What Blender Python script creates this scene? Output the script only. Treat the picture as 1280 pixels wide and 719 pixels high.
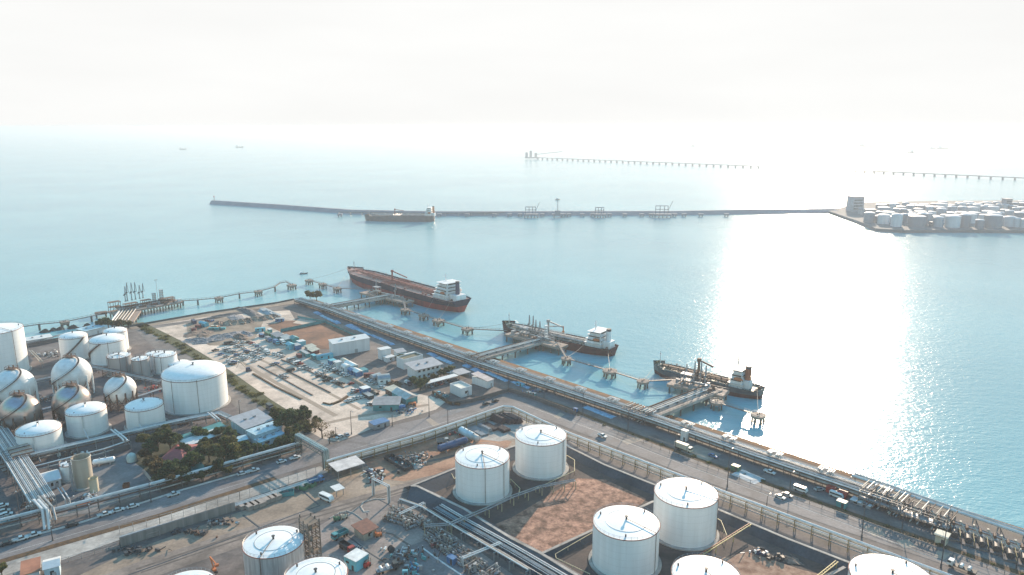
import bpy, bmesh, math, random
from mathutils import Vector, Matrix
R = math.radians
rnd = random.Random(7)
for o in list(bpy.data.objects): bpy.data.objects.remove(o)
S = bpy.context.scene
COL = S.collection
FOC, CAMH, PITCH = 900.0, 150.0, math.atan(201.5/900)
SEA = -3.5

def W(x, y, z=0.0):
    """point of the place seen at photograph pixel (x, y) and standing at height z"""
    u = (x-640)/FOC; v = (359.5-y)/FOC
    dy = math.cos(PITCH)+v*math.sin(PITCH); dz = -math.sin(PITCH)+v*math.cos(PITCH)
    t = (z-CAMH)/dz
    return Vector((u*t, dy*t, z))

def zat(p, y):
    """height above ground point p that is seen at pixel row y"""
    v = (359.5-y)/FOC
    dy = math.cos(PITCH)+v*math.sin(PITCH); dz = -math.sin(PITCH)+v*math.cos(PITCH)
    return CAMH+dz*(p[1]/dy)

def scale_at(p):
    return (p[1]*math.cos(PITCH)+(CAMH-p[2])*math.sin(PITCH))/FOC   # metres per pixel

# ---------------------------------------------------------------- materials
MATS = {}
def mat(name, col, rough=.6, metal=0.0, var=.18, scale=.25, col2=None, streak=False, bump=0.0, seam=0.0, spec=.5, rand=0.0, big=0.0, stain=0.0):
    if big and not stain: stain = .5
    if name in MATS: return MATS[name]
    m = bpy.data.materials.new(name); m.use_nodes = True
    nt = m.node_tree; N = nt.nodes; L = nt.links
    b = N['Principled BSDF']
    b.inputs['Roughness'].default_value = rough; b.inputs['Metallic'].default_value = metal
    b.inputs['Specular IOR Level'].default_value = spec
    tc = N.new('ShaderNodeTexCoord'); mp = N.new('ShaderNodeMapping')
    L.new(tc.outputs['Object'], mp.inputs['Vector'])
    if streak: mp.inputs['Scale'].default_value = (1, 1, .06)
    n = N.new('ShaderNodeTexNoise'); n.inputs['Scale'].default_value = scale; n.inputs['Detail'].default_value = 9; n.inputs['Roughness'].default_value = .62
    L.new(mp.outputs['Vector'], n.inputs['Vector'])
    r = N.new('ShaderNodeValToRGB')
    c2 = col2 if col2 else tuple(c*(1-var*1.6) for c in col)
    c1 = col if col2 else tuple(min(.9, c*(1+var*.6)) for c in col)
    r.color_ramp.elements[0].position = .36; r.color_ramp.elements[1].position = .62
    r.color_ramp.elements[0].color = (*c2, 1); r.color_ramp.elements[1].color = (*c1, 1)
    L.new(n.outputs['Fac'], r.inputs['Fac'])
    out = r.outputs['Color']
    if big:
        n2 = N.new('ShaderNodeTexNoise'); n2.inputs['Scale'].default_value = big; n2.inputs['Detail'].default_value = 4
        L.new(tc.outputs['Object'], n2.inputs['Vector'])
        mr = N.new('ShaderNodeMapRange'); mr.inputs[1].default_value = .3; mr.inputs[2].default_value = .7; mr.inputs[3].default_value = .72; mr.inputs[4].default_value = 1.22
        L.new(n2.outputs['Fac'], mr.inputs['Value'])
        mx = N.new('ShaderNodeMix'); mx.data_type = 'RGBA'; mx.blend_type = 'MULTIPLY'; mx.inputs[0].default_value = 1
        L.new(out, mx.inputs[6]); L.new(mr.outputs[0], mx.inputs[7]); out = mx.outputs[2]
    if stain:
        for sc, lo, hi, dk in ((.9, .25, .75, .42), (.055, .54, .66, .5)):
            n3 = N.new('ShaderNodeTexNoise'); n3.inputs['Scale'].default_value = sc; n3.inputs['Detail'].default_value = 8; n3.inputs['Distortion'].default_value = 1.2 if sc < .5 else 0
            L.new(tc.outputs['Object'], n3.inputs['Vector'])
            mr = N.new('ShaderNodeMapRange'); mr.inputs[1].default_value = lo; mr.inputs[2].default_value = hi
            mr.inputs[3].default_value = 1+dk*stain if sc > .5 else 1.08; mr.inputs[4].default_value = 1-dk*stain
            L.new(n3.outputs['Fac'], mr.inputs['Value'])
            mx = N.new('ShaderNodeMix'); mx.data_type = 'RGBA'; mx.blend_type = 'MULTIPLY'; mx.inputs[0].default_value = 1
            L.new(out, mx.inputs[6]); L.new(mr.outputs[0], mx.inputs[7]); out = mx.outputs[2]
    if seam:
        sx = N.new('ShaderNodeSeparateXYZ'); L.new(tc.outputs['Object'], sx.inputs[0])
        f = N.new('ShaderNodeMath'); f.operation = 'MODULO'; f.inputs[1].default_value = seam; L.new(sx.outputs['Z'], f.inputs[0])
        lt = N.new('ShaderNodeMath'); lt.operation = 'LESS_THAN'; lt.inputs[1].default_value = .09; L.new(f.outputs[0], lt.inputs[0])
        k = N.new('ShaderNodeMath'); k.operation = 'MULTIPLY'; k.inputs[1].default_value = .22; L.new(lt.outputs[0], k.inputs[0])
        mx = N.new('ShaderNodeMix'); mx.data_type = 'RGBA'; L.new(k.outputs[0], mx.inputs[0]); L.new(out, mx.inputs[6]); mx.inputs[7].default_value = (col[0]*.3, col[1]*.28, col[2]*.25, 1); out = mx.outputs[2]
    if rand:
        oi = N.new('ShaderNodeObjectInfo')
        mr = N.new('ShaderNodeMapRange'); mr.inputs[3].default_value = 1-rand; mr.inputs[4].default_value = 1+rand
        L.new(oi.outputs['Random'], mr.inputs['Value'])
        mx = N.new('ShaderNodeMix'); mx.data_type = 'RGBA'; mx.blend_type = 'MULTIPLY'; mx.inputs[0].default_value = 1
        L.new(out, mx.inputs[6]); L.new(mr.outputs[0], mx.inputs[7]); out = mx.outputs[2]
    L.new(out, b.inputs['Base Color'])
    if bump:
        bp = N.new('ShaderNodeBump'); bp.inputs['Strength'].default_value = .6; bp.inputs['Distance'].default_value = bump
        L.new(n.outputs['Fac'], bp.inputs['Height']); L.new(bp.outputs['Normal'], b.inputs['Normal'])
    MATS[name] = m
    return m

# ---------------------------------------------------------------- mesh builder
class MB:
    def __init__(s, off=(0, 0, 0)):
        s.v = []; s.f = []; s.off = Vector(off)
    def add(s, vs, fs):
        k = len(s.v); s.v += [Vector(v)-s.off for v in vs]; s.f += [tuple(i+k for i in f) for f in fs]; return s
    def box(s, c, d, rz=0.0, rx=0.0, ry=0.0):
        M = Matrix.Rotation(rz, 3, 'Z') @ Matrix.Rotation(ry, 3, 'Y') @ Matrix.Rotation(rx, 3, 'X')
        c = Vector(c); h = Vector(d)/2
        vs = [c + M @ Vector((a*h.x, b*h.y, e*h.z)) for a in (-1, 1) for b in (-1, 1) for e in (-1, 1)]
        return s.add(vs, [(0, 1, 3, 2), (4, 6, 7, 5), (0, 4, 5, 1), (2, 3, 7, 6), (0, 2, 6, 4), (1, 5, 7, 3)])
    def beam(s, p, q, w, h=None):
        """square bar from p to q, w wide and h high"""
        h = h or w; p = Vector(p); q = Vector(q); d = (q-p)
        if d.length < 1e-6: return s
        d.normalize()
        up = Vector((0, 0, 1)) if abs(d.z) < .95 else Vector((1, 0, 0))
        a = d.cross(up).normalized()*w/2; b = a.cross(d).normalized()*h/2
        vs = [p-a-b, p+a-b, p+a+b, p-a+b, q-a-b, q+a-b, q+a+b, q-a+b]
        return s.add(vs, [(0, 1, 2, 3), (4, 7, 6, 5), (0, 4, 5, 1), (1, 5, 6, 2), (2, 6, 7, 3), (3, 7, 4, 0)])
    def cyl(s, p, q, r0, r1=None, n=10, cap=True):
        r1 = r0 if r1 is None else r1; p = Vector(p); q = Vector(q); d = q-p
        if d.length < 1e-6: return s
        d.normalize(); up = Vector((0, 0, 1)) if abs(d.z) < .95 else Vector((1, 0, 0))
        a = d.cross(up).normalized(); b = a.cross(d).normalized()
        vs = []
        for i in range(n):
            t = 2*math.pi*i/n; e = a*math.cos(t)+b*math.sin(t); vs += [p+e*r0, q+e*r1]
        fs = [(2*i, 2*((i+1) % n), 2*((i+1) % n)+1, 2*i+1) for i in range(n)]
        if cap: fs += [tuple(range(2*n-2, -1, -2)), tuple(range(1, 2*n, 2))]
        return s.add(vs, fs)
    def path(s, pts, r, n=6):
        for p, q in zip(pts, pts[1:]): s.cyl(p, q, r, n=n)
        return s
    def lathe(s, c, prof, n=24, a0=0.0):
        c = Vector(c); vs = []; fs = []; k = len(prof)
        for i in range(n):
            t = a0+2*math.pi*i/n
            for (r, z) in prof: vs.append(c+Vector((r*math.cos(t), r*math.sin(t), z)))
        for i in range(n):
            j = (i+1) % n
            for m in range(k-1):
                fs.append((i*k+m, j*k+m, j*k+m+1, i*k+m+1))
        if prof[0][0] > 1e-4: fs.append(tuple(i*k for i in range(n-1, -1, -1)))
        if prof[-1][0] > 1e-4: fs.append(tuple(i*k+k-1 for i in range(n)))
        return s.add(vs, fs)
    def sphere(s, c, r, n=16, m=10, sz=1.0):
        return s.lathe(c, [(max(1e-5, r*math.sin(math.pi*i/m)), -r*sz*math.cos(math.pi*i/m)) for i in range(m+1)], n)
    def prism(s, poly, z0, z1):
        n = len(poly)
        ar = sum(poly[i][0]*poly[(i+1) % n][1]-poly[(i+1) % n][0]*poly[i][1] for i in range(n))
        if ar < 0: poly = list(reversed(poly))
        vs = [Vector((p[0], p[1], z0)) for p in poly]+[Vector((p[0], p[1], z1)) for p in poly]
        fs = [tuple(range(n-1, -1, -1)), tuple(range(n, 2*n))]+[(i, (i+1) % n, n+(i+1) % n, n+i) for i in range(n)]
        return s.add(vs, fs)
    def sheet(s, poly, z):
        n = len(poly)
        ar = sum(poly[i][0]*poly[(i+1) % n][1]-poly[(i+1) % n][0]*poly[i][1] for i in range(n))
        if ar < 0: poly = list(reversed(poly))
        return s.add([Vector((p[0], p[1], z)) for p in poly], [tuple(range(n))])
    def torus(s, c, r, t, n=32, m=6):
        c = Vector(c); vs = []; fs = []
        for i in range(n):
            a = 2*math.pi*i/n
            for j in range(m):
                b = 2*math.pi*j/m
                vs.append(c+Vector(((r+t*math.cos(b))*math.cos(a), (r+t*math.cos(b))*math.sin(a), t*math.sin(b))))
        for i in range(n):
            for j in range(m):
                fs.append((i*m+j, ((i+1) % n)*m+j, ((i+1) % n)*m+(j+1) % m, i*m+(j+1) % m))
        return s.add(vs, fs)
    def build(s, name, m, parent=None, smooth=False, loc=None):
        me = bpy.data.meshes.new(name); me.from_pydata([tuple(v) for v in s.v], [], s.f); me.update()
        me.materials.append(m)
        if smooth:
            for p in me.polygons: p.use_smooth = True
            me.set_sharp_from_angle(angle=R(38))
        o = bpy.data.objects.new(name, me); COL.objects.link(o)
        if parent is not None: o.parent = parent
        if loc is not None: o.location = loc
        elif parent is None: o.location = s.off
        return o

def tag(o, label=None, cat=None, group=None, kind=None):
    if label: o['label'] = label
    if cat: o['category'] = cat
    if group: o['group'] = group
    if kind: o['kind'] = kind
    return o
def thing(name, label, cat, loc=(0, 0, 0), rz=0.0, group=None):
    o = bpy.data.objects.new(name, None); COL.objects.link(o)
    o.location = loc; o.rotation_euler = (0, 0, rz); o.empty_display_size = .5
    return tag(o, label, cat, group)
def dup(root, loc, rz=0.0, label=None, sc=None, group=None):
    r = root.copy(); COL.objects.link(r); r.location = loc; r.rotation_euler = (0, 0, rz)
    if sc: r.scale = (sc, sc, sc) if not isinstance(sc, tuple) else sc
    if label: r['label'] = label
    if group: r['group'] = group
    for ch in list(root.children):
        c = ch.copy(); COL.objects.link(c); c.parent = r
        for g in list(ch.children):
            d = g.copy(); COL.objects.link(d); d.parent = c
    return r
def proto(fn, *a, **k):
    """build a thing once; first use moves it, later uses copy it"""
    return {'o': fn(*a, **k), 'used': False}
def place(pr, loc, rz=0.0, label=None, sc=None, group=None):
    if not pr['used']:
        pr['used'] = True; o = pr['o']; o.location = loc; o.rotation_euler = (0, 0, rz)
        if sc: o.scale = (sc, sc, sc) if not isinstance(sc, tuple) else sc
        if label: o['label'] = label
        if group: o['group'] = group
        return o
    return dup(pr['o'], loc, rz, label, sc, group)
def struct(name, mb, m, label=None):
    o = mb.build(name, m); return tag(o, label=label, kind='structure')
def ang(p, q): return math.atan2(q[1]-p[1], q[0]-p[0])

# ---------------------------------------------------------------- camera, light, air
cam = bpy.data.cameras.new('camera'); camo = bpy.data.objects.new('camera', cam); COL.objects.link(camo)
cam.sensor_width = 36; cam.lens = 36*FOC/1280; cam.clip_start = 1; cam.clip_end = 200000
camo.location = (0, 0, CAMH); camo.rotation_euler = (math.pi/2-PITCH, 0, 0)
S.camera = camo
SUN_AZ, SUN_EL = R(23.0), R(16.5)        # azimuth to the right of the view, height
sd = Vector((math.sin(SUN_AZ)*math.cos(SUN_EL), math.cos(SUN_AZ)*math.cos(SUN_EL), math.sin(SUN_EL)))
sun = bpy.data.lights.new('sun', 'SUN'); sun.energy = 4.2; sun.angle = R(.55); sun.color = (1, .80, .60)
suno = bpy.data.objects.new('sun', sun); COL.objects.link(suno); suno.rotation_euler = (-sd).to_track_quat('-Z', 'Y').to_euler()
suno.location = (0, 0, 300)
w = bpy.data.worlds.new('World'); S.world = w; w.use_nodes = True
bg = w.node_tree.nodes['Background']; sk = w.node_tree.nodes.new('ShaderNodeTexSky'); sk.sky_type = 'NISHITA'
sk.sun_disc = False; sk.sun_elevation = SUN_EL; sk.sun_rotation = SUN_AZ; sk.air_density = 1.0; sk.dust_density = .25; sk.ozone_density = 1.0; sk.altitude = 100
wn = w.node_tree.nodes; wl = w.node_tree.links
wt = wn.new('ShaderNodeTexCoord'); wx = wn.new('ShaderNodeSeparateXYZ'); wl.new(wt.outputs['Generated'], wx.inputs[0])
wa = wn.new('ShaderNodeMapRange'); wa.inputs[1].default_value = 0; wa.inputs[2].default_value = -1; wa.inputs[3].default_value = 0; wa.inputs[4].default_value = .5; wl.new(wx.outputs['Y'], wa.inputs['Value'])
wz = wn.new('ShaderNodeMath'); wz.operation = 'ADD'; wl.new(wx.outputs['Z'], wz.inputs[0]); wl.new(wa.outputs[0], wz.inputs[1])
wr = wn.new('ShaderNodeMapRange'); wr.inputs[1].default_value = .0; wr.inputs[2].default_value = .35; wr.inputs[3].default_value = .05; wr.inputs[4].default_value = 1.35
wl.new(wz.outputs[0], wr.inputs['Value'])
wh = wn.new('ShaderNodeHueSaturation'); wl.new(wr.outputs[0], wh.inputs['Saturation']); wl.new(sk.outputs['Color'], wh.inputs['Color'])
wv = wn.new('ShaderNodeMapRange'); wv.inputs[1].default_value = .02; wv.inputs[2].default_value = .40; wv.inputs[3].default_value = .38; wv.inputs[4].default_value = 1.6
wl.new(wz.outputs[0], wv.inputs['Value']); wl.new(wv.outputs[0], wh.inputs['Value'])
wc = wn.new('ShaderNodeTexNoise'); wc.inputs['Scale'].default_value = 2.2; wc.inputs['Detail'].default_value = 6; wm = wn.new('ShaderNodeMapping'); wm.inputs['Scale'].default_value = (1, 1, 6)
wl.new(wt.outputs['Generated'], wm.inputs['Vector']); wl.new(wm.outputs['Vector'], wc.inputs['Vector'])
wq = wn.new('ShaderNodeMapRange'); wq.inputs[1].default_value = .35; wq.inputs[2].default_value = .7; wq.inputs[3].default_value = .985; wq.inputs[4].default_value = 1.045; wl.new(wc.outputs['Fac'], wq.inputs['Value'])
wd = wn.new('ShaderNodeMix')
wk = wn.new('ShaderNodeMix'); wk.data_type = 'RGBA'; wk.blend_type = 'MULTIPLY'; wk.inputs[0].default_value = 1; wl.new(wd.outputs[2], wk.inputs[6]); wl.new(wq.outputs[0], wk.inputs[7])
wd.data_type = 'RGBA'; wd.blend_type = 'DARKEN'; wd.inputs[0].default_value = 1; wd.inputs[7].default_value = (2.80, 2.80, 2.76, 1); wl.new(wh.outputs['Color'], wd.inputs[6])
wl.new(wk.outputs[2], bg.inputs['Color']); bg.inputs['Strength'].default_value = .15
S.view_settings.view_transform = 'Standard'; S.view_settings.look = 'None'; S.view_settings.gamma = 1.0; S.view_settings.exposure = 1.2
cy = S.cycles
cy.max_bounces = 5; cy.diffuse_bounces = 2; cy.glossy_bounces = 3; cy.transmission_bounces = 2; cy.volume_bounces = 1; cy.transparent_max_bounces = 8
cy.caustics_reflective = False; cy.caustics_refractive = False
cy.use_denoising = True
try: cy.denoiser = 'OPENIMAGEDENOISE'
except Exception: pass
cy.sample_clamp_indirect = 6

HX = 42000
haze = MB().box((0, 0, (SEA-6+153)/2), (2*HX+200, 2*HX+200, 153-(SEA-6))).build('haze', bpy.data.materials.new('haze_air'))
tag(haze, kind='stuff'); hm = haze.data.materials[0]; hm.use_nodes = True
hn = hm.node_tree.nodes; hn.remove(hn['Principled BSDF'])
pv = hn.new('ShaderNodeVolumePrincipled'); pv.inputs['Color'].default_value = (.64, .69, .745, 1); pv.inputs['Density'].default_value = 1.55e-4; pv.inputs['Anisotropy'].default_value = .3
hm.node_tree.links.new(pv.outputs['Volume'], hn['Material Output'].inputs['Volume'])

# ---------------------------------------------------------------- sea
def water_mat():
    m = bpy.data.materials.new('sea_water'); m.use_nodes = True; N = m.node_tree.nodes; L = m.node_tree.links; b = N['Principled BSDF']
    tc = N.new('ShaderNodeTexCoord')
    n0 = N.new('ShaderNodeTexNoise'); n0.inputs['Scale'].default_value = .004; n0.inputs['Detail'].default_value = 4
    L.new(tc.outputs['Object'], n0.inputs['Vector'])
    r = N.new('ShaderNodeValToRGB'); r.color_ramp.elements[0].color = (.165, .37, .42, 1); r.color_ramp.elements[1].color = (.215, .445, .485, 1)
    r.color_ramp.elements[0].position = .35; r.color_ramp.elements[1].position = .65
    L.new(n0.outputs['Fac'], r.inputs['Fac']); L.new(r.outputs['Color'], b.inputs['Base Color'])
    b.inputs['Roughness'].default_value = .165; b.inputs['Specular IOR Level'].default_value = .42; b.inputs['IOR'].default_value = 1.33
    mp = N.new('ShaderNodeMapping'); mp.inputs['Rotation'].default_value = (0, 0, R(20)); mp.inputs['Scale'].default_value = (.55, 1, 1)
    L.new(tc.outputs['Object'], mp.inputs['Vector'])
    prev = None
    for sc, dist in ((.05, .28), (.22, .35), (.75, .27)):
        n = N.new('ShaderNodeTexNoise'); n.inputs['Scale'].default_value = sc; n.inputs['Detail'].default_value = 4; n.inputs['Roughness'].default_value = .55
        L.new(mp.outputs['Vector'], n.inputs['Vector'])
        bp = N.new('ShaderNodeBump'); bp.inputs['Strength'].default_value = 1; bp.inputs['Distance'].default_value = dist
        L.new(n.outputs['Fac'], bp.inputs['Height'])
        if prev: L.new(prev.outputs['Normal'], bp.inputs['Normal'])
        prev = bp
    L.new(prev.outputs['Normal'], b.inputs['Normal'])
    return m
struct('sea', MB().sheet([(-HX, -HX), (HX, -HX), (HX, HX), (-HX, HX)], SEA), water_mat())
# ---------------------------------------------------------------- ground
M_dirt = mat('pale_dirt', (.30, .225, .17), .9, var=.25, scale=.12, col2=(.20, .15, .115), bump=.1, big=.02)
M_ground = mat('grey_ground', (.145, .12, .112), .9, scale=.15, col2=(.085, .073, .07), bump=.1, big=.02)
M_sand = mat('tan_sand', (.58, .455, .37), .95, scale=.2, col2=(.46, .36, .29), big=.03)
M_asph = mat('asphalt', (.18, .163, .163), .85, scale=.1, col2=(.13, .119, .122), big=.03)
M_asphold = mat('worn_asphalt', (.165, .145, .135), .88, scale=.08, col2=(.10, .09, .088), big=.02)
M_conc = mat('concrete', (.36, .33, .30), .85, scale=.2, col2=(.26, .235, .215), big=.04)
M_concd = mat('dark_concrete', (.13, .122, .125), .85, scale=.25, col2=(.10, .095, .095))
M_bund = mat('bund_asphalt', (.055, .063, .076), .9, scale=.15, col2=(.038, .045, .056), big=.05)
M_rust = mat('red_earth', (.235, .105, .06), .95, scale=.10, col2=(.125, .062, .042), bump=.15, big=.03)
M_redsoil = mat('bare_red_soil', (.38, .215, .14), .95, scale=.07, col2=(.20, .095, .06), bump=.2, big=.02)
M_drygrass = mat('dry_grass', (.12, .065, .028), .95, scale=.5, col2=(.05, .03, .018), bump=.3)
M_green = mat('green_verge', (.085, .085, .035), .95, scale=.35, col2=(.045, .05, .022), bump=.3)
M_line = mat('road_paint', (.62, .60, .56), .7)
M_rock = mat('shore_rock', (.10, .085, .075), .95, scale=.4, col2=(.05, .042, .038), bump=.5)

def px(*pts): return [W(*p) for p in pts]
# land: one sheet with a rock slope down to the water
NS = px((-420, 449), (0, 438), (60, 426), (118, 414), (175, 405), (260, 390), (345, 378), (368, 373.5), (395, 375), (426, 385))
ES = px((488, 405), (637, 453.5), (788, 502.5), (839, 519.5), (1060, 591.5), (1160, 623.5), (1280, 661.5), (1440, 712), (1700, 790))
shore = NS+ES
inner = [Vector((1500, -600, 0)), Vector((-2200, -600, 0)), Vector((-2200, 330, 0))]
lb = MB(); lb.sheet(shore+inner, 0.0)
struct('ground', lb, M_ground)
sl = MB(); sls = MB(); n = len(shore)
for i in range(n-1):
    p, q = shore[i], shore[i+1]; d = (q-p).normalized(); o = Vector((-d.y, d.x, 0))
    if i == 0: o0 = o
    sl.add([p, q, q+o*5+Vector((0, 0, SEA-1)), p+o*5+Vector((0, 0, SEA-1))], [(0, 1, 2, 3)])
struct('shore_slope', sl, M_rock)
def patch(name, poly, z, m): return struct(name, MB().sheet(poly, z), m)
def strip(name, line, wd, z, m, side=0.0):
    """a band wd metres wide along a line of points"""
    mb = MB(); L = []; Rr = []
    for i, p in enumerate(line):
        a = line[max(0, i-1)]; b = line[min(len(line)-1, i+1)]; d = (b-a); d.z = 0; d.normalize(); nrm = Vector((-d.y, d.x, 0))
        L.append(p+nrm*(wd*(.5+side))); Rr.append(p-nrm*(wd*(.5-side)))
    k = len(line)
    for v in L+Rr: v.z = z
    mb.add(L+Rr, [(i, k+i, k+i+1, i+1) for i in range(k-1)])
    return struct(name, mb, m)
patch('dirt_lot', px((170, 408), (240, 398), (300, 392), (362, 388), (372, 405), (332, 404), (395, 439), (440, 460), (490, 486), (560, 500), (545, 512), (470, 534), (424, 552), (398, 548), (330, 494), (286, 462), (225, 425)), .02, M_sand)
patch('rubble_ground', px((232, 402), (290, 396), (330, 400), (325, 412), (318, 424), (290, 432), (262, 432), (235, 420)), .03, M_dirt)
patch('cracked_field', px((334, 407), (356, 401), (400, 400), (446, 421), (418, 436), (396, 437)), .05, M_rust)
patch('bare_patch', px((366, 404), (374, 398.5), (385, 397.5), (399, 403.5), (384, 406.5)), .06, M_sand)
patch('lot_road', px((160, 404), (172, 403), (214, 432), (262, 462), (310, 492), (352, 520), (400, 547), (422, 553), (395, 562), (360, 552), (300, 512), (246, 475), (196, 438)), .04, M_asphold)
patch('shore_road', px((-60, 447), (60, 432), (118, 420), (170, 410), (260, 397.5), (350, 383), (372, 381), (372, 384), (300, 393), (262, 400), (170, 414), (60, 438), (-60, 455)), .05, M_asphold)
patch('shore_berm', px((160, 408.5), (260, 391.5), (345, 379.5), (366, 375), (372, 379), (262, 395.5), (165, 411.5)), .08, M_dirt)
MR_UP = px((-240, 745), (0, 680.5), (96, 655), (226, 613), (313, 588), (380, 566), (424, 553.5), (462, 541), (490, 532), (530, 523), (561, 509), (598, 500), (634, 489))
MR_LO = px((1700, 905), (1175, 704), (1060, 665.5), (860, 594.5), (700, 531), (650, 514), (634, 510), (624, 510), (569, 526), (417, 573), (339, 597), (200, 643), (0, 701), (-240, 768))
CR_UP = px((660, 496), (700, 510), (860, 572), (890, 584), (1040, 637), (1060, 645), (1278, 722), (1700, 880))
patch('main_road', MR_UP+CR_UP+MR_LO, .06, M_asph)
SV_UP = px((428, 404), (520, 436), (590, 461), (640, 480), (780, 530), (960, 594), (1280, 706), (1600, 820))
patch('service_yard', SV_UP+px((1600, 845), (1278, 714), (1060, 637), (860, 567), (700, 505), (655, 489), (636, 484), (560, 462), (480, 434), (410, 405)), .05, M_asphold)
patch('upper_ground', px((395, 384), (488, 410), (590, 441), (700, 477), (790, 508), (1060, 596), (1280, 667), (1600, 765), (1600, 820), (1280, 706), (960, 594), (780, 530), (640, 480), (590, 461), (520, 436), (428, 404), (388, 390)), .045, M_concd)
strip('shore_grass', [p.copy() for p in ES]+[], 3.4, .07, mat('shore_grass', (.25, .115, .045), .95, scale=.35, col2=(.12, .06, .03), bump=.4), side=-.42)
strip('median_verge', px((636, 486), (700, 507), (860, 570), (1060, 641), (1278, 718), (1600, 838)), 3.0, .10, M_drygrass)
strip('lot_verge', px((172, 404), (212, 424), (262, 454), (290, 473), (330, 502), (385, 537)), 8.0, .08, M_green)
strip('road_verge', px((-200, 762), (0, 702.5), (200, 644.5), (344, 598)), 3.2, .10, M_drygrass)
patch('concrete_apron', px((-200, 768), (0, 705), (200, 647), (345, 600), (400, 583), (412, 590), (372, 602), (300, 627), (210, 656), (150, 675), (0, 728), (-200, 800)), .07, M_conc)
patch('lower_yard', px((100, 719), (160, 690), (300, 640), (400, 606), (470, 578), (560, 544), (640, 520), (700, 548), (620, 590), (560, 600), (420, 640), (260, 690), (140, 740)), .03, M_dirt)
patch('red_soil', px((455, 575), (500, 558), (560, 545), (600, 545), (640, 552), (628, 568), (560, 590), (505, 602), (470, 598)), .05, M_redsoil)
patch('pipe_yard', px((560, 538), (630, 517), (672, 532), (660, 546), (624, 552), (590, 548)), .06, M_conc)
patch('lower_lane', px((60, 745), (180, 700), (300, 662), (420, 628), (500, 606), (560, 588), (572, 594), (500, 618), (420, 645), (300, 684), (200, 719), (120, 750)), .045, mat('lane_asphalt', (.22, .175, .15), .9, scale=.12, col2=(.15, .12, .105), big=.03))
patch('process_paving', px((380, 668), (430, 640), (480, 622), (520, 640), (600, 690), (700, 760), (360, 780), (320, 719)), .055, mat('paving', (.25, .205, .185), .88, scale=.12, col2=(.165, .14, .13), big=.04))
patch('dark_lane', px((488, 692), (530, 676), (600, 712), (640, 740), (600, 765), (560, 740)), .075, M_asph)
# left plant ground
patch('plant_paving', px((-60, 470), (200, 430), (300, 500), (290, 530), (150, 570), (60, 598), (-60, 620)), .03, mat('plant_paving', (.13, .105, .10), .9, scale=.15, col2=(.075, .065, .068), big=.04))
patch('yard_paving', px((60, 618), (110, 590), (160, 566), (182, 590), (196, 606), (120, 640), (70, 648)), .06, mat('yard_paving', (.17, .17, .175), .85, scale=.12, col2=(.12, .12, .125), big=.04))
patch('compound_ground', px((160, 572), (215, 548), (300, 522), (370, 545), (368, 565), (270, 592), (205, 606)), .07, mat('garden_ground', (.05, .05, .025), .95, scale=.3, col2=(.025, .03, .014), bump=.3))

# repaired and worn pieces of road, tan ones coloured as sunlit; tyre tracks
M_patcht = mat('sunlit_tan_patch', (.34, .27, .215), .9, scale=.25, col2=(.24, .195, .165)); M_patchb = mat('blue_grey_road_patch', (.125, .135, .15), .8, scale=.3); M_track = mat('tyre_track', (.33, .255, .195), .95, scale=.6, col2=(.27, .205, .16)); M_trackd = mat('dark_track', (.115, .095, .085), .9, scale=.5)
PZ = [.066]
def rp(name, m, *pts):
    PZ[0] += .001; patch(name, px(*pts), PZ[0], m)
rp('road_patch', M_patcht, (776, 551), (798, 546), (806, 550), (784, 556)); rp('road_patch', M_patcht, (845, 566), (872, 556), (902, 568), (880, 580)); rp('road_patch', M_patchb, (842, 569), (846, 566), (858, 571), (851, 576)); rp('road_patch', M_patcht, (1075, 656), (1100, 660), (1108, 670), (1092, 671))
rp('road_patch', M_patcht, (1120, 676), (1135, 674), (1146, 684), (1130, 686)); rp('road_patch', M_patcht, (1172, 688), (1190, 692), (1180, 700), (1168, 696)); rp('road_patch', M_patchb, (745, 538), (772, 540), (764, 550), (735, 545)); rp('road_patch', M_patcht, (532, 525), (538, 523), (550, 531), (542, 533.5)); rp('road_patch', M_patchb, (545, 524), (562, 515), (590, 508), (580, 514))
rp('road_patch', M_patchb, (700, 522), (715, 517), (728, 523), (712, 530)); rp('road_patch', M_patcht, (692, 521), (700, 516), (706, 518), (698, 524)); rp('road_patch', M_patchb, (322, 592), (334, 586), (345, 592), (338, 596)); rp('road_patch', M_patchb, (930, 596), (975, 612), (968, 618), (925, 603))

for i, (a, w_, z, m) in enumerate((([(318, 446), (360, 466), (420, 496), (450, 512)], 2.2, .026, M_track), ([(290, 446), (330, 470), (380, 498), (420, 520)], 3.0, .026, M_track), ([(404, 530), (440, 522), (500, 512), (536, 506)], 3.2, .026, M_track), ([(300, 432), (306, 426), (330, 417), (362, 432), (420, 466), (470, 488)], 4.0, .025, M_track), ([(170, 712), (300, 668), (420, 634), (520, 606)], 1.2, .056, M_trackd), ([(176, 716), (306, 672), (424, 638), (524, 609)], 1.0, .056, M_trackd), ([(470, 600), (510, 582), (560, 572), (600, 560)], 2.0, .058, M_trackd), ([(455, 660), (490, 668), (540, 700)], 1.0, .066, M_trackd), ([(415, 655), (450, 630), (500, 612)], 1.0, .062, M_trackd), ([(0, 694), (120, 660), (230, 626), (330, 596)], .14, .075, M_line), ([(660, 508), (760, 544), (860, 583), (1060, 656), (1270, 738)], .16, .075, M_line), ([(440, 562), (530, 536), (610, 511)], .14, .075, M_line))):
    strip('tyre_tracks' if m is not M_line else 'lane_line', px(*a), w_, z, m)
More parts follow.
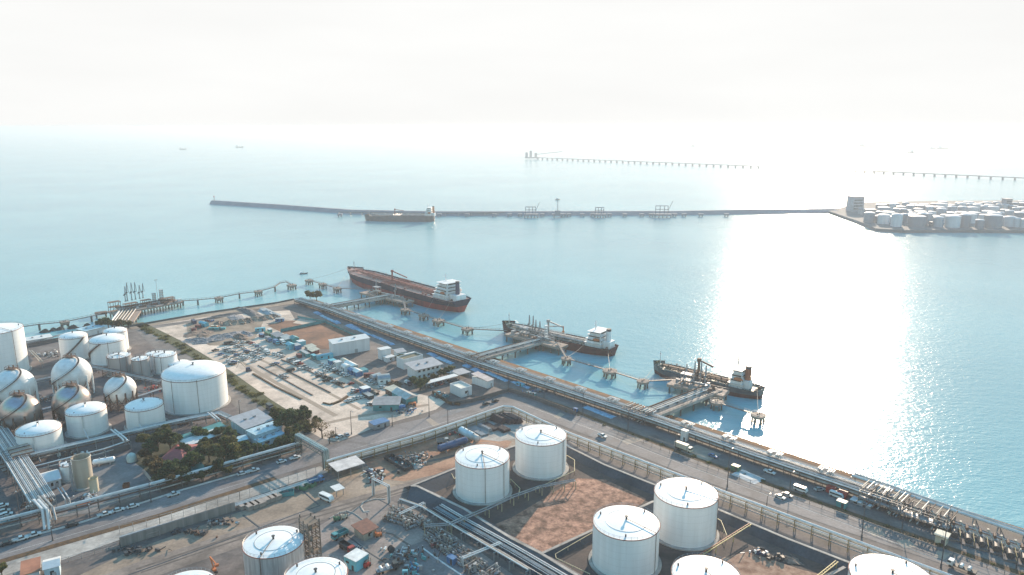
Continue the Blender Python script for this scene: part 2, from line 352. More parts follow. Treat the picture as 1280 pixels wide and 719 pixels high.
# ---------------------------------------------------------------- tanks
M_white = mat('white_tank_paint', (.85, .85, .845), .45, scale=.45, col2=(.77, .765, .755), streak=True, seam=2.6)
M_whiter = mat('white_roof_paint', (.83, .83, .82), .5, scale=.5, col2=(.74, .735, .72))
M_grey = mat('grey_paint', (.36, .36, .37), .5, scale=.4, col2=(.27, .27, .275), streak=True)
M_beige = mat('beige_paint', (.42, .375, .31), .6, scale=.4, col2=(.31, .27, .225), streak=True, seam=3.1)
M_rim = mat('rust_red_band', (.24, .085, .065), .7)
M_steel = mat('galvanised_steel', (.34, .345, .355), .45, metal=.3)
M_dark = mat('dark_steel', (.055, .055, .062), .6)
M_brown = mat('rusty_steel', (.17, .095, .065), .8, scale=.8, col2=(.09, .055, .045))
M_yellow = mat('yellow_paint', (.50, .39, .15), .6)
M_ins = mat('insulation_jacket', (.46, .45, .44), .45, metal=.25, scale=.5, col2=(.30, .295, .29))
M_pipew = mat('white_pipe_paint', (.66, .66, .65), .45, scale=.3, col2=(.53, .53, .53))
M_pipeg = mat('grey_pipe_paint', (.30, .31, .325), .5, scale=.3, col2=(.2, .21, .225))
M_ribbed = mat('ribbed_grey_cladding', (.45, .44, .45), .5, scale=1.1, col2=(.25, .245, .25), streak=True)

def tank_geo(cx, yb, wpx, yrim):
    c = W(cx, yb); Rr = 5
    for _ in range(6):
        g = W(cx, yb); d = Vector((g.x, g.y, 0)).normalized(); c = g+d*Rr
        Rr = wpx/2*scale_at(c)
    return c, Rr, zat(g, yrim)
TANKS = []
def tank(cx, yb, wpx, yrim, label, group=None, m=None, roof='cone', lines=(-40,), spiral=False, rail=True, rimm=None, open_top=False, ringroof=False, name='storage_tank', hmax=None, cable=None):
    c, Rr, h = tank_geo(cx, yb, wpx, yrim)
    if hmax: h = hmax
    m = m or M_white
    t = thing(name, label, 'tank', c, 0, group); TANKS.append((c, Rr, h))
    n = 64
    MB().lathe((0, 0, 0), [(Rr, .0), (Rr, h)] if not open_top else [(Rr, 0), (Rr, h), (Rr-.3, h), (Rr-.3, h*.55), (0.001, h*.55)], n).build('shell', m, t, True)
    MB().lathe((0, 0, 0), [(Rr+1.3, .0), (Rr+1.3, .5), (Rr+.9, .62), (Rr+.02, .62)], n).build('base_ring', M_conc, t, True)
    rh = Rr*.10
    if not open_top:
        if roof == 'cone':
            MB().lathe((0, 0, 0), [(Rr-.03, h-.03), (Rr-.03, h+.05), (Rr*.6, h+rh*.45), (.01, h+rh)], n).build('roof', M_whiter, t, True)
        else:
            rh = Rr*.27
            MB().lathe((0, 0, 0), [(Rr-.03, h-.03)]+[(max(.01, Rr*math.sin(a)*.999), h+rh*(math.cos(a)-0)) for a in [R(90-10*i) for i in range(10)]], n).build('roof', M_whiter, t, True)
        v = MB(); v.cyl((0, 0, h+rh*.98), (0, 0, h+rh+1.0), .35, n=8).cyl((0, 0, h+rh+1.0), (0, 0, h+rh+1.2), .6, n=8)
        for a in (40, 150, 260): MB().cyl((Rr*.84*math.cos(R(a)), Rr*.84*math.sin(R(a)), h+rh*.1), (Rr*.84*math.cos(R(a)), Rr*.84*math.sin(R(a)), h+rh*.3+.8), .28, n=6).build('roof_hatch', M_dark, t)
        v.build('vent', M_dark, t)
    MB().torus((0, 0, h-.05), Rr+.06, .17, n, 5).build('rim_band', rimm or M_rim, t, True)
    if rail and not open_top:
        r = MB()
        for k in range(36):
            a = 2*math.pi*k/36; r.beam((Rr*.985*math.cos(a), Rr*.985*math.sin(a), h), (Rr*.985*math.cos(a), Rr*.985*math.sin(a), h+1.05), .07)
        r.torus((0, 0, h+1.05), Rr*.985, .045, 48, 4); r.torus((0, 0, h+.55), Rr*.985, .03, 48, 4)
        r.build('handrail', M_steel, t)
    if ringroof:
        MB().torus((0, 0, h+rh*.42), Rr*.62, .11, 48, 5).build('roof_ring', M_pipeg, t, True)
    for a in lines:
        e = Vector((math.cos(R(a)), math.sin(R(a)), 0)); l = MB()
        l.path([e*.3+Vector((0, 0, h+rh+.25)), e*(Rr*.6)+Vector((0, 0, h+rh*.45+.3)), e*(Rr+.25)+Vector((0, 0, h+.35)), e*(Rr+.3)+Vector((0, 0, .6))], .10, 6)
        l.build('roof_drain_pipe', M_brown, t)
    if spiral:
        s = MB(); a0 = spiral; steps = 40; sweep = 1.9
        for k in range(steps):
            a = R(a0)+sweep*k/steps; z = h*k/steps
            e = Vector((math.cos(a), math.sin(a), 0)); tn = Vector((-e.y, e.x, 0))
            p = e*(Rr+.55)+Vector((0, 0, z+.2)); s.box(p, (.9, 1.0, .25), rz=a)
            if k % 2 == 0: s.beam(e*(Rr+1.0)+Vector((0, 0, z)), e*(Rr+1.0)+Vector((0, 0, z+1.2)), .08)
        for k in range(steps-1):
            a = R(a0)+sweep*k/steps; b = R(a0)+sweep*(k+1)/steps
            s.beam((math.cos(a)*(Rr+1), math.sin(a)*(Rr+1), h*k/steps+1.2), (math.cos(b)*(Rr+1), math.sin(b)*(Rr+1), h*(k+1)/steps+1.2), .09)
        s.build('spiral_stair', M_brown, t)
    if cable is not None:
        e = Vector((math.cos(R(cable)), math.sin(R(cable)), 0)); tn = Vector((-e.y, e.x, 0))
        MB().path([e*.4+Vector((0, 0, h+rh+.5)), e*(Rr+.4)+Vector((0, 0, h*.95)), e*(Rr+.45)+Vector((0, 0, h*.42)), e*(Rr+6)+tn*3+Vector((0, 0, .6))], .28, 6).build('foam_line', M_pipew, t)
    return t
GR = 'white storage tanks in the bunded yard'
tank(603.4, 631, 67, 586, 'white tank with two brown roof pipes, upper left corner of the bunds', GR, lines=(-82, -38), ringroof=True)
tank(675.6, 600, 63.3, 557.5, 'white tank behind its twin, by the stacked pipes and coast pipeline', GR, lines=(-35,), ringroof=True)
tank(853.5, 686.5, 77, 635, 'white tank on a round base beside the yellow and red pipe bridge', GR, lines=(-28,), ringroof=True)
tank(780, 727, 81.5, 675.5, 'white tank in front of the sunlit red field, casting its shade there', GR, lines=(-40,), ringroof=True)
tank(348, 752, 72.3, 697, 'grey ribbed tank with white roof beside the scaffold stair', GR, m=M_ribbed, lines=(-97,), ringroof=True)
tank(400, 796, 76, 742, 'white tank with cut off lower half, in front of the scaffold stair', GR, lines=(), ringroof=True)
tank(877, 800, 83, 744, 'white tank cut by the frame between the yellow pipe bridges', GR, lines=(-60,))
tank(1104, 806, 97, 748, 'white tank alone near the road bend, only its roof in view', GR, lines=(-50,), ringroof=True)
tank(240, 812, 71, 755, 'white tank roof sliver beside the orange boom lift', GR, lines=())
GL = 'tanks of the gas plant'
tank(4, 474, 58, 418, 'tallest white tank by the sea wall, with brown platform on its rim', GL, lines=(-20,))
tank(95.5, 452, 31.5, 424, 'white tank with dark spiral stair beside the flat shed', GL, roof='dome', lines=(), spiral=-125)
tank(138, 457, 40, 429.5, 'white tank with spiral stair in front of another tank near the sea', GL, roof='dome', lines=(-60,), spiral=-190)
tank(147, 441, 27, 417, 'white tank nearest the sea, half hidden by the tank before it', GL, roof='dome', lines=())
tank(247.5, 518, 74, 477, 'large white domed tank with three dark ladders beside the plant road', GL, roof='dome', lines=(-140, -108, -62))
tank(184, 539, 43.7, 514, 'white tank right of two alike, next to the large domed tank', GL, roof='dome', lines=(-150,), cable=-80)
tank(112, 546.6, 45, 519.5, 'white tank in the middle of three in a row along the pipe rack', GL, roof='dome', lines=(), cable=-70)
tank(53.5, 571.5, 49, 545, 'white tank by the corner of the two pipe racks', GL, roof='dome', lines=(), cable=-70)
tank(208.5, 468, 27.5, 446.5, 'small white tank with orange rail behind the large domed tank', GL, lines=(-120,))
tank(197, 463, 24, 445, 'small white tank hidden behind another small tank', GL, lines=())
tank(226, 469, 27, 459, 'low white tank just behind the large domed tank', GL, roof='dome', lines=())
tank(152, 471, 27, 448, 'dark grey vessel with square top platform behind the white sphere', GL, m=M_grey, lines=(-150, -120, -60, -30))
tank(178, 474, 21, 451, 'dark grey vessel without platform beside the small white tank', GL, m=M_grey, lines=(-120, -60))
tank(88.5, 602, 19, 583, 'small white tank behind the beige tower in the paved yard', GL, lines=())
tank(106.5, 612, 21, 575, 'open beige cylindrical tower with rings in the paved yard', GL, m=M_beige, open_top=True, rimm=M_beige, lines=(-150,), name='flare_tower')
# ---------------------------------------------------------------- gas spheres
M_sphw = mat('white_sphere_paint', (.80, .80, .79), .45, scale=.15, col2=(.58, .57, .56), seam=3.0)
M_sphm = mat('metal_sphere_skin', (.52, .47, .45), .28, metal=.7, scale=.2, col2=(.40, .31, .27), seam=3.0)
def gas_sphere(cx, cy, rpx, label, m, white):
    Rr = 9
    for _ in range(6):
        zc = Rr*1.22; c = W(cx, cy, zc); Rr = rpx*scale_at(c)
    t = thing('gas_sphere', label, 'gas sphere', (c.x, c.y, 0), 0, 'spherical gas tanks on legs')
    MB().sphere((0, 0, zc), Rr, 40, 24).build('vessel', m, t, True)
    for k in range(12):
        a = 2*math.pi*(k+.5)/12; e = Vector((math.cos(a), math.sin(a), 0))
        l = MB(); l.cyl(e*Rr*.985, e*Rr*.985+Vector((0, 0, zc*1.02)), .45, n=8)
        l.build('leg', M_whiter if white else M_brown, t, True)
    b = MB()
    for k in range(12):
        a = 2*math.pi*(k+.5)/12; a2 = 2*math.pi*(k+1.5)/12
        b.beam((Rr*.98*math.cos(a), Rr*.98*math.sin(a), .6), (Rr*.98*math.cos(a2), Rr*.98*math.sin(a2), zc*.8), .18)
        b.beam((Rr*.98*math.cos(a), Rr*.98*math.sin(a), zc*.8), (Rr*.98*math.cos(a2), Rr*.98*math.sin(a2), .6), .18)
    b.build('brace', M_brown, t)
    p = MB(); z = zc+Rr
    p.box((0, 0, z+.45), (5, 4, .3)).cyl((0, 0, z-.2), (0, 0, z+.5), 1.2, n=8)
    for (x, y) in ((-2.4, -1.9), (2.4, -1.9), (-2.4, 1.9), (2.4, 1.9), (0, -1.9), (0, 1.9)): p.beam((x, y, z+.5), (x, y, z+1.7), .12)
    for q in ((-2.4, -1.9, 2.4, -1.9), (-2.4, 1.9, 2.4, 1.9), (-2.4, -1.9, -2.4, 1.9), (2.4, -1.9, 2.4, 1.9)): p.beam((q[0], q[1], z+1.7), (q[2], q[3], z+1.7), .12)
    p.cyl((.8, .5, z+.5), (.8, .5, z+2.2), .35, n=6).cyl((-1, -.4, z+.5), (-1, -.4, z+1.9), .3, n=6)
    p.build('top_platform', M_brown, t)
    s = MB(); pr = None
    for k in range(44):
        f = k/43; th = R(12+95*f); a = R(20-150*f)
        q = Vector((math.sin(th)*math.cos(a), math.sin(th)*math.sin(a), math.cos(th)))*(Rr+.55)+Vector((0, 0, zc))
        if pr: s.beam(pr, q, .8, .2); s.beam(pr+Vector((0, 0, 1)), q+Vector((0, 0, 1)), .09)
        pr = q
    s.build('curved_stair', M_brown, t)
    MB().torus((0, 0, .25), Rr*1.05, .35, 40, 6).build('footing', M_concd, t)
gas_sphere(18, 484, 23.5, 'white gas sphere below the tallest white tank', M_sphw, True)
gas_sphere(90, 468, 22.3, 'white gas sphere in front of the tank with the dark spiral stair', M_sphw, True)
gas_sphere(25, 515, 22.8, 'bare metal gas sphere with blue sheen, nearest the left pipe rack', M_sphm, False)
gas_sphere(90, 502.5, 22, 'bare metal gas sphere in front of the white sphere', M_sphm, False)
gas_sphere(150.3, 487.5, 18.4, 'smallest gas sphere, white above with rusty legs and orange pit', M_sphw, False)
# ---------------------------------------------------------------- pipe racks
def offline(P, off):
    out = []
    for i, p in enumerate(P):
        a = P[max(0, i-1)]; b = P[min(len(P)-1, i+1)]
        if 0 < i < len(P)-1:
            d1 = (p-a).normalized(); d2 = (b-p).normalized(); n = Vector((-d1.y-d2.y, d1.x+d2.x, 0)).normalized()
            k = 1/max(.3, n.dot(Vector((-d1.y, d1.x, 0))))
        else:
            d = (b-a).normalized(); n = Vector((-d.y, d.x, 0)); k = 1
        out.append(p+n*off*k)
    return out
def bent_mesh(wd, h, levels, t=.28, brace=True):
    b = MB()
    for s in (-1, 1): b.beam((0, s*wd/2, 0), (0, s*wd/2, h), t)
    for z in levels: b.beam((0, -wd/2-.2, z), (0, wd/2+.2, z), t, t*.9)
    if brace and wd > 3: b.beam((0, -wd/2, .3), (0, wd/2, levels[0]), t*.6); b.beam((0, wd/2, .3), (0, -wd/2, levels[0]), t*.6)
    return b
def rack(name, label, pts, h, wd, levels, pipes, spacing=8.0, group=None, post=None, t=.28, base=0.0, deck=None, rails=False):
    """pipes: (offset across, height, radius, material)"""
    P = [W(*p) if not isinstance(p, Vector) else p.copy() for p in pts]
    for p in P: p.z = base
    t0 = thing(name, label, 'pipe rack', P[0], 0, group)
    L = [p-P[0] for p in P]
    first = None; k = 0
    for a, b in zip(L, L[1:]):
        n = max(1, round((b-a).length/spacing))
        for i in range(n+(1 if b is L[-1] else 0)):
            q = a.lerp(b, i/n)
            if first is None:
                first = bent_mesh(wd, h, levels, t).build('support_frame', post or M_steel, t0, loc=q); o = first
            else:
                o = first.copy(); COL.objects.link(o); o.parent = t0; o.location = q
            o.rotation_euler = (0, 0, ang(a, b)); k += 1
    for (off, z, r, m) in pipes:
        q = [v+Vector((0, 0, z)) for v in offline(L, off)]
        MB().path(q, r, 8).build('pipe', m, t0, True)
    if deck:
        off, z, w_, m = deck; q = offline(L, off); d = MB()
        for a, b in zip(q, q[1:]): d.beam(a+Vector((0, 0, z)), b+Vector((0, 0, z)), w_, .15)
        d.build('walkway', m, t0)
        if rails:
            r = MB()
            for sgn in (-1, 1):
                q2 = offline(L, off+sgn*w_/2)
                for a, b in zip(q2, q2[1:]):
                    r.beam(a+Vector((0, 0, z+1.1)), b+Vector((0, 0, z+1.1)), .08); n = max(1, int((b-a).length/4))
                    for i in range(n+1): v = a.lerp(b, i/n); r.beam(v+Vector((0, 0, z)), v+Vector((0, 0, z+1.1)), .07)
            r.build('railing', M_steel, t0)
    return t0
M_walk0 = mat('dark_rack_steel', (.12, .115, .12), .6)  # plain dark steel for the coastal rack's posts and walkway
# the long coastal rack (ground line of its landward row of posts), carried on past the frame
CR = [(368, 380), (412, 394), (487, 422.5), (600, 463), (671, 486.5), (770, 520), (820, 537), (942, 581), (1060, 622), (1110, 640)]
CRP = px(*CR)
cm = [M_pipew, M_ins, M_pipeg, M_ins, M_brown]
crp = [W(*q) for q in CR]; ctr = offline(crp, 3.9)
pipes = []
for i, off in enumerate((-3.5, -2.7, -2.0, -1.3)): pipes.append((off, 4.35, .36 if i != 1 else .26, [M_pipew, M_brown, M_ins, M_pipeg][i]))
for i, off in enumerate((-3.2, -2.3, -1.3, -.4, .7)): pipes.append((off, 2.65, .3, [M_ins, M_pipeg, M_brown, M_ins, M_pipeg][i]))
for i, off in enumerate((1.6, 2.3, 3.0, 3.6)): pipes.append((off, 4.4, .22 if i % 2 else .38, [M_ins, M_brown, M_pipew, M_pipeg][i]))
rack('coastal_pipe_rack', 'long two-level steel pipe rack along the shore past all three jetties', ctr, 4.2, 7.8, (2.3, 4.1), pipes+[(o_, 1.75, .28, m_) for o_, m_ in ((-2.8, M_brown), (-1.9, M_pipeg), (-1, M_dark), (0, M_pipeg), (1, M_brown), (1.9, M_dark), (2.8, M_pipeg))]+[(3.3, 2.75, .3, M_pipeg), (2.5, 2.7, .3, M_dark), (1.6, 2.7, .26, M_brown)], 7.5, deck=(.3, 4.15, 1.1, M_walk0), rails=True, post=M_walk0)  # extra lower pipe rows added to deepen the shade beneath the rack
# expansion loops standing on the rack, one thing each
def exp_loop():
    t = thing('expansion_loop', 'raised white pipe loop', 'pipe loop', (0, 0, 0), 0, 'expansion loops on the coastal rack')
    for k in range(3):
        w_ = 1.3+k*.9
        MB().path([(-w_, -1.6+k*.5, 0), (-w_, -1.6+k*.5, 1.3), (-w_, 1.2+k*.5, 1.3), (w_, 1.2+k*.5, 1.3), (w_, -1.6+k*.5, 1.3), (w_, -1.6+k*.5, 0)], .24, 6).build('pipe', M_pipew if k != 1 else M_ins, t, True)
    MB().box((0, .3, .6), (5.4, .25, .25)).build('crossbeam', M_steel, t)
    return t
LP = proto(exp_loop)
tot = [(ctr[i], ctr[i+1]) for i in range(len(ctr)-1)]
ln = sum((b-a).length for a, b in tot); d = 18.0; k = 0
places = ['just past the shore corner', 'beside the brown field', 'above the blue sheets of the yard', 'short of the first jetty', 'by the white warehouse', 'behind the office', 'at the middle jetty head', 'by the white shed', 'where the yard fence ends', 'near the first road bend', 'beyond the bend', 'facing the round mooring decks', 'halfway to the third jetty', 'short of the third jetty', 'just past the third jetty', 'over the white cabinet', 'by the sunken shore', 'where the sun glitter begins', 'beyond the parked lorry', 'in the glare', 'near the valve stations', 'last before the valve stations']
while d < ln:
    q = d
    for a, b in tot:
        L_ = (b-a).length
        if q <= L_: break
        q -= L_
    p = a.lerp(b, q/L_); dr = (b-a).normalized(); nr = Vector((-dr.y, dr.x, 0))
    place(LP, p+nr*2.5+Vector((0, 0, 4.5)), ang(a, b), 'raised white pipe loop on the coastal rack, '+places[k % len(places)]); k += 1
    d += ln/21
# straight run of two fat pipes along the shore at the right
rack('shore_pipeline', 'two fat pale pipes on low supports beyond the valve stations', [(1066, 600), (1160, 633), (1280, 674), (1420, 721), (1600, 781)], 2.2, 4.5, (2.0,), [(-1.3, 2.6, .62, M_pipew), (.8, 2.6, .62, M_ins), (2.0, 2.4, .3, M_ins)], 9)
rack('lower_pipeline', 'row of cream pipes on low sleepers behind the dark pump units', [(1112, 636), (1170, 654), (1280, 692), (1420, 741), (1560, 790)], 1.6, 5, (1.4,), [(-2, 1.8, .3, M_beige), (-1, 1.8, .3, M_ins), (0, 1.8, .36, M_beige), (1, 1.8, .3, M_brown), (2, 1.8, .3, M_ins)], 9)
# rack round the bunds beside the road: fat white pipe on top
yp = [(0, 5.1, .52, M_pipew), (-.55, 3.9, .24, M_pipew), (.55, 3.9, .24, M_beige), (-.5, 2.7, .26, M_beige), (.5, 2.7, .22, M_pipew), (-.5, 1.5, .22, M_pipeg)]
rack('roadside_pipe_rack', 'narrow rack with one fat white pipe, from the gantry round the road corner', [(409, 590), (417, 587), (530, 554), (629, 519), (641, 520), (710, 553), (860, 612), (1060, 689), (1278, 772), (1500, 858)], 4.8, 1.7, (1.2, 2.4, 3.6, 4.6), yp, 6.5, post=mat('ochre_posts', (.30, .21, .09), .7), t=.24)
# racks of the gas plant
rp = [(-4.0+.62*i, 6.3+.08*(i % 3), (.3, .18, .22, .26)[i % 4], (M_pipew, M_ins, M_pipeg, M_pipew, M_ins)[i % 5]) for i in range(14)]+[(-3.6+.8*i, 4.1, .26, (M_ins, M_pipeg, M_brown)[i % 3]) for i in range(10)]
rack('plant_pipe_rack', 'wide rack of white pipes running down the left edge', [(-40, 498), (0, 554), (26, 594), (56, 642)], 6.1, 8.6, (3.8, 6.0), rp, 7)
rack('front_pipe_rack', 'rack with fat white pipe along the plant road', [(-60, 681), (0, 666.5), (52, 653), (69, 652), (200, 616.5), (372, 567), (376, 566)], 5.0, 2.6, (1.6, 3.2, 4.8), [(.3, 5.2, .5, M_pipew), (-.8, 5.1, .25, M_ins), (.5, 3.5, .3, M_pipeg), (-.5, 3.5, .3, M_brown), (0, 1.9, .3, M_ins)], 8, post=M_concd)
rack('tank_row_rack', 'rack in front of the row of three white tanks', [(24, 583), (120, 560), (200, 541), (240, 532.5), (275, 526), (288, 532)], 4.6, 3.6, (2.4, 4.4), [(-1.2, 4.7, .35, M_pipew), (-.3, 4.7, .28, M_ins), (.6, 4.7, .35, M_ins), (1.4, 4.7, .25, M_pipeg), (-.8, 2.7, .3, M_brown), (.8, 2.7, .3, M_pipeg)], 8)
rack('yard_pipe_rack', 'low rack with one bright pipe behind the beige tower', [(38, 595), (84, 583), (131, 571), (163, 560)], 3.6, 2, (1.8, 3.4), [(.4, 3.7, .36, M_pipew), (-.5, 3.6, .25, M_brown), (0, 2.1, .3, M_ins)], 8)
rack('sphere_pipe_rack', 'dim pipe rack between the gas spheres', [(-30, 508), (44, 486), (120, 468), (200, 486), (232, 478)], 5, 4, (2.6, 4.8), [(-1.4, 5.1, .3, M_ins), (0, 5.1, .4, M_pipeg), (1.2, 5.1, .3, M_brown), (.5, 3, .3, M_pipeg)], 9, post=M_brown)
rack('sphere_front_rack', 'dim pipe rack in front of the metal gas spheres', [(40, 524), (70, 516), (128, 512), (172, 504), (208, 492)], 4, 3, (2.0, 3.8), [(-1, 4.1, .3, M_pipew), (0, 4.1, .35, M_pipeg), (1, 4.1, .3, M_brown)], 9, post=M_brown)
rack('seaside_pipe_rack', 'low pipe rack along the sea wall behind the tall tank', [(-60, 452), (34, 434), (110, 416), (128, 413)], 3, 3, (1.6, 2.8), [(-1, 3.1, .3, M_pipeg), (0, 3.1, .35, M_ins), (1, 3.1, .3, M_brown)], 9)
# gantry carrying pipes over the road
def gantry():
    a, b = W(374, 566), W(408, 586.5); d = (b-a); L_ = d.length; h = 8.6
    t = thing('pipe_gantry', 'green grey pipe bridge crossing the road on two trestles', 'pipe bridge', a, ang(a, b))
    for x in (0, L_):
        g = MB()
        for y in (-1.5, 1.5): g.beam((x, y, 0), (x, y, h), .45)
        for z in (2.5, 5, h): g.beam((x, -1.5, z), (x, 1.5, z), .3)
        g.beam((x, -1.5, .3), (x, 1.5, 5), .2); g.build('trestle', M_gantry, t)
    g = MB()
    for y in (-1.5, 1.5):
        for z in (h, h-1.6): g.beam((0, y, z), (L_, y, z), .3)
        n = 10
        for i in range(n): g.beam((L_*i/n, y, h if i % 2 else h-1.6), (L_*(i+1)/n, y, h-1.6 if i % 2 else h), .18)
    g.build('truss', M_gantry, t)
    for y, r in ((-.9, .42), (.1, .5), (1, .36)):
        MB().path([(-.6, y, 1), (-.6, y, h+.7), (L_+.6, y, h+.7), (L_+.6, y, 1)], r, 8).build('pipe', M_gpipe, t, True)
M_gantry = mat('green_grey_steel', (.12, .15, .145), .6); M_gpipe = mat('pale_green_pipe', (.30, .36, .35), .45)
gantry()
def goalpost(label, p, q, h, r=.22):
    a, b = W(*p), W(*q); L_ = (b-a).length
    t = thing('pipe_portal', label, 'pipe bridge', a, ang(a, b))
    for y in (-.5, .5):
        MB().path([(0, y, 0), (0, y, h), (L_, y, h), (L_, y, 0)], r, 8).build('pipe', M_pipew, t, True)
    g = MB()
    for x in (0.0, L_): g.beam((x, 0, 0), (x, 0, h-.3), .3)
    g.build('post', M_steel, t)
goalpost('white double pipe portal over the lane by the van', (467, 619), (486.5, 629), 7.6)
# pipes outside the bund slope
bl = [M_pipeb, M_pipeb, M_ins, M_pipew, M_pipew] if 'M_pipeb' in globals() else None
M_cream0 = mat('cream_pipe', (.60, .50, .30), .6)
M_pipeb = mat('blue_grey_pipe', (.20, .30, .36), .45)
rack('bund_pipe_rack', 'bank of parallel blue and white pipes outside the bund slope', [(545, 641), (575, 659), (640, 696), (690, 726), (760, 768)], 2.4, 6.4, (2.1,), [(2.9, 2.6, .24, M_pipew), (2.0, 2.6, .17, M_pipew), (.7, 2.5, .15, M_pipeb), (.2, 2.5, .13, M_pipeb), (-.3, 2.5, .13, M_pipeb), (-1.2, 2.5, .15, M_pipeb), (-3.0, 2.5, .15, M_ins)], 5, post=M_bund)
rack('cross_pipe_rack', 'dark double pipe trestle leading from the valves to the two upper tanks', [(531, 668), (562, 666), (609, 646), (640, 631), (676, 618), (718, 610)], 3.4, 2.4, (3.2,), [(-.8, 3.7, .24, M_pipeg), (.5, 3.7, .24, M_pipeg), (1.1, 3.5, .1, M_cream0)], 6, post=mat('pale_posts', (.42, .36, .24), .7))
rack('manifold_rack', 'thin white pipe line raised above the valves', [(500, 634), (528, 644), (560, 664), (620, 700), (660, 724)], 3.4, 2, (3.2,), [(0, 3.6, .26, M_pipew), (.8, 3.5, .2, M_beige)], 8)
goalpost('white pipe bent across the paving beside the valves', (530.6, 638), (500, 652), 3.4, .2)
goalpost('pale pipe portal between the valves and the bund pipes', (578, 708), (626, 688), 3.2, .24)
# ---------------------------------------------------------------- bund embankments
def dike(label, line, h=2.2, top=.9, slope_in=4.2, slope_out=4.2, cat='embankment'):
    P = px(*line); o = P[0].copy(); mb = MB(o); cm_ = MB((0, 0, 0)); k = len(P)
    prof = [(-top/2-slope_out, 0), (-top/2, h), (top/2, h), (top/2+slope_in, 0)]
    rows = [[v+Vector((0, 0, z)) for v in offline(P, off)] for off, z in prof]
    for j in range(3):
        mb.add(rows[j]+rows[j+1], [(i, i+1, k+i+1, k+i) for i in range(k-1)])
    mb.add([r[0] for r in rows], [(0, 1, 2, 3)]); mb.add([r[-1] for r in rows], [(3, 2, 1, 0)])
    b = mb.build('bund_embankment', M_bund); tag(b, label, cat, 'bund embankments')
    c = [(-top/2-.1, h-.05), (-top/2-.1, h+.14), (top/2+.1, h+.14), (top/2+.1, h-.05)]
    rows = [[v+Vector((0, 0, z))-o for v in offline(P, off)] for off, z in c]
    for j in range(3): cm_.add(rows[j]+rows[j+1], [(i, i+1, k+i+1, k+i) for i in range(k-1)])
    cm_.build('lit_crest', M_conc, b)  # pale strip painted along the crest where light catches the top
dike('dark bund slope with pale lit crest beside the parallel blue and white pipes', [(514, 615), (522, 615.5), (580, 644), (640, 682), (675, 700), (710, 722), (790, 770)], 2.8, .9, 4, 8)
dike('dark bund slope behind the two upper tanks', [(514, 615), (570, 592), (640, 565), (690, 550)], 2.6, .9, 5, 7)
dike('dark bund slope beside the lane by the road, above the field', [(690, 550), (712, 566), (755, 588), (815, 612.5), (893, 643), (981, 681), (1060, 712), (1180, 762), (1330, 825)], 2.8, .9, 7, 3)
dike('dark bund wall between the red field and the front tanks', [(677, 699), (740, 669.5), (815, 633.5), (860, 625)], slope_in=2.5, slope_out=2.5)
dike('dark bund wall between the last two tanks at the right', [(1055, 716), (1000, 745), (940, 775)], slope_in=2.5, slope_out=2.5)
patch('bund_floor', px((520, 620), (690, 552), (860, 622), (1060, 712), (1330, 830), (1000, 900), (790, 770), (675, 700)), .085, mat('bund_floor', (.085, .062, .055), .95, scale=.15, col2=(.055, .044, .043), bump=.1, big=.03))
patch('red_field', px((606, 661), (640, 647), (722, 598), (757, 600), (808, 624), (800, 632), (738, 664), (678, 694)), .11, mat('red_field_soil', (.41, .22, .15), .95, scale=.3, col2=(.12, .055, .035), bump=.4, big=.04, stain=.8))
patch('pale_scree', px((870, 719), (905, 697), (935, 690), (1000, 712), (1040, 722), (1040, 745), (900, 745)), .11, mat('field_rubble', (.36, .23, .165), .95, scale=.3, col2=(.17, .085, .055), bump=.3))
# coloured pipe bridges across the bunds
def pipe_bridge(label, p, q, h, m, m2):
    a, b = W(*p), W(*q); L_ = (b-a).length; t = thing('pipe_bridge', label, 'pipe bridge', a, ang(a, b), 'painted pipe bridges over the bunds')
    for y in (-.45, .45): MB().beam((0, y, h), (L_, y, h), .2, .3).build('girder', m if y < 0 else m2, t)
    d = MB()
    for i in range(int(L_/1.4)): d.beam((1.4*i+.5, -.45, h+.1), (1.4*i+.5, .45, h+.1), .12)
    d.build('rungs', m, t)
    n = max(2, int(L_/9))
    for i in range(n+1):
        MB().beam((L_*i/n, 0, 0), (L_*i/n, 0, h), .25).build('post', m, t)
M_redp = mat('faded_red_paint', (.42, .13, .07), .6)
pipe_bridge('bridge half yellow and half red beside the upper right tank', (872, 706), (937, 664.5), 3.2, M_yellow, M_redp)
pipe_bridge('plain yellow bridge by the far right tank', (1005, 745), (1045, 712), 3.2, M_yellow, M_yellow)
def bent_pipe(label, pts, h, m):
    P = px(*pts); t = thing('yellow_pipe_rail', label, 'pipe', P[0], 0, 'thin yellow fire pipes round the tanks')
    L = [p-P[0] for p in P]
    MB().path([v+Vector((0, 0, h)) for v in L], .13, 6).build('pipe', m, t, True)
    for a, b in zip(L, L[1:]):
        n = max(1, round((b-a).length/6))
        for i in range(n+1): MB().beam(a.lerp(b, i/n), a.lerp(b, i/n)+Vector((0, 0, h)), .14).build('post', m, t)
M_cream = mat('cream_pipe', (.60, .50, .30), .6)
bent_pipe('thin cream pipe round the right of the tank by the road', [(708, 574), (718, 580), (718, 594), (657, 622)], 2.0, M_cream)
bent_pipe('thin cream pipe between the two upper tanks', [(638, 604), (650, 616), (648, 624)], 2.0, M_cream)
bent_pipe('thin cream frame of pipe in the corner below the red field', [(740, 672), (694, 699), (695, 704), (737, 724)], 2.0, M_cream)
bent_pipe('thin cream pipe right of the upper right tank', [(892, 651), (901, 657), (908, 675)], 2.0, M_cream)
bent_pipe('thin cream pipe left of the upper left tank', [(564, 596), (568, 604), (571, 600)], 2.0, M_cream)
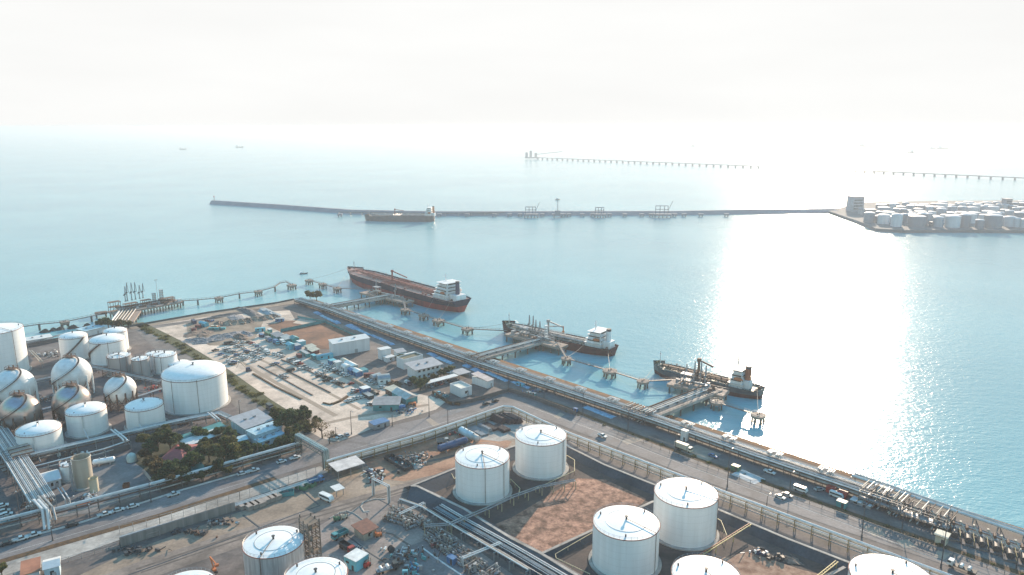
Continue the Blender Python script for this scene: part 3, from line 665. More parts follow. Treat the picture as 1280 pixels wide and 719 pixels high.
rack('apron_pipe_rack', 'low rack of thin white pipes along the concrete apron by the slab stacks', [(151, 678), (200, 663.5), (300, 634.5), (398, 602)], 1.8, 2.4, (1.5,), [(-.9, 1.8, .16, M_pipew), (-.2, 1.8, .2, M_pipew), (.5, 1.8, .14, M_ins), (1.0, 1.8, .16, M_pipew)], 5)
# ---------------------------------------------------------------- ships
M_hullblue = mat('hull_blue_black', (.010, .026, .058), .7, scale=.2, col2=(.007, .018, .04), streak=True, spec=.12)
M_hullred = mat('hull_antifouling_red', (.30, .04, .035), .6, scale=.2, col2=(.17, .028, .028), streak=True, spec=.2)
M_hulldark = mat('hull_dark_maroon', (.10, .026, .028), .6, scale=.25, col2=(.05, .018, .02), streak=True, spec=.15)
M_hullgrey = mat('hull_slate', (.07, .085, .10), .5, scale=.25, col2=(.045, .055, .065))
M_deckred = mat('sunlit_oxide_deck', (.56, .29, .25), .36, scale=.3, col2=(.28, .12, .095))  # oxide red lightened to pink, sun glint put into the base colour
M_deckgreen = mat('green_deck', (.10, .15, .13), .55, scale=.3, col2=(.06, .09, .085))
M_shipwhite = mat('ship_white', (.72, .73, .74), .5, scale=.4, col2=(.6, .6, .6), streak=True)
M_glassd = mat('dark_glazing', (.02, .025, .03), .2)
M_orange = mat('orange_paint', (.55, .16, .05), .5)
M_redp2 = mat('red_paint', (.45, .05, .05), .5)
M_navy = mat('navy_paint', (.03, .045, .10), .5)
M_pipered = mat('red_oxide_pipe', (.24, .07, .06), .55)

def ship(label, bow, zb, stern, zs, B, boot, mup, mlow, mdeck, house, pipes_m, funnel_m, heavy=True, group=None):
    b = W(*bow, SEA+zb); s = W(*stern, SEA+zs); d = Vector((b.x-s.x, b.y-s.y, 0)); L = d.length
    t = thing('tanker_ship', label, 'ship', (s.x, s.y, SEA), math.atan2(d.y, d.x), group)
    NS_ = 28
    def sheer(f): return zs+(zb-2.0-zs)*max(0, (f-.35)/.65)**2*.8+(2.0 if f > .915 else 0)
    def hb_deck(f):
        if f < .1: return B/2*(.78+.22*math.sin(f/.1*math.pi/2))
        if f > .78: return B/2*max(0.0, 1-((f-.78)/.22)**2.3)
        return B/2
    def hb_wl(f):
        if f < .22: return B/2*(.12+.88*math.sin(f/.22*math.pi/2))
        if f > .70: return B/2*max(0.0, 1-((f-.70)/.275)**1.7)
        return B/2
    fs = [i/NS_ for i in range(NS_+1)]+[.914, .916]; fs = sorted(fs)
    up = MB(); lo = MB(); dk = MB(); n = len(fs); U = []; Lw = []
    for f in fs:
        zd = sheer(f); x = f*L; k = boot/zd
        hd = hb_deck(f); hw = hb_wl(f); hm_ = hw+(hd-hw)*k**1.2
        xb = x-(L*.022*(1-0) if f > .97 else 0)*0
        U += [Vector((x, -hd, zd+1.0)), Vector((x-max(0, f-.9)*L*.12, -hm_, boot)), Vector((x-max(0, f-.9)*L*.12, hm_, boot)), Vector((x, hd, zd+1.0))]
        Lw += [Vector((x-max(0, f-.9)*L*.12, -hm_, boot)), Vector((x-max(0, f-.9)*L*.24, -hw, -1.5)), Vector((x-max(0, f-.9)*L*.24, hw, -1.5)), Vector((x-max(0, f-.9)*L*.12, hm_, boot))]
    up.add(U, [(4*i, 4*i+1, 4*i+5, 4*i+4) for i in range(n-1)]+[(4*i+2, 4*i+3, 4*i+7, 4*i+6) for i in range(n-1)]+[(0, 3, 2, 1)])
    lo.add(Lw, [(4*i, 4*i+1, 4*i+5, 4*i+4) for i in range(n-1)]+[(4*i+2, 4*i+3, 4*i+7, 4*i+6) for i in range(n-1)]+[(0, 3, 2, 1)])
    D = []
    for f in fs: D += [Vector((f*L, -hb_deck(f)+.05, sheer(f))), Vector((f*L, hb_deck(f)-.05, sheer(f)))]
    dk.add(D, [(2*i, 2*i+1, 2*i+3, 2*i+2) for i in range(n-1)])
    up.build('hull_topsides', mup, t, True); lo.build('hull_bottom', mlow, t, True); dk.build('deck', mdeck, t)
    # accommodation block at the stern, stepped tiers with dark window bands
    hx, hl, nt, hw_ = house; z = zs; x0 = hx*L
    for i in range(nt):
        w_ = B*hw_*(1-.06*i); l_ = hl*L*(1-.10*i); th = 2.7
        o = MB().box((x0+l_/2*.6, 0, z+th/2), (l_, w_, th)).build('deckhouse_tier', M_shipwhite, t)
        g = MB()
        if i:
            g.box((x0+l_/2*.6, 0, z+th*.62), (l_+.1, w_*.84, .75 if i < nt-1 else 1.1)).box((x0+l_/2*.6, 0, z+th*.62), (l_*.84, w_+.1, .75))
            g.build('window_band', M_glassd, o)
        MB().box((x0+l_/2*.6, 0, z+th+.06), (l_+1.2, w_+(1.6 if i < nt-1 else 5), .14)).build('deck_edge', M_shipwhite, o)
        z += th+.12
    m_ = MB(); m_.cyl((x0+hl*L*.4, 0, z), (x0+hl*L*.4, 0, z+6.5), .35, .18).beam((x0+hl*L*.4, -2.2, z+4), (x0+hl*L*.4, 2.2, z+4), .2).box((x0+hl*L*.4, 0, z+5), (.3, 3, .4)).beam((x0+hl*L*.4-1.5, 0, z), (x0+hl*L*.4, 0, z+4), .2)
    m_.build('radar_mast', M_shipwhite, t)
    fx = x0-hl*L*.42; fz = zs+(nt-1)*2.8
    MB().box((fx, 0, zs+2.5), (hl*L*.5, B*.4, 5)).build('engine_casing', M_shipwhite, t)
    f_ = MB().lathe((fx, 0, zs+5), [(1.9, 0), (1.7, fz-zs-1), (.01, fz-zs-1)], 12).build('funnel', funnel_m, t, True)
    MB().lathe((fx, 0, fz+3.3), [(1.75, 0), (1.7, 1.6), (1.2, 1.6), (.01, 1.5)], 12).build('funnel_top', M_dark, f_, True)
    # stern gear
    for sy in (-1, 1):
        o = MB().sphere((0, 0, 0), 1.3, 10, 6, .8); o = o.build('lifeboat', M_orange, t, True); o.location = (x0+hl*L*.05, sy*(B*hw_/2+.8), zs+6); o.scale = (2.2, 1, 1)
        w2 = MB(); w2.cyl((L*.035, sy*B*.2-1, zs+.9), (L*.035, sy*B*.2+1, zs+.9), .7).box((L*.035, sy*B*.2, zs+.4), (1.6, 2.6, .8)); w2.build('winch', M_brown, t)
    # cargo deck
    xa, xb2 = x0+hl*L*.75, L*.90
    for k, y in enumerate((-.20, -.13, -.06, .02, .09, .17)):
        MB().path([(xa, y*B, zs+1.2), (xb2-(k % 3)*L*.05, y*B, zs+1.3+(zb-zs)*.18)], .3+.08*(k % 2), 6).build('cargo_pipe', pipes_m, t, True)
    cw = MB(); cw.box(((xa+xb2)/2, 0, zs+2.5), (xb2-xa, 1.4, .2))
    for i in range(14):
        x = xa+(xb2-xa)*i/13; cw.beam((x, -.5, zs), (x, -.5, zs+2.4), .25); cw.beam((x, .5, zs), (x, .5, zs+2.4), .25); cw.beam((x, -.7, zs+3.4), (x, .7, zs+3.4), .1)
    cw.beam((xa, -.7, zs+3.5), (xb2, -.7, zs+3.5), .1); cw.beam((xa, .7, zs+3.5), (xb2, .7, zs+3.5), .1); cw.build('catwalk', pipes_m, t)
    xm = L*.53; mf = MB()
    for k in range(7):
        x = xm-6+2*k; mf.cyl((x, -B*.43, zs+1.8), (x, B*.43, zs+1.8), .28, n=6)
    for s_ in (-1, 1): mf.box((xm, s_*B*.42, zs+.8), (15, 1.4, .9))
    mf.build('manifold', pipes_m, t)
    cr = MB(); cr.cyl((xm+L*.03, 0, zs), (xm+L*.03, 0, zs+11), .9, .7).beam((xm+L*.03, 0, zs+10.5), (xm-L*.10, 0, zs+8), .8).box((xm+L*.03, 0, zs+10.5), (2, 2, 2)); cr.build('hose_crane', pipes_m if not heavy else M_pipered, t)
    rr = random.Random(int(L*10))
    for k in range(26 if heavy else 34):
        x = xa+(xb2-xa)*rr.random(); y = B*.4*rr.uniform(-1, 1)
        v = MB()
        if k % 3 == 0: v.cyl((x, y, zs), (x, y, zs+2.6), .25, n=6).cyl((x, y, zs+2.6), (x, y, zs+3), .5, n=6)
        elif k % 3 == 1: v.cyl((x, y, zs), (x, y, zs+.9), .9, n=8)
        else: v.box((x, y, zs+.7), (1.6, 1.1, 1.4), rz=rr.random())
        v.build('deck_vent' if k % 3 != 2 else 'deck_locker', [pipes_m, M_steel, M_deckgreen if not heavy else M_pipered][k % 3], t)
    for k in range(5):
        x = xa+(xb2-xa)*(k+.5)/5; v = MB(); v.beam((x, -B*.46, zs+.35), (x, B*.46, zs+.35), .35, .7); v.build('deck_beam', mdeck, t)
    zf = sheer(.95)
    fm = MB(); fm.cyl((L*.93, 0, zf), (L*.93, 0, zf+8.5), .3, .15).beam((L*.93, -1.2, zf+6), (L*.93, 1.2, zf+6), .2).box((L*.93, 0, zf+6.6), (.6, .6, .8)); fm.build('foremast', M_shipwhite if not heavy else M_steel, t)
    for sy in (-1, 1):
        w2 = MB(); w2.cyl((L*.95, sy*B*.12-.8, zf+.8), (L*.95, sy*B*.12+.8, zf+.8), .8).box((L*.95, sy*B*.12, zf+.35), (1.8, 2, .7)); w2.build('windlass', M_brown if heavy else M_green, t)
    rl = MB()
    for sy in (-1, 1):
        pr = None
        for i in range(31):
            f = .02+.9*i/30; q = Vector((f*L, sy*(hb_deck(f)-.2), sheer(f)+1.9)); rl.beam(q-Vector((0, 0, 1.2)), q, .12)
            if pr: rl.beam(pr, q, .1)
            pr = q
    rl.build('railing', M_steel, t)
    return t, L
SH1, L1 = ship('tanker with blue-black and red hull, pinkish deck and white house at the stern', (434.5, 334), 12, (577.5, 376.5), 9.5, 27, 5.2, M_hullblue, M_hullred, M_deckred, (.075, .105, 5, .62), M_pipered, M_navy)
SH2, L2 = ship('small tanker with maroon hull and grey pipe-covered deck at the middle jetty', (627.5, 402), 8, (767.5, 436), 5, 17, 2.2, M_hulldark, M_hulldark, M_deckgreen, (.10, .13, 4, .66), M_steel, M_shipwhite, heavy=False)
SH3, L3 = ship('smallest tanker with dark red hull and tall orange funnel, in the glare', (816.5, 452), 7.5, (952.5, 489), 4.6, 14, 2.4, M_hullgrey, M_hulldark, M_deckgreen, (.17, .11, 4, .68), M_brown, mat('brick_orange_funnel', (.36, .11, .05), .6), heavy=False)
SH4, L4 = ship('distant grey tanker lying at the breakwater jetty', (455.5, 269), 9, (543, 270), 9, 22, 2, M_hullgrey, M_hullgrey, M_hullgrey, (.05, .09, 5, .8), M_steel, M_orange)
MB().cyl((L2*.205, -7.6, 9.2), (L2*.205, -6.9, 9.2), 1.5, n=16).build('red_disc', M_redp2, SH2, True)
# ---------------------------------------------------------------- mooring dolphins
M_pile = mat('wet_concrete_pile', (.17, .15, .135), .8, scale=.5, col2=(.09, .08, .075))
M_deckc = mat('dolphin_deck', (.34, .25, .20), .85, scale=.4, col2=(.25, .185, .155))
def dolphin_geo(kind):
    t = thing('mooring_dolphin', 'concrete mooring dolphin', 'mooring dolphin', (0, 0, 0), 0)
    h = 4.6; r = 4.6
    if kind == 'round':
        MB().lathe((0, 0, h-1.4), [(r*.9, 0), (r, .2), (r, 1.4), (.01, 1.4)], 16).build('deck_slab', M_deckc, t)
    else:
        MB().box((0, 0, h-.8), (r*1.8, r*1.8, 1.6)).build('deck_slab', M_deckc, t)
    pts = [(r*.72*math.cos(2*math.pi*k/6), r*.72*math.sin(2*math.pi*k/6)) for k in range(6)] if kind == 'round' else [(a*r*.62, b*r*.62) for a in (-1, 1) for b in (-1, 1)]
    for (x, y) in pts: MB().cyl((x*1.12, y*1.12, -3), (x, y, h-1.3), .55 if kind == 'round' else .8, n=8).build('pile', M_pile, t, True)
    if kind != 'round': MB().box((0, 0, 1.9), (r*1.3, .5, .6)).build('pile_brace', M_pile, t)
    for s in (-1, 1): MB().lathe((s*1.2, 0, h), [(.55, 0), (.3, .35), (.3, .9), (.6, 1.1), (.01, 1.2)], 8).build('bollard', M_dark, t, True)
    g = MB()
    for k in range(10):
        a = 2*math.pi*k/10; a2 = 2*math.pi*(k+1)/10; q = r*.93
        g.beam((q*math.cos(a), q*math.sin(a), h), (q*math.cos(a), q*math.sin(a), h+1.1), .08)
        if k not in (2, 7): g.beam((q*math.cos(a), q*math.sin(a), h+1.1), (q*math.cos(a2), q*math.sin(a2), h+1.1), .07)
    g.build('guard_rail', M_steel, t)
    return t
DR = proto(dolphin_geo, 'round'); DS = proto(dolphin_geo, 'square')
DG = 'mooring dolphins'
def dolph(pr, x, y, wpx, label, rz=.78):
    p = W(x, y, SEA+4.6); sc = wpx*scale_at(p)/9.4
    return place(pr, (p.x, p.y, SEA), rz, label, (sc, sc, 1), DG), Vector((p.x, p.y, SEA+4.6))
dd = {}
for key, pr, x, y, w_, lab in (
    ('a1', DR, 708, 447.5, 14, 'round dolphin nearest the stern of the middle jetty'), ('a2', DR, 762.4, 463, 19, 'large round dolphin below the stern of the middle tanker'),
    ('a3', DR, 803.7, 476, 16, 'round dolphin between the middle and third tankers'), ('c1', DR, 896, 502, 17, 'round dolphin just past the third jetty road deck'),
    ('c2', DR, 948, 518.5, 19, 'last round dolphin standing in the glitter'),
    ('b1', DS, 506.8, 386.5, 11, 'square dolphin at the foot of the sloping gangway by the big tanker'), ('b2', DS, 529.7, 393.3, 11, 'second square dolphin below the big tanker hull'),
    ('b3', DS, 548.3, 400, 13.5, 'third square dolphin, under the stern line of the big tanker'), ('b4', DS, 584.4, 410.5, 13, 'lone square dolphin between the big tanker and middle jetty'),
    ('d1', DS, 386.4, 350, 9, 'outermost of three square dolphins ahead of the big tanker bow'), ('d2', DS, 403.3, 354.8, 9, 'middle of three square dolphins ahead of the big tanker bow'), ('d3', DS, 421.6, 360, 9.5, 'inner of three square dolphins ahead of the big tanker bow'),
    ('e1', DS, 80.6, 402, 10.5, 'low dolphin left of the gas jetty, off the tank farm'), ('e2', DS, 273.5, 372, 9.5, 'low dolphin right of the gas jetty head'), ('e3', DS, 322.8, 364, 9, 'low dolphin midway on the long thin walkway'), ('e4', DS, 364.6, 356, 10.5, 'low dolphin at the end of the long thin walkway')):
    _, dd[key] = dolph(pr, x, y, w_, lab)
M_walk = mat('walkway_steel', (.15, .14, .14), .6)
def catwalk(label, pts, wd=1.3, piers=()):
    o = pts[0]; t = thing('catwalk', label, 'walkway', o, 0, 'catwalks between dolphins'); L = [p-o for p in pts]
    d = MB(); r = MB()
    for a, b in zip(L, L[1:]):
        d.beam(a-Vector((0, 0, .3)), b-Vector((0, 0, .3)), wd, .5); n = max(1, int((b-a).length/3)); nn = Vector((-(b-a).y, (b-a).x, 0)).normalized()*wd/2
        for s in (-1, 1):
            r.beam(a+nn*s+Vector((0, 0, 1)), b+nn*s+Vector((0, 0, 1)), .09)
            for i in range(n+1): v = a.lerp(b, i/n)+nn*s; r.beam(v, v+Vector((0, 0, 1)), .07)
    d.build('girder', M_walk, t); r.build('railing', M_walk, t)
    for p in piers:
        q = p-o; MB().cyl((q.x, q.y, SEA-3-o.z), (q.x, q.y, q.z-.5), .8, n=8).build('pier', M_pile, t, True)
Z5 = SEA+4.9
catwalk('walkway between the first two round dolphins of the middle jetty', [dd['a1'], dd['a2']])
catwalk('walkway between the two round dolphins off the third tanker bow', [dd['a2'], dd['a3']])
catwalk('walkway from the round dolphin to the third jetty platform', [dd['a3'], W(846, 474, Z5)])
catwalk('walkway between the two dolphins in the glitter', [dd['c1'], dd['c2']])
catwalk('walkway from the third jetty to the dolphin beside it', [W(878, 495, Z5), dd['c1']])
catwalk('walkway between first and second square dolphins at the big tanker', [dd['b1'], dd['b2']])
catwalk('walkway between second and third square dolphins at the big tanker', [dd['b2'], dd['b3']])
catwalk('walkway between the third and the lone square dolphin', [dd['b3'], dd['b4']])
catwalk('walkway from the lone square dolphin to the middle jetty', [dd['b4'], W(634, 413, Z5)])
catwalk('walkway between outer and middle dolphins ahead of the bow', [dd['d1'], dd['d2']])
catwalk('walkway between middle and inner dolphins ahead of the bow', [dd['d2'], dd['d3']])
catwalk('walkway from the inner bow dolphin to the first jetty', [dd['d3'], W(466, 361.5, Z5)])
catwalk('walkway from the tank farm shore to the low dolphin', [W(-40, 418, Z5), W(28, 408, Z5), W(49, 405, Z5), dd['e1']], piers=[W(48.7, 405.3, Z5), W(5, 411.5, Z5)])
catwalk('walkway from the low dolphin to the gas jetty', [dd['e1'], W(114, 395, Z5), W(126, 391.5, Z5)], piers=[W(114, 395, Z5)])
catwalk('walkway from the gas jetty to the first dolphin', [W(222, 376, Z5), W(247, 374.5, Z5), dd['e2']], piers=[W(247, 374.8, Z5)])
catwalk('walkway between the first and second dolphins past the gas jetty', [dd['e2'], W(299, 366.8, Z5), dd['e3']], piers=[W(299, 366.8, Z5)])
catwalk('bent walkway to the end dolphin', [dd['e3'], W(343, 358.5, Z5), W(350, 353.5, Z5), W(358, 352, Z5), dd['e4']], piers=[W(343.6, 358.5, Z5)])
catwalk('sloping gangway beside the stern of the big tanker', [W(503, 370, SEA+7), dd['b1']])
catwalk('sloping orange-topped gangway at the middle jetty', [W(697, 428, SEA+7), dd['a1']])
# ---------------------------------------------------------------- jetties
def jetty(label, p, q, wd, head, hw, pipes=4, road=1, zt=SEA+5.6):
    """trestle from p to q (pixels at deck level), head: two ends of the loading platform"""
    a, b = W(*p, zt), W(*q, zt); t = thing('jetty', label, 'jetty', (a.x, a.y, SEA), ang(a, b), 'loading jetties'); L = (Vector((b.x-a.x, b.y-a.y))).length; z = zt-SEA
    d = MB(); d.box((L/2, 0, z-.5), (L, wd, 1.0)); d.build('trestle_deck', M_conc, t)
    d = MB(); d.box((L/2, -wd*.26, z+.06), (L-.4, wd*.34, .1)); d.build('roadway', M_asphold, t)
    for s in (-1, 1):
        d = MB(); d.box((L/2, s*(wd/2-.15), z+.35), (L, .3, .7)); d.build('kerb', M_conc, t)
    n = max(3, int(L/11))
    for i in range(n+1):
        x = 2+(L-4)*i/n
        d = MB(); d.box((x, 0, z-1.4), (1.0, wd*.95, .9)); d.build('pile_cap', M_pile, t)
        for s in (-1, 1): MB().cyl((x, s*wd*.38, -3), (x, s*wd*.38, z-1.2), .5, n=8).build('pile', M_pile, t, True)
    for k in range(pipes):
        y = wd*(.02+.43*k/max(1, pipes-1)); MB().path([(-3, y, z+1.1), (L, y, z+1.1)], .3+.1*(k % 2), 8).build('pipe', [M_pipew, M_ins, M_pipeg, M_brown][k % 4], t, True)
    for i in range(int(L/8)): MB().box((4+8*i, wd*.24, z+.4), (.4, wd*.5, .8)).build('pipe_sleeper', M_concd, t)
    r = MB()
    r.beam((0, -wd/2+.1, z+1.7), (L, -wd/2+.1, z+1.7), .08); 
    for i in range(int(L/4)): r.beam((4*i+1, -wd/2+.1, z), (4*i+1, -wd/2+.1, z+1.7), .08)
    r.build('railing', M_steel, t)
    h0, h1 = W(*head[0], zt), W(*head[1], zt)
    t2 = thing('loading_platform', label.replace('jetty', 'platform at the head of the jetty', 1) if False else head[2], 'platform', ((h0.x+h1.x)/2, (h0.y+h1.y)/2, SEA), ang(h0, h1), 'loading platforms'); HL = (Vector((h1.x-h0.x, h1.y-h0.y))).length
    MB().box((0, 0, z-.7), (HL, hw, 1.6)).build('deck_slab', M_deckc, t2)
    n = max(2, int(HL/7))
    for i in range(n+1):
        for s in (-1, 1): MB().cyl((-HL/2+1.5+(HL-3)*i/n, s*hw*.4, -3), (-HL/2+1.5+(HL-3)*i/n, s*hw*.4, z-1), .6, n=8).build('pile', M_pile, t2, True)
    for k in range(4): MB().path([(-HL*.35+k*1.2, -hw*.4, z+.9+.3*k), (-HL*.35+k*1.2, hw*.25, z+.9+.3*k), (HL*.3-k, hw*.25, z+.9+.3*k)], .28, 6).build('pipe', [M_ins, M_pipeg, M_brown, M_pipew][k], t2, True)
    rr = random.Random(int(HL*7))
    for k in range(9):
        x = rr.uniform(-.42, .42)*HL; y = rr.uniform(-.35, .35)*hw; hh = rr.uniform(1, 3)
        v = MB(); v.box((x, y, z+hh/2), (rr.uniform(1, 3), rr.uniform(.8, 2), hh)); v.build('equipment_box', [M_steel, M_brown, M_pipeg][k % 3], t2)
    r = MB()
    for s in (-1, 1):
        r.beam((-HL/2, s*hw/2*.97, z+1.2), (HL/2, s*hw/2*.97, z+1.2), .1)
        for i in range(int(HL/3)+1): r.beam((-HL/2+3*i, s*hw/2*.97, z), (-HL/2+3*i, s*hw/2*.97, z+1.2), .08)
    r.build('railing', M_steel, t2)
    for s in (-.35, 0, .35): 
        MB().box((s*HL, hw/2+.5, z-2), (2, 1, 3)).build('fender', M_dark, t2)
    # two-storey steel frame
    fr = MB(); fx = -HL*.2
    for x in (fx-3, fx, fx+3):
        for y in (-2, 2): fr.beam((x, y, z), (x, y, z+7), .3)
    for zz in (3.4, 7): fr.box((fx, 0, z+zz), (7, 4.6, .25))
    fr.beam((fx-3, -2, z), (fx, -2, z+3.4), .2).beam((fx, -2, z), (fx+3, -2, z+3.4), .2).beam((fx-3, -2, z+3.4), (fx, -2, z+7), .2)
    fr.build('steel_frame', M_pipeg, t2)
    return t, t2
jetty('jetty trestle carrying pipes to the big tanker', (414, 383.5), (488, 370), 9, ((455, 364.5), (512, 377), 'loading platform alongside the big tanker'), 11)
jetty('jetty trestle carrying pipes and a road to the middle tanker', (604, 445.5), (687, 423), 10, ((636, 416), (705, 433), 'loading platform alongside the middle tanker'), 10)
jetty('jetty trestle with lit roadway to the tanker in the glare', (806, 520), (893, 486), 11, ((838, 477), (908, 492), 'loading platform alongside the tanker in the glare'), 11)
def arm():
    t = thing('marine_loader', 'marine loading arm', 'loading arm', (0, 0, 0), 0)
    MB().cyl((0, 0, 0), (0, 0, 8), .5, .4, 8).cyl((0, 0, 0), (0, 0, .8), .9, n=8).build('riser', M_steel, t, True)
    MB().beam((0, 0, 7.5), (.8, 0, 16), .5).beam((.8, 0, 16), (1.6, 0, 7.2), .35).box((-.6, 0, 6.8), (1.2, 1, 1.4)).build('boom', M_pipeg, t)
    MB().lathe((0, 0, 7.6), [(.9, -.3), (.9, .3)], 10).build('swivel', M_dark, t)
    return t
AR = proto(arm)
for i, (x, yb, yt, where) in enumerate(((157, 377, 358, 'leftmost on the gas jetty'), (159.5, 376.5, 353.5, 'second and tallest on the gas jetty'), (165, 375.5, 353.5, 'third on the gas jetty'), (169.5, 374.5, 353, 'fourth on the gas jetty'), (174.7, 373.5, 356.5, 'fifth on the gas jetty'), (179, 372.8, 354.5, 'last on the gas jetty, nearest the tower'),
      (470, 364, 350.5, 'alone left of the frame beside the big tanker'), (494, 370, 355, 'right of the frame beside the big tanker'),
      (661, 415, 394, 'tallest left one of the middle jetty'), (665.7, 416.5, 395, 'second at the middle jetty'), (669, 417.5, 400, 'third at the middle jetty'), (674, 419, 402, 'last of four at the middle jetty'),
      (857, 476, 455.5, 'first at the jetty in the glare'), (867, 478, 452, 'second at the jetty in the glare'), (875, 479.5, 451, 'tallest at the jetty in the glare'), (881, 481, 457, 'last at the jetty in the glare'))):
    p = W(x, yb, SEA+5.6); h = zat(p, yt)-p.z
    place(AR, p, .9, 'grey loading arm, '+where, (1, 1, max(.4, h/16)), 'marine loading arms')
# gas jetty head at the left
def gas_head():
    z = 5.6; a, b = W(138, 391, SEA+z), W(224, 375.5, SEA+z); t = thing('gas_jetty', 'rusty loading deck on piles reached by white pipes, out from the tank farm', 'jetty', ((a.x+b.x)/2, (a.y+b.y)/2, SEA), ang(a, b), 'loading jetties'); L = (b-a).length
    MB().box((0, 0, z-.6), (L, 15, 1.2)).build('deck_slab', M_deckc, t)
    for i in range(8):
        for s in (-1, 0, 1): MB().cyl((-L/2+2+(L-4)*i/7, s*6, -3), (-L/2+2+(L-4)*i/7, s*6, z-1), .55, n=8).build('pile', M_pile, t, True)
    for k in range(5): MB().path([(-L*.4, 1.2*k-1, z+1+.4*k), (L*.42-k*2, 1.2*k-1, z+1+.4*k)], .32, 6).build('pipe', [M_brown, M_pipeg, M_ins, M_brown, M_pipeg][k], t, True)
    for x, w_, h in ((-L*.42, 8, 8), (-L*.2, 10, 4.5), (L*.02, 7, 5), (L*.33, 12, 3.5)):
        f = MB()
        for q in (-.5, 0, .5):
            for y in (0, 4.5): f.beam((x+q*w_, y, z), (x+q*w_, y, z+h), .3)
        for zz in (h*.5, h): f.box((x, 2.2, z+zz), (w_+.6, 5.2, .25))
        f.beam((x-w_/2, 0, z), (x, 0, z+h*.5), .2).beam((x, 0, z+h*.5), (x+w_/2, 0, z+h), .2); f.build('steel_frame', M_brown, t)
    for x, h in ((L*.27, 11), (L*.16, 9)):
        f = MB()
        for q in (-1, 1):
            for y in (3, 5): f.beam((x+q, y, z), (x+q, y, z+h), .35)
        for k in range(5): f.box((x, 4, z+h*(k+1)/5), (2.6, 2.6, .3)); f.beam((x-1, 3, z+h*k/5), (x+1, 3, z+h*(k+1)/5), .2)
        f.build('gangway_tower', M_pipeg, t)
    MB().cyl((L*.22, 5, z), (L*.22, 5, z+20), .16, .1).box((L*.22, 5, z+20), (2.4, .5, .4)).build('light_mast', M_steel, t)
    rr = random.Random(5)
    for k in range(14): 
        x = rr.uniform(-.45, .48)*L; v = MB(); hh = rr.uniform(.8, 2.4); v.box((x, rr.uniform(-6, -1), z+hh/2), (rr.uniform(1, 3), rr.uniform(1, 2), hh)); v.build('equipment_box', [M_brown, M_steel, M_pipew, M_pipeg][k % 4], t)
    r = MB(); r.beam((-L/2, -7.3, z+1.2), (L/2, -7.3, z+1.2), .1)
    for i in range(int(L/3)): r.beam((-L/2+3*i, -7.3, z), (-L/2+3*i, -7.3, z+1.2), .08)
    r.build('railing', M_steel, t)
    # trestle with white pipes back to the shore
    a, b = W(152, 403, 1.5), W(163, 388, 1.5); t = thing('gas_jetty_trestle', 'short trestle of white pipes from the shore to the rusty loading deck', 'jetty', (a.x, a.y, SEA), ang(a, b), 'loading jetties'); L = (Vector((b.x-a.x, b.y-a.y))).length; z = 5
    MB().box((L/2, 0, z-.5), (L, 17, 1)).build('trestle_deck', M_deckc, t)
    for k in range(6): MB().path([(0, 7.2-2.3*k, z+1.3), (L, 7.2-2.3*k, z+1.3)], .4 if k else .7, 8).build('pipe', [M_pipew, M_pipew, M_beige, M_ins, M_beige, M_ins][k], t, True)
    for i in range(4):
        for s in (-1, 1): MB().cyl((4+(L-6)*i/3, s*7.5, -3), (4+(L-6)*i/3, s*7.5, z-.6), .55, n=8).build('pile', M_pile, t, True)
gas_head()
for label, x, y, s in (('square brown landing box at the left end of the gas jetty', 126, 390.5, 13), ('square brown landing at the right end of the gas jetty', 225, 376.5, 8)):
    p = W(x, y, SEA+4); t = thing('landing_stage', label, 'platform', (p.x, p.y, SEA), .6); q = s*scale_at(p)
    MB().box((0, 0, 3.4), (q, q*.7, 1.6)).build('deck_slab', M_brown, t)
    for a in (-1, 1):
        for b in (-1, 1): MB().cyl((a*q*.4, b*q*.28, -3), (a*q*.4, b*q*.28, 3), .5, n=8).build('pile', M_pile, t, True)
# crane with orange boom and white tower at the middle jetty
p = W(682.6, 424, SEA+5.6); t = thing('gangway_crane', 'white tower crane with orange-tipped boom on the middle jetty', 'crane', p, .1)
hh = zat(p, 407)-p.z
cr = MB()
for x in (-.9, .9):
    for y in (-.9, .9): cr.beam((x, y, 0), (x, y, hh), .3)
for k in range(5): cr.box((0, 0, hh*(k+1)/5), (2.1, 2.1, .25)); cr.beam((-.9, -.9, hh*k/5), (.9, -.9, hh*(k+1)/5), .2)
cr.build('tower', M_shipwhite, t)
MB().beam((0, 0, hh*.92), (13, 4, hh*.8), .5).beam((0, 0, hh), (13, 4, hh*.8), .2).build('boom', M_steel, t)
MB().beam((13, 4, hh*.8), (13, 4, hh*.45), .7).box((13, 4, hh*.4), (1.6, 1.2, 1)).build('boom_tip', M_orange, t)
# ---------------------------------------------------------------- far works
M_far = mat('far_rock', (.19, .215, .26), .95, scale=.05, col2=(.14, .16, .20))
def ridge(name, label, line, h, top, slope, m, base=SEA-1):
    P = px(*line); o = P[0].copy(); mb = MB(o); k = len(P)
    rows = [[Vector((v.x, v.y, z)) for v in offline(P, off)] for off, z in ((-top/2-slope, base), (-top/2, h), (top/2, h), (top/2+slope, base))]
    for j in range(3): mb.add(rows[j]+rows[j+1], [(i, i+1, k+i+1, k+i) for i in range(k-1)])
    mb.add([r[0] for r in rows], [(0, 1, 2, 3)]); mb.add([r[-1] for r in rows], [(3, 2, 1, 0)])
    return tag(mb.build(name, m), label, 'breakwater')
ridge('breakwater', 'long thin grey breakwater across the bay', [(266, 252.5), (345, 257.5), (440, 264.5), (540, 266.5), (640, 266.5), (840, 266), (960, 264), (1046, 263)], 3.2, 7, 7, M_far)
p = W(268, 252, 3); t = thing('beacon', 'small beacon post at the outer tip of the breakwater', 'beacon', p); MB().cyl((0, 0, 0), (0, 0, 9), .7, .5).build('post', M_steel, t); MB().cyl((0, 0, 9), (0, 0, 11), 1.2).build('lantern', M_redp2, t)
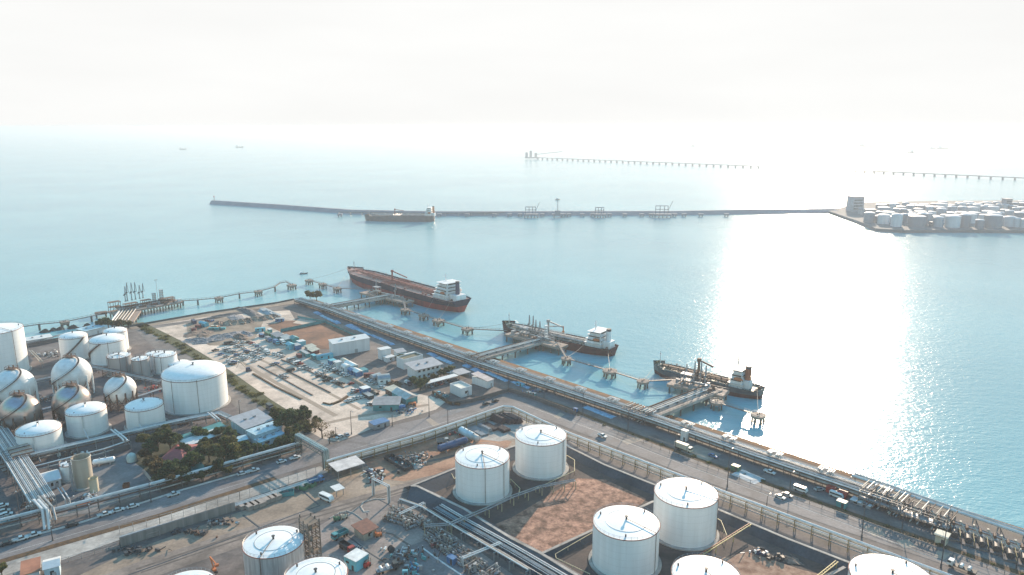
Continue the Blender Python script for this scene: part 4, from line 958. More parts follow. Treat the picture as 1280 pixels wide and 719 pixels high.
rack('far_jetty', 'thin jetty line in front of the breakwater', [W(424, 268.5, SEA), W(540, 270.5, SEA), W(655, 269, SEA)], 5, 5, (4.6,), [(0, 5, .9, M_walk)], 22, t=1.0, base=SEA)
farg = 'small dolphins along the breakwater jetty'
def fdol():
    t = thing('far_dolphin', 'dark distant dolphin', 'mooring dolphin', (0, 0, 0)); MB().box((0, 0, 4), (8, 7, 3)).build('deck_slab', M_far, t); MB().cyl((-2.5, 0, -2), (-2.5, 0, 3), .9).build('pile', M_far, t); MB().cyl((2.5, 0, -2), (2.5, 0, 3), .9).build('pile', M_far, t); return t
FD = proto(fdol)
for i, (x, wh) in enumerate(((425, 'ahead of the distant tanker'), (549, 'just behind the distant tanker stern'), (584, 'second behind the distant tanker'), (618, 'third behind the distant tanker'), (637, 'short of the first distant berth'), (650, 'touching the first distant berth'), (678, 'just right of the first distant berth'), (704, 'just right of the pole platform'), (711, 'second right of the pole platform'), (728, 'between the pole platform and middle berth'), (741, 'touching the middle distant berth'), (762, 'just right of the middle distant berth'), (781, 'second right of the middle berth'), (802, 'short of the last distant berth'), (814, 'touching the last distant berth'), (843, 'just right of the last distant berth'), (855, 'second right of the last distant berth'), (876, 'third right of the last distant berth'), (908, 'last one, in the bright glare'))):
    place(FD, W(x, 271, SEA), 0, 'small dark dolphin '+wh, None, farg)
for x, w_, hpx, lab in ((664, 18, 13, 'distant berth with crane, nearest the distant tanker'), (750, 15, 12, 'distant middle berth platform without crane'), (828, 22, 15, 'distant berth with tall portal frame, nearest the glare')):
    p = W(x, 272, SEA); s = scale_at(p); t = thing('far_berth', lab, 'platform', p, 0, 'distant berths'); w2 = w_*s; h = hpx*s
    MB().box((0, 0, 5), (w2, 12, 3)).build('deck_slab', M_far, t)
    for k in range(5): MB().cyl((-w2*.45+w2*.9*k/4, -4, -2), (-w2*.45+w2*.9*k/4, -4, 4), .9).build('pile', M_far, t)
    f = MB()
    for x2 in (-.4, -.15, .1, .3):
        f.beam((x2*w2, 0, 6), (x2*w2, 0, 6+h*.7), 1.0)
    f.beam((-.4*w2, 0, 6+h*.68), (.3*w2, 0, 6+h*.68), 1.2).beam((-.4*w2, 0, 6+h*.4), (.3*w2, 0, 6+h*.4), 1); f.build('steel_frame', M_far, t)
    if w_ != 15: MB().beam((.25*w2, 0, 8), (.55*w2, 0, 6+h*1.1), .8).build('crane_boom', M_steel, t)
p = W(697, 272, SEA); t = thing('far_mast_platform', 'distant small platform with one tall pole', 'platform', p); MB().box((0, 0, 5), (20, 9, 3)).build('deck_slab', M_far, t); MB().cyl((0, 0, 6), (0, 0, 33), .8, .4).build('pole', M_steel, t)
MB().box((0, 0, 9), (9, 6, 6)).build('cabin', M_far, t)
for k in (-6, 6): MB().cyl((k, 0, -2), (k, 0, 4), .9).build('pile', M_far, t)
def far_bridge(label, a, b, n, h=9):
    A, B = W(*a, SEA), W(*b, SEA); t = thing('far_trestle', label, 'jetty', A, ang(A, B), 'faint trestles near the horizon'); L = (B-A).length
    MB().box((L/2, 0, h), (L, 10, 2.6)).build('deck', M_far, t)
    for i in range(n+1): MB().box((L*i/n, 0, h/2-2), (4, 7, h+2)).build('pier', M_far, t)
far_bridge('faint trestle near the horizon, left of the glare', (672, 199.5), (948, 211), 36)
far_bridge('faint trestle near the horizon, right of the glare', (1058, 215.5), (1300, 227), 18, 8)
p = W(665, 199, SEA); t = thing('far_pier_head', 'faint pier head with cranes near the horizon', 'platform', p); MB().box((0, 0, 7), (70, 25, 6)).build('deck_slab', M_far, t)
for x, h in ((-26, 22), (-6, 30), (18, 20)): MB().box((x, 0, 10+h/2), (12, 9, h)).build('tower', M_far, t)
MB().beam((20, 0, 22), (150, 60, 34), 3).build('crane_boom', M_far, t)
# small boats far out
def boat():
    t = thing('far_boat', 'tiny boat', 'boat', (0, 0, 0)); h = MB()
    h.add([(-16, -4, 0), (14, -4, 0), (20, 0, 0), (14, 4, 0), (-16, 4, 0), (-17, -4.5, 4), (14, -4.5, 4.5), (23, 0, 6), (14, 4.5, 4.5), (-17, 4.5, 4)], [(0, 1, 6, 5), (1, 2, 7, 6), (2, 3, 8, 7), (3, 4, 9, 8), (4, 0, 5, 9), (5, 6, 7, 8, 9)])
    h.build('hull', M_hullgrey, t); MB().box((-8, 0, 7.5), (9, 6, 7)).build('wheelhouse', M_shipwhite, t); MB().cyl((2, 0, 4), (2, 0, 17), .5).build('mast', M_steel, t); return t
BT = proto(boat)
for x, y, sc, rz, lab in ((228, 187, 1.2, .3, 'tiny boat far out at the left'), (299, 184.5, 1.5, .1, 'tiny boat far out, second from the left'), (810, 174.5, 4, .05, 'faint ship just under the horizon left of the glare'), (833, 172.5, 3, 0, 'faint ship beside another under the horizon'), (865, 183, 1.8, 2, 'faint boat nearer than the two ships'), (1081, 183.5, 3.2, 0, 'faint ship right of the glare'), (1138, 191, 1.8, 1.5, 'tiny boat above the right trestle'), (1166, 186, 1.6, .4, 'faint boat beside the right ship'), (1178, 186.3, 2.2, .06, 'faint long ship at the right under the horizon'), (1047, 182.5, 1.5, .4, 'speck of a boat in the glare'), (697, 250, .35, .8, 'small boat by the breakwater'), (379, 342.5, .22, .4, 'buoy-like small boat near the bow dolphins')):
    place(BT, W(x, y, SEA), rz, lab, sc, 'small boats far out')
# island terminal at the right
IS = px((1036, 264.5), (1055, 271), (1075, 278), (1095, 286.5), (1130, 288.5), (1200, 288), (1290, 289), (1500, 292), (1900, 300), (1900, 262), (1500, 254), (1290, 251), (1150, 252), (1070, 254), (1046, 262))
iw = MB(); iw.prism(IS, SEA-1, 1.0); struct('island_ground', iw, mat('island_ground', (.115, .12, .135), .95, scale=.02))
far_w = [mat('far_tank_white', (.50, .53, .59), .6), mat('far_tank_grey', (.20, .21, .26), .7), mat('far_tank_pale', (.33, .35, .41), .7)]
def ftank(mi, dome):
    t = thing('far_tank', 'distant tank', 'tank', (0, 0, 0)); MB().lathe((0, 0, 0), [(1, 0), (1, 1)], 20).build('shell', far_w[mi], t, True)
    MB().lathe((0, 0, 0), [(1, 1), (.7, 1.06 if not dome else 1.2), (.01, 1.1 if not dome else 1.32)], 20).build('roof', far_w[0], t, True); return t
FT = [proto(ftank, i, 0) for i in range(3)]
fr = random.Random(11)
spots = []
for (x, y, w_, h) in ((1104, 279.5, 14, 11), (1120, 283, 13, 15), (1145, 283, 20, 13), (1152, 281, 13, 14), (1172, 283.5, 12, 12), (1190, 284, 17, 14), (1205, 283.5, 13, 15), (1224, 285, 10, 10), (1240, 284, 20, 15), (1262, 283, 13, 12), (1271, 284, 9, 11), (1282, 285, 12, 11)): spots.append((x, y, w_, h))
for row, y in enumerate((277.5, 272, 267.5, 263.5, 260.5)):
    x = 1086+row*7-(row % 2)*10+(4 if row else 0)
    while x < 1330:
        w_ = fr.uniform(9, 17)*(1-.07*row); spots.append((x, y+fr.uniform(-1, 1), w_, fr.uniform(7, 12)*(1-.08*row))); x += w_+fr.uniform(0, 3.5)
for i, (x, y, w_, h) in enumerate(spots):
    p = W(x, y, 1.0); s = scale_at(p)
    row = 'on the island waterfront' if i < 12 else 'in row %s behind the island waterfront' % ['one', 'two', 'three', 'four', 'five'][min(4, int((279.5-y)/4.3))]
    mi = (0 if i in (0, 1, 5, 10) else 1 if i in (3, 7, 8) else fr.randrange(3))
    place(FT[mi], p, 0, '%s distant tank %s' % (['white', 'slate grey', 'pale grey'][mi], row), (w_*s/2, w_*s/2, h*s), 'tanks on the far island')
def fblock(label, x, y, w_, h, d=1.0, m=None):
    p = W(x, y, 1.0); s = scale_at(p); t = thing('far_building', label, 'building', p, .1, 'buildings on the far island')
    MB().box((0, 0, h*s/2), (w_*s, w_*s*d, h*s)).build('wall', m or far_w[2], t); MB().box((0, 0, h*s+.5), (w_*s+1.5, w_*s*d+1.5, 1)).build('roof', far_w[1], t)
    g = MB()
    for k in range(4): g.box((0, -w_*s*d/2-.05, h*s*(.2+.2*k)), (w_*s*.8, .3, h*s*.06))
    g.build('window', M_glassd, t)
fblock('tall square tower block at the left end of the far island', 1068, 264, 14.5, 18, 1, far_w[2]); fblock('small square block rising above the tanks at the right', 1257, 263, 8, 14, 1, far_w[1])
fblock('low shed at the tip of the island', 1084, 268, 18, 6, .6); fblock('low wide block above the back tanks', 1112, 260, 14, 5, .6, far_w[1]); fblock('long flat roof at the back of the island', 1213, 258.5, 22, 4, .5); fblock('low grey block on the island waterfront', 1166, 283, 8, 5, .7, far_w[1])
fblock('flat hall behind the tank rows', 1232, 258.5, 18, 4.5, .6, far_w[1])

def line(label, a, b, sag=1.0):
    n = 8; mb = MB(a); pts = [a.lerp(b, i/n)-Vector((0, 0, sag*4*(i/n)*(1-i/n))) for i in range(n+1)]; mb.path(pts, .09, 5); tag(mb.build('mooring_line', M_beige), label, 'mooring line', 'mooring lines')
def onship(sh, x, y, z): return sh.matrix_basis @ Vector((x, y, z))
for lab, sh, L_, f, sy, z, to in (('line from the big tanker stern to the third square dolphin', SH1, L1, .03, 8, 10, dd['b3']), ('line from the big tanker quarter to the second square dolphin', SH1, L1, .12, 13, 10, dd['b2']), ('line from the big tanker bow to the inner bow dolphin', SH1, L1, .95, 4, 12.5, dd['d3']), ('line from the big tanker bow to the outer bow dolphin', SH1, L1, .96, 4, 12.5, dd['d1']), ('line from the middle tanker stern to the large round dolphin', SH2, L2, .02, 5, 6, dd['a2']), ('line from the middle tanker to the nearest round dolphin', SH2, L2, .2, 8, 6, dd['a1']), ('line from the middle tanker bow to the lone square dolphin', SH2, L2, .95, 2, 8, dd['b4']), ('line from the tanker in the glare to the last dolphin', SH3, L3, .02, 4, 6, dd['c2']), ('line from the tanker bow in the glare to the round dolphin', SH3, L3, .95, 2, 8, dd['a3'])):
    line(lab, onship(sh, f*L_, sy, z), to+Vector((0, 0, .6)))
# ---------------------------------------------------------------- vehicles
M_glass = mat('vehicle_glass', (.03, .04, .05), .15)
M_tyre = mat('tyre_rubber', (.02, .02, .02), .9)
PAINT = {'white': mat('car_white', (.70, .70, .69), .35, rand=.08), 'silver': mat('car_silver', (.38, .40, .42), .35, metal=.3, rand=.15), 'dark': mat('car_dark', (.035, .037, .042), .35, rand=.3),
         'red': mat('car_red', (.33, .035, .03), .4), 'blue': mat('car_blue', (.05, .16, .34), .4), 'teal': mat('teal_paint', (.05, .25, .28), .5), 'cyan': mat('cyan_paint', (.12, .42, .52), .5), 'green': mat('green_paint', (.06, .17, .10), .5), 'orange': M_orange, 'cream': mat('cream_paint', (.55, .50, .40), .5), 'maroon': mat('maroon_paint', (.16, .04, .04), .6), 'navy': M_navy, 'grey': mat('plain_grey', (.25, .26, .28), .6)}
def prof(mb, pts, w_, top=None):
    """side profile (x, z) extruded across width"""
    n = len(pts); vs = [Vector((x, -w_/2, z)) for x, z in pts]+[Vector((x, w_/2, z)) for x, z in pts]
    return mb.add(vs, [tuple(range(n)), tuple(range(2*n-1, n-1, -1))]+[(i, n+i, n+(i+1) % n, (i+1) % n) for i in range(n)])
def wheels(t, xs, w_, r=.33, name='wheel'):
    for x in xs:
        for s in (-1, 1): MB().cyl((x, s*w_/2-.11, r), (x, s*w_/2+.11, r), r, n=10).build(name, M_tyre, t)
def car(colr, kind):
    t = thing({'car': 'parked_car', 'pickup': 'pickup_truck', 'van': 'van'}[kind], kind, 'car' if kind == 'car' else kind.replace('pickup', 'pickup truck'), (0, 0, 0)); p = PAINT[colr]
    if kind == 'car':
        prof(MB(), [(-2.2, .35), (2.2, .35), (2.25, .75), (1.2, .95), (-1.7, 1.0), (-2.2, .9)], 1.75).build('body', p, t)
        prof(MB(), [(1.1, .95), (.5, 1.42), (-1.1, 1.45), (-1.75, .98)], 1.6).build('windows', M_glass, t)
        prof(MB(), [(.5, 1.42), (.4, 1.48), (-1.0, 1.5), (-1.1, 1.45)], 1.5).build('roof', p, t); wheels(t, (-1.35, 1.4), 1.6)
    elif kind == 'pickup':
        prof(MB(), [(-2.6, .5), (2.5, .5), (2.55, .9), (1.3, 1.1), (-.55, 1.1), (-.55, .8), (-2.55, .8)], 1.8).build('body', p, t)
        b = MB()
        for s in (-1, 1): b.box((-1.58, s*.85, .98), (2.0, .1, .4))
        b.box((-2.55, 0, .98), (.1, 1.8, .4)); b.build('load_bed', p, t)
        prof(MB(), [(1.25, 1.1), (.65, 1.68), (-.5, 1.7), (-.6, 1.1)], 1.65).build('windows', M_glass, t)
        prof(MB(), [(.68, 1.66), (.55, 1.76), (-.45, 1.78), (-.52, 1.68)], 1.6).build('roof', p, t); wheels(t, (-1.6, 1.6), 1.68, .37)
    else:
        prof(MB(), [(-2.9, .45), (2.6, .45), (2.7, 1.1), (2.2, 1.9), (1.9, 2.25), (-2.9, 2.25)], 1.95).build('body', p, t)
        prof(MB(), [(2.5, 1.3), (2.1, 1.95), (-2.6, 1.95), (-2.6, 1.3)], 2.0).build('windows', M_glass, t); wheels(t, (-1.9, 1.8), 1.85, .38)
    return t
_VP = {}
def veh(kind, colr, x, y, hd, label, group, sc=None):
    k = (kind, colr)
    if k not in _VP: _VP[k] = proto(car, colr, kind)
    p = W(x, y); p.z = .12
    return place(_VP[k], p, hd, label, sc, group)
HR = ang(W(100, 655), W(340, 585)); HC = ang(W(700, 515), W(1060, 650))
g = 'vehicles on the plant road'
for kind, c, x, y, lab in (('car', 'dark', 9, 681.5, 'dark car at the lower left end of the road'), ('pickup', 'white', 26, 676, 'white pickup behind the dark car at the lower left'), ('pickup', 'white', 42, 671, 'white pickup beside the dropping pipes'),
     ('car', 'dark', 90, 658, 'dark car alone on the road below the pipe rack'), ('pickup', 'white', 131, 645, 'first of three white cars below the beige tower yard'), ('car', 'white', 148, 639.5, 'middle of three white cars below the beige tower yard'), ('car', 'white', 166.5, 634.5, 'last of three white cars below the beige tower yard'),
     ('pickup', 'white', 217, 620, 'white pickup alone below the green roof'), ('car', 'white', 303, 593.5, 'white car behind another at the road narrowing'), ('pickup', 'white', 317, 590, 'white pickup ahead at the road narrowing'), ('car', 'white', 352, 578.5, 'white car just left of the pipe gantry'), ('pickup', 'white', 369, 574, 'white pickup nearest the pipe gantry')):
    veh(kind, c, x, y, HR, lab, g)
g = 'vehicles on the coastal road'
for kind, c, x, y, lab, h in (('car', 'dark', 607.5, 506, 'first of two cars turning at the road corner', HR), ('car', 'dark', 619, 502.5, 'second of two cars turning at the road corner', HR), ('pickup', 'white', 753, 546.5, 'white pickup heading down the coastal road', HC), ('car', 'white', 975, 623, 'left of two white cars side by side on the coastal road', HC), ('car', 'silver', 984, 620.5, 'right of two cars side by side on the coastal road', HC),
     ('van', 'white', 1001, 614.5, 'white van on the service road beside the lamp post', HC), ('pickup', 'white', 962, 592, 'white pickup near the pale slab by the coastal rack', HC), ('car', 'silver', 1024, 613.5, 'silver car near the red boxes', HC+1), ('van', 'white', 1046, 622, 'white van between the two red boxes', HC), ('car', 'blue', 891, 571.5, 'blue car on the service road by the lorry', HC), ('car', 'silver', 1077, 628, 'pale car beside the valve station', HC)):
    veh(kind, c, x, y, h, lab, g)
# the dirt car park: rows read off the photograph
LC = ang(W(310, 428), W(340, 446))
def z1(pts, ox, oy): return [(ox+a/12.8, oy+b/12.8) for a, b in pts]
rows = [('top row beside the blue huts', z1([(650, 100), (700, 116), (745, 140), (795, 165), (835, 192), (885, 212), (930, 240), (950, 285), (905, 228)], 260, 421)),
        ('long second row', z1([(460, 165), (530, 165), (570, 200), (612, 238), (655, 265), (700, 295), (760, 325), (805, 340), (845, 360), (790, 235), (780, 285), (720, 262)], 260, 421)),
        ('loose row by the rubble', z1([(290, 115), (335, 118), (445, 95), (560, 100), (420, 120)], 260, 421)),
        ('third row', z1([(280, 205), (322, 215), (352, 245), (390, 250), (425, 260), (310, 230)], 260, 421)),
        ('fourth row', z1([(460, 305), (510, 295), (535, 330), (590, 375), (622, 345), (560, 350)], 260, 421)),
        ('cluster behind the big domed tank', z1([(330, 402), (362, 445), (402, 425), (447, 412), (345, 378), (410, 450)], 260, 421)),
        ('strays by the verge', z1([(120, 232), (205, 292), (290, 328), (735, 402)], 260, 421)),
        ('pair at the kerb line', z1([(1040, 458), (1092, 442), (1182, 635), (1232, 665)], 260, 421)),
        ('group by the middle junction', z1([(1090, 292), (1132, 312), (1062, 282), (1190, 330), (1150, 270)], 260, 421)),
        ('dark line along the kerb', z1([(20, 243), (60, 260), (100, 280), (150, 312), (200, 318), (260, 362), (310, 385), (350, 408), (45, 428), (195, 400)], 360, 431)),
        ('lower line of wrecks', z1([(470, 458), (590, 438), (560, 485), (490, 515), (600, 535), (660, 545), (612, 590), (740, 595), (800, 625), (850, 643), (700, 575)], 360, 431)),
        ('bright row before the blue cubes', z1([(545, 335), (590, 362), (640, 383), (690, 395), (735, 415), (780, 445), (830, 460), (880, 478), (940, 505), (660, 350), (760, 400)], 360, 431)),
        ('five in the front row by the scrap', z1([(70, 537), (120, 522), (168, 504), (226, 492), (286, 478)], 430, 460.5)),
        ('few behind the front row', z1([(150, 398), (220, 383), (160, 362)], 430, 460.5)),
        ('spread along the huts', z1([(390, 205), (445, 220), (500, 258), (600, 315), (115, 258)], 430, 460.5)),
        ('pair of dark wrecks near the brown shed', z1([(400, 588), (480, 590)], 430, 460.5))]
ORD = ['first', 'second', 'third', 'fourth', 'fifth', 'sixth', 'seventh', 'eighth', 'ninth', 'tenth', 'eleventh', 'twelfth']
cr_ = random.Random(3)
for lab, pts in rows:
    for i, (x, y) in enumerate(pts):
        c = 'white' if 'front row by' in lab else 'dark' if 'wrecks' in lab and cr_.random() < .35 else cr_.choice(['white', 'white', 'white', 'silver', 'silver', 'dark', 'blue' if cr_.random() < .4 else 'silver', 'red' if cr_.random() < .3 else 'white'])
        k = cr_.choice(['car', 'car', 'pickup', 'van' if cr_.random() < .35 else 'car'])
        veh(k, c, x, y, LC+math.pi/2+cr_.uniform(-.08, .08), '%s %s, %s in the %s' % (c, {'car': 'car', 'pickup': 'pickup', 'van': 'van'}[k], ORD[i], lab), 'vehicles in the dirt car park', .95)
g = 'cars under the office carport'
for i, (x, y) in enumerate(((538, 484), (544, 482.3), (550, 480.7), (556, 479), (562, 477.3))):
    veh('car', ['silver', 'dark', 'red', 'silver', 'dark'][i], x, y, HR+math.pi/2, '%s car under the white carport, %s from the dark hedge' % (['silver', 'dark', 'red', 'silver', 'dark'][i], ORD[i]), g)
for i, (x, y, c) in enumerate(((549, 493, 'cyan'), (555, 494.5, 'dark'), (557.5, 497, 'teal'), (433.5, 545, 'silver'), (419.5, 546.5, 'dark'), (424.5, 547.5, 'white'))):
    veh('car', c, x, y, LC+i, '%s car %s' % (c, ['by the compound hedge, leftmost', 'by the compound hedge, middle', 'by the compound hedge, nearest the brown fence', 'under the blue-topped kiosk', 'at the scraggly trees, left one', 'at the scraggly trees, right one'][i]), 'cars in the compounds')
# lorries
def lorry(cab, load, kind, L=7.5):
    t = thing('lorry', 'lorry', 'lorry', (0, 0, 0)); P = PAINT
    prof(MB(), [(L/2-1.9, .7), (L/2, .7), (L/2, 1.7), (L/2-.35, 2.6), (L/2-1.9, 2.6)], 2.3).build('cab', P[cab], t)
    prof(MB(), [(L/2-1.2, 1.7), (L/2+.03, 1.7), (L/2-.3, 2.45), (L/2-1.2, 2.45)], 2.34).build('windscreen', M_glass, t)
    MB().box((-.6, 0, .85), (L-1.4, 1.2, .3)).build('chassis', M_dark, t)
    if kind == 'box': MB().box((-1.05, 0, 2.15), (L-2.4, 2.4, 2.3)).build('cargo_box', P[load], t)
    elif kind == 'flat':
        b = MB(); b.box((-1.05, 0, 1.12), (L-2.4, 2.4, .22)); b.box((.1*L, 0, 1.6), (.12, 2.3, .9)); b.build('flatbed', P[load], t)
        for k in (-1, 1): MB().cyl((-1.05+k*1.2, -.9, 1.75), (-1.05+k*1.2, .9, 1.75), .6, n=10).build('load_drum', P['white'], t)
    elif kind == 'tank': MB().cyl((-L/2+.2, 0, 2.0), (L/2-2.2, 0, 2.0), 1.15, n=16).build('tank', P[load], t, True)
    else:
        b = MB()
        for s in (-1, 1): b.box((-1.05, s*1.15, 1.7), (L-2.4, .12, 1.2))
        b.box((-1.05, 0, 1.15), (L-2.4, 2.3, .15)).box((-L/2+.15, 0, 1.7), (.12, 2.3, 1.2)).box((L/2-2.25, 0, 1.8), (.12, 2.3, 1.4)); b.build('tipper_body', P[load], t)
    wheels(t, (-L/2+.9, -L/2+2.1, L/2-1.1), 2.1, .48)
    return t
for cab, load, kind, L, x, y, h, lab in (('cream', 'cream', 'box', 9, 854.5, 563, HC, 'long cream lorry on the service road verge'), ('white', 'dark', 'flat', 9, 1202, 713, HC+math.pi, 'white-cabbed flat lorry with two white drums at the lower right'),
     ('navy', 'dark', 'box', 7, 338, 513, LC, 'navy lorry on the plant road beside the grey-roofed house'), ('navy', 'white', 'flat', 6, 510, 481, LC, 'small navy lorry at the junction by the dark hedge'),
     ('blue', 'blue', 'tip', 7, 395, 604, HR, 'bright blue tipper with orange load by the canopy'), ('teal', 'teal', 'tip', 6.5, 425, 672, -2.3, 'teal lorry with red mast beside the scaffold stair'), ('red', 'dark', 'tip', 7.5, 434, 688, -.75, 'red lorry with yellow arms below the teal lorry'),
     ('dark', 'grey', 'flat', 8, 484, 714, .5, 'black flat lorry near the coloured drums'), ('white', 'silver', 'tank', 7, 497, 512, .1, 'white tanker lorry beside the brown shed'), ('blue', 'grey', 'box', 7, 336, 427, LC, 'grey-backed blue lorry in the hut row'), ('cyan', 'blue', 'box', 7, 345.5, 430.5, LC, 'cyan and blue lorry in the hut row'), ('white', 'white', 'box', 6.5, 353.5, 430.5, LC, 'white lorry last of three in the hut row'),
     ('white', 'white', 'box', 6, 334, 443, LC, 'white lorry at the end of the top car row'), ('silver', 'silver', 'tip', 6, 553.5, 554.5, .2, 'small pale truck on the red soil near the blue vessel')):
    o = lorry(cab, load, kind, L); p = W(x, y); p.z = .12; o.location = p; o.rotation_euler = (0, 0, h); o['label'] = lab; o['group'] = 'lorries'
o = car('white', 'van'); o.location = W(408.5, 625.5)+Vector((0, 0, .1)); o.rotation_euler = (0, 0, -.62); o.scale = (1.25, 1.15, 1.15); tag(o, 'white minibus parked beside the small canopy')
# ---------------------------------------------------------------- huts and containers
def hut(label, x, y, L, Wd, h, rz, wall, roof, kind='flat', name='container', cat='container', group=None):
    p = W(x, y); p.z = .1; t = thing(name, label, cat, p, rz, group)
    MB().box((0, 0, h/2), (L, Wd, h)).build('wall', PAINT[wall], t)
    if kind == 'flat': MB().box((0, 0, h+.07), (L+.15, Wd+.15, .14)).build('roof', PAINT[roof], t)
    elif kind == 'mono': MB().box((0, 0, h+.35), (L+1, Wd+1.2, .18), rx=.09).build('roof', PAINT[roof], t)
    elif kind == 'round':
        r = MB(); r.add([Vector((s*L/2, Wd/2*math.cos(math.pi*k/8)*1.03, h+Wd*.32*math.sin(math.pi*k/8))) for s in (-1, 1) for k in range(9)], [(k, k+1, 10+k, 9+k) for k in range(8)]+[tuple(range(8, -1, -1)), tuple(range(9, 18))]); r.build('roof', PAINT[roof], t, True)
    else:
        r = MB(); r.add([(-L/2-.4, -Wd/2-.4, h), (L/2+.4, -Wd/2-.4, h), (L/2+.4, Wd/2+.4, h), (-L/2-.4, Wd/2+.4, h), (-L/2-.4, 0, h+Wd*.25), (L/2+.4, 0, h+Wd*.25)], [(0, 1, 5, 4), (2, 3, 4, 5), (0, 4, 3), (1, 2, 5), (3, 2, 1, 0)]); r.build('roof', PAINT[roof], t)
    MB().box((L*.2, -Wd/2-.03, 1.0), (1.0, .08, 2.0)).build('door', M_dark, t)
    if L > 4: MB().box((-L*.22, -Wd/2-.03, h*.6), (1.4, .08, .8)).build('window', M_glassd, t)
    return t
HG = 'huts and containers of the dirt lot'
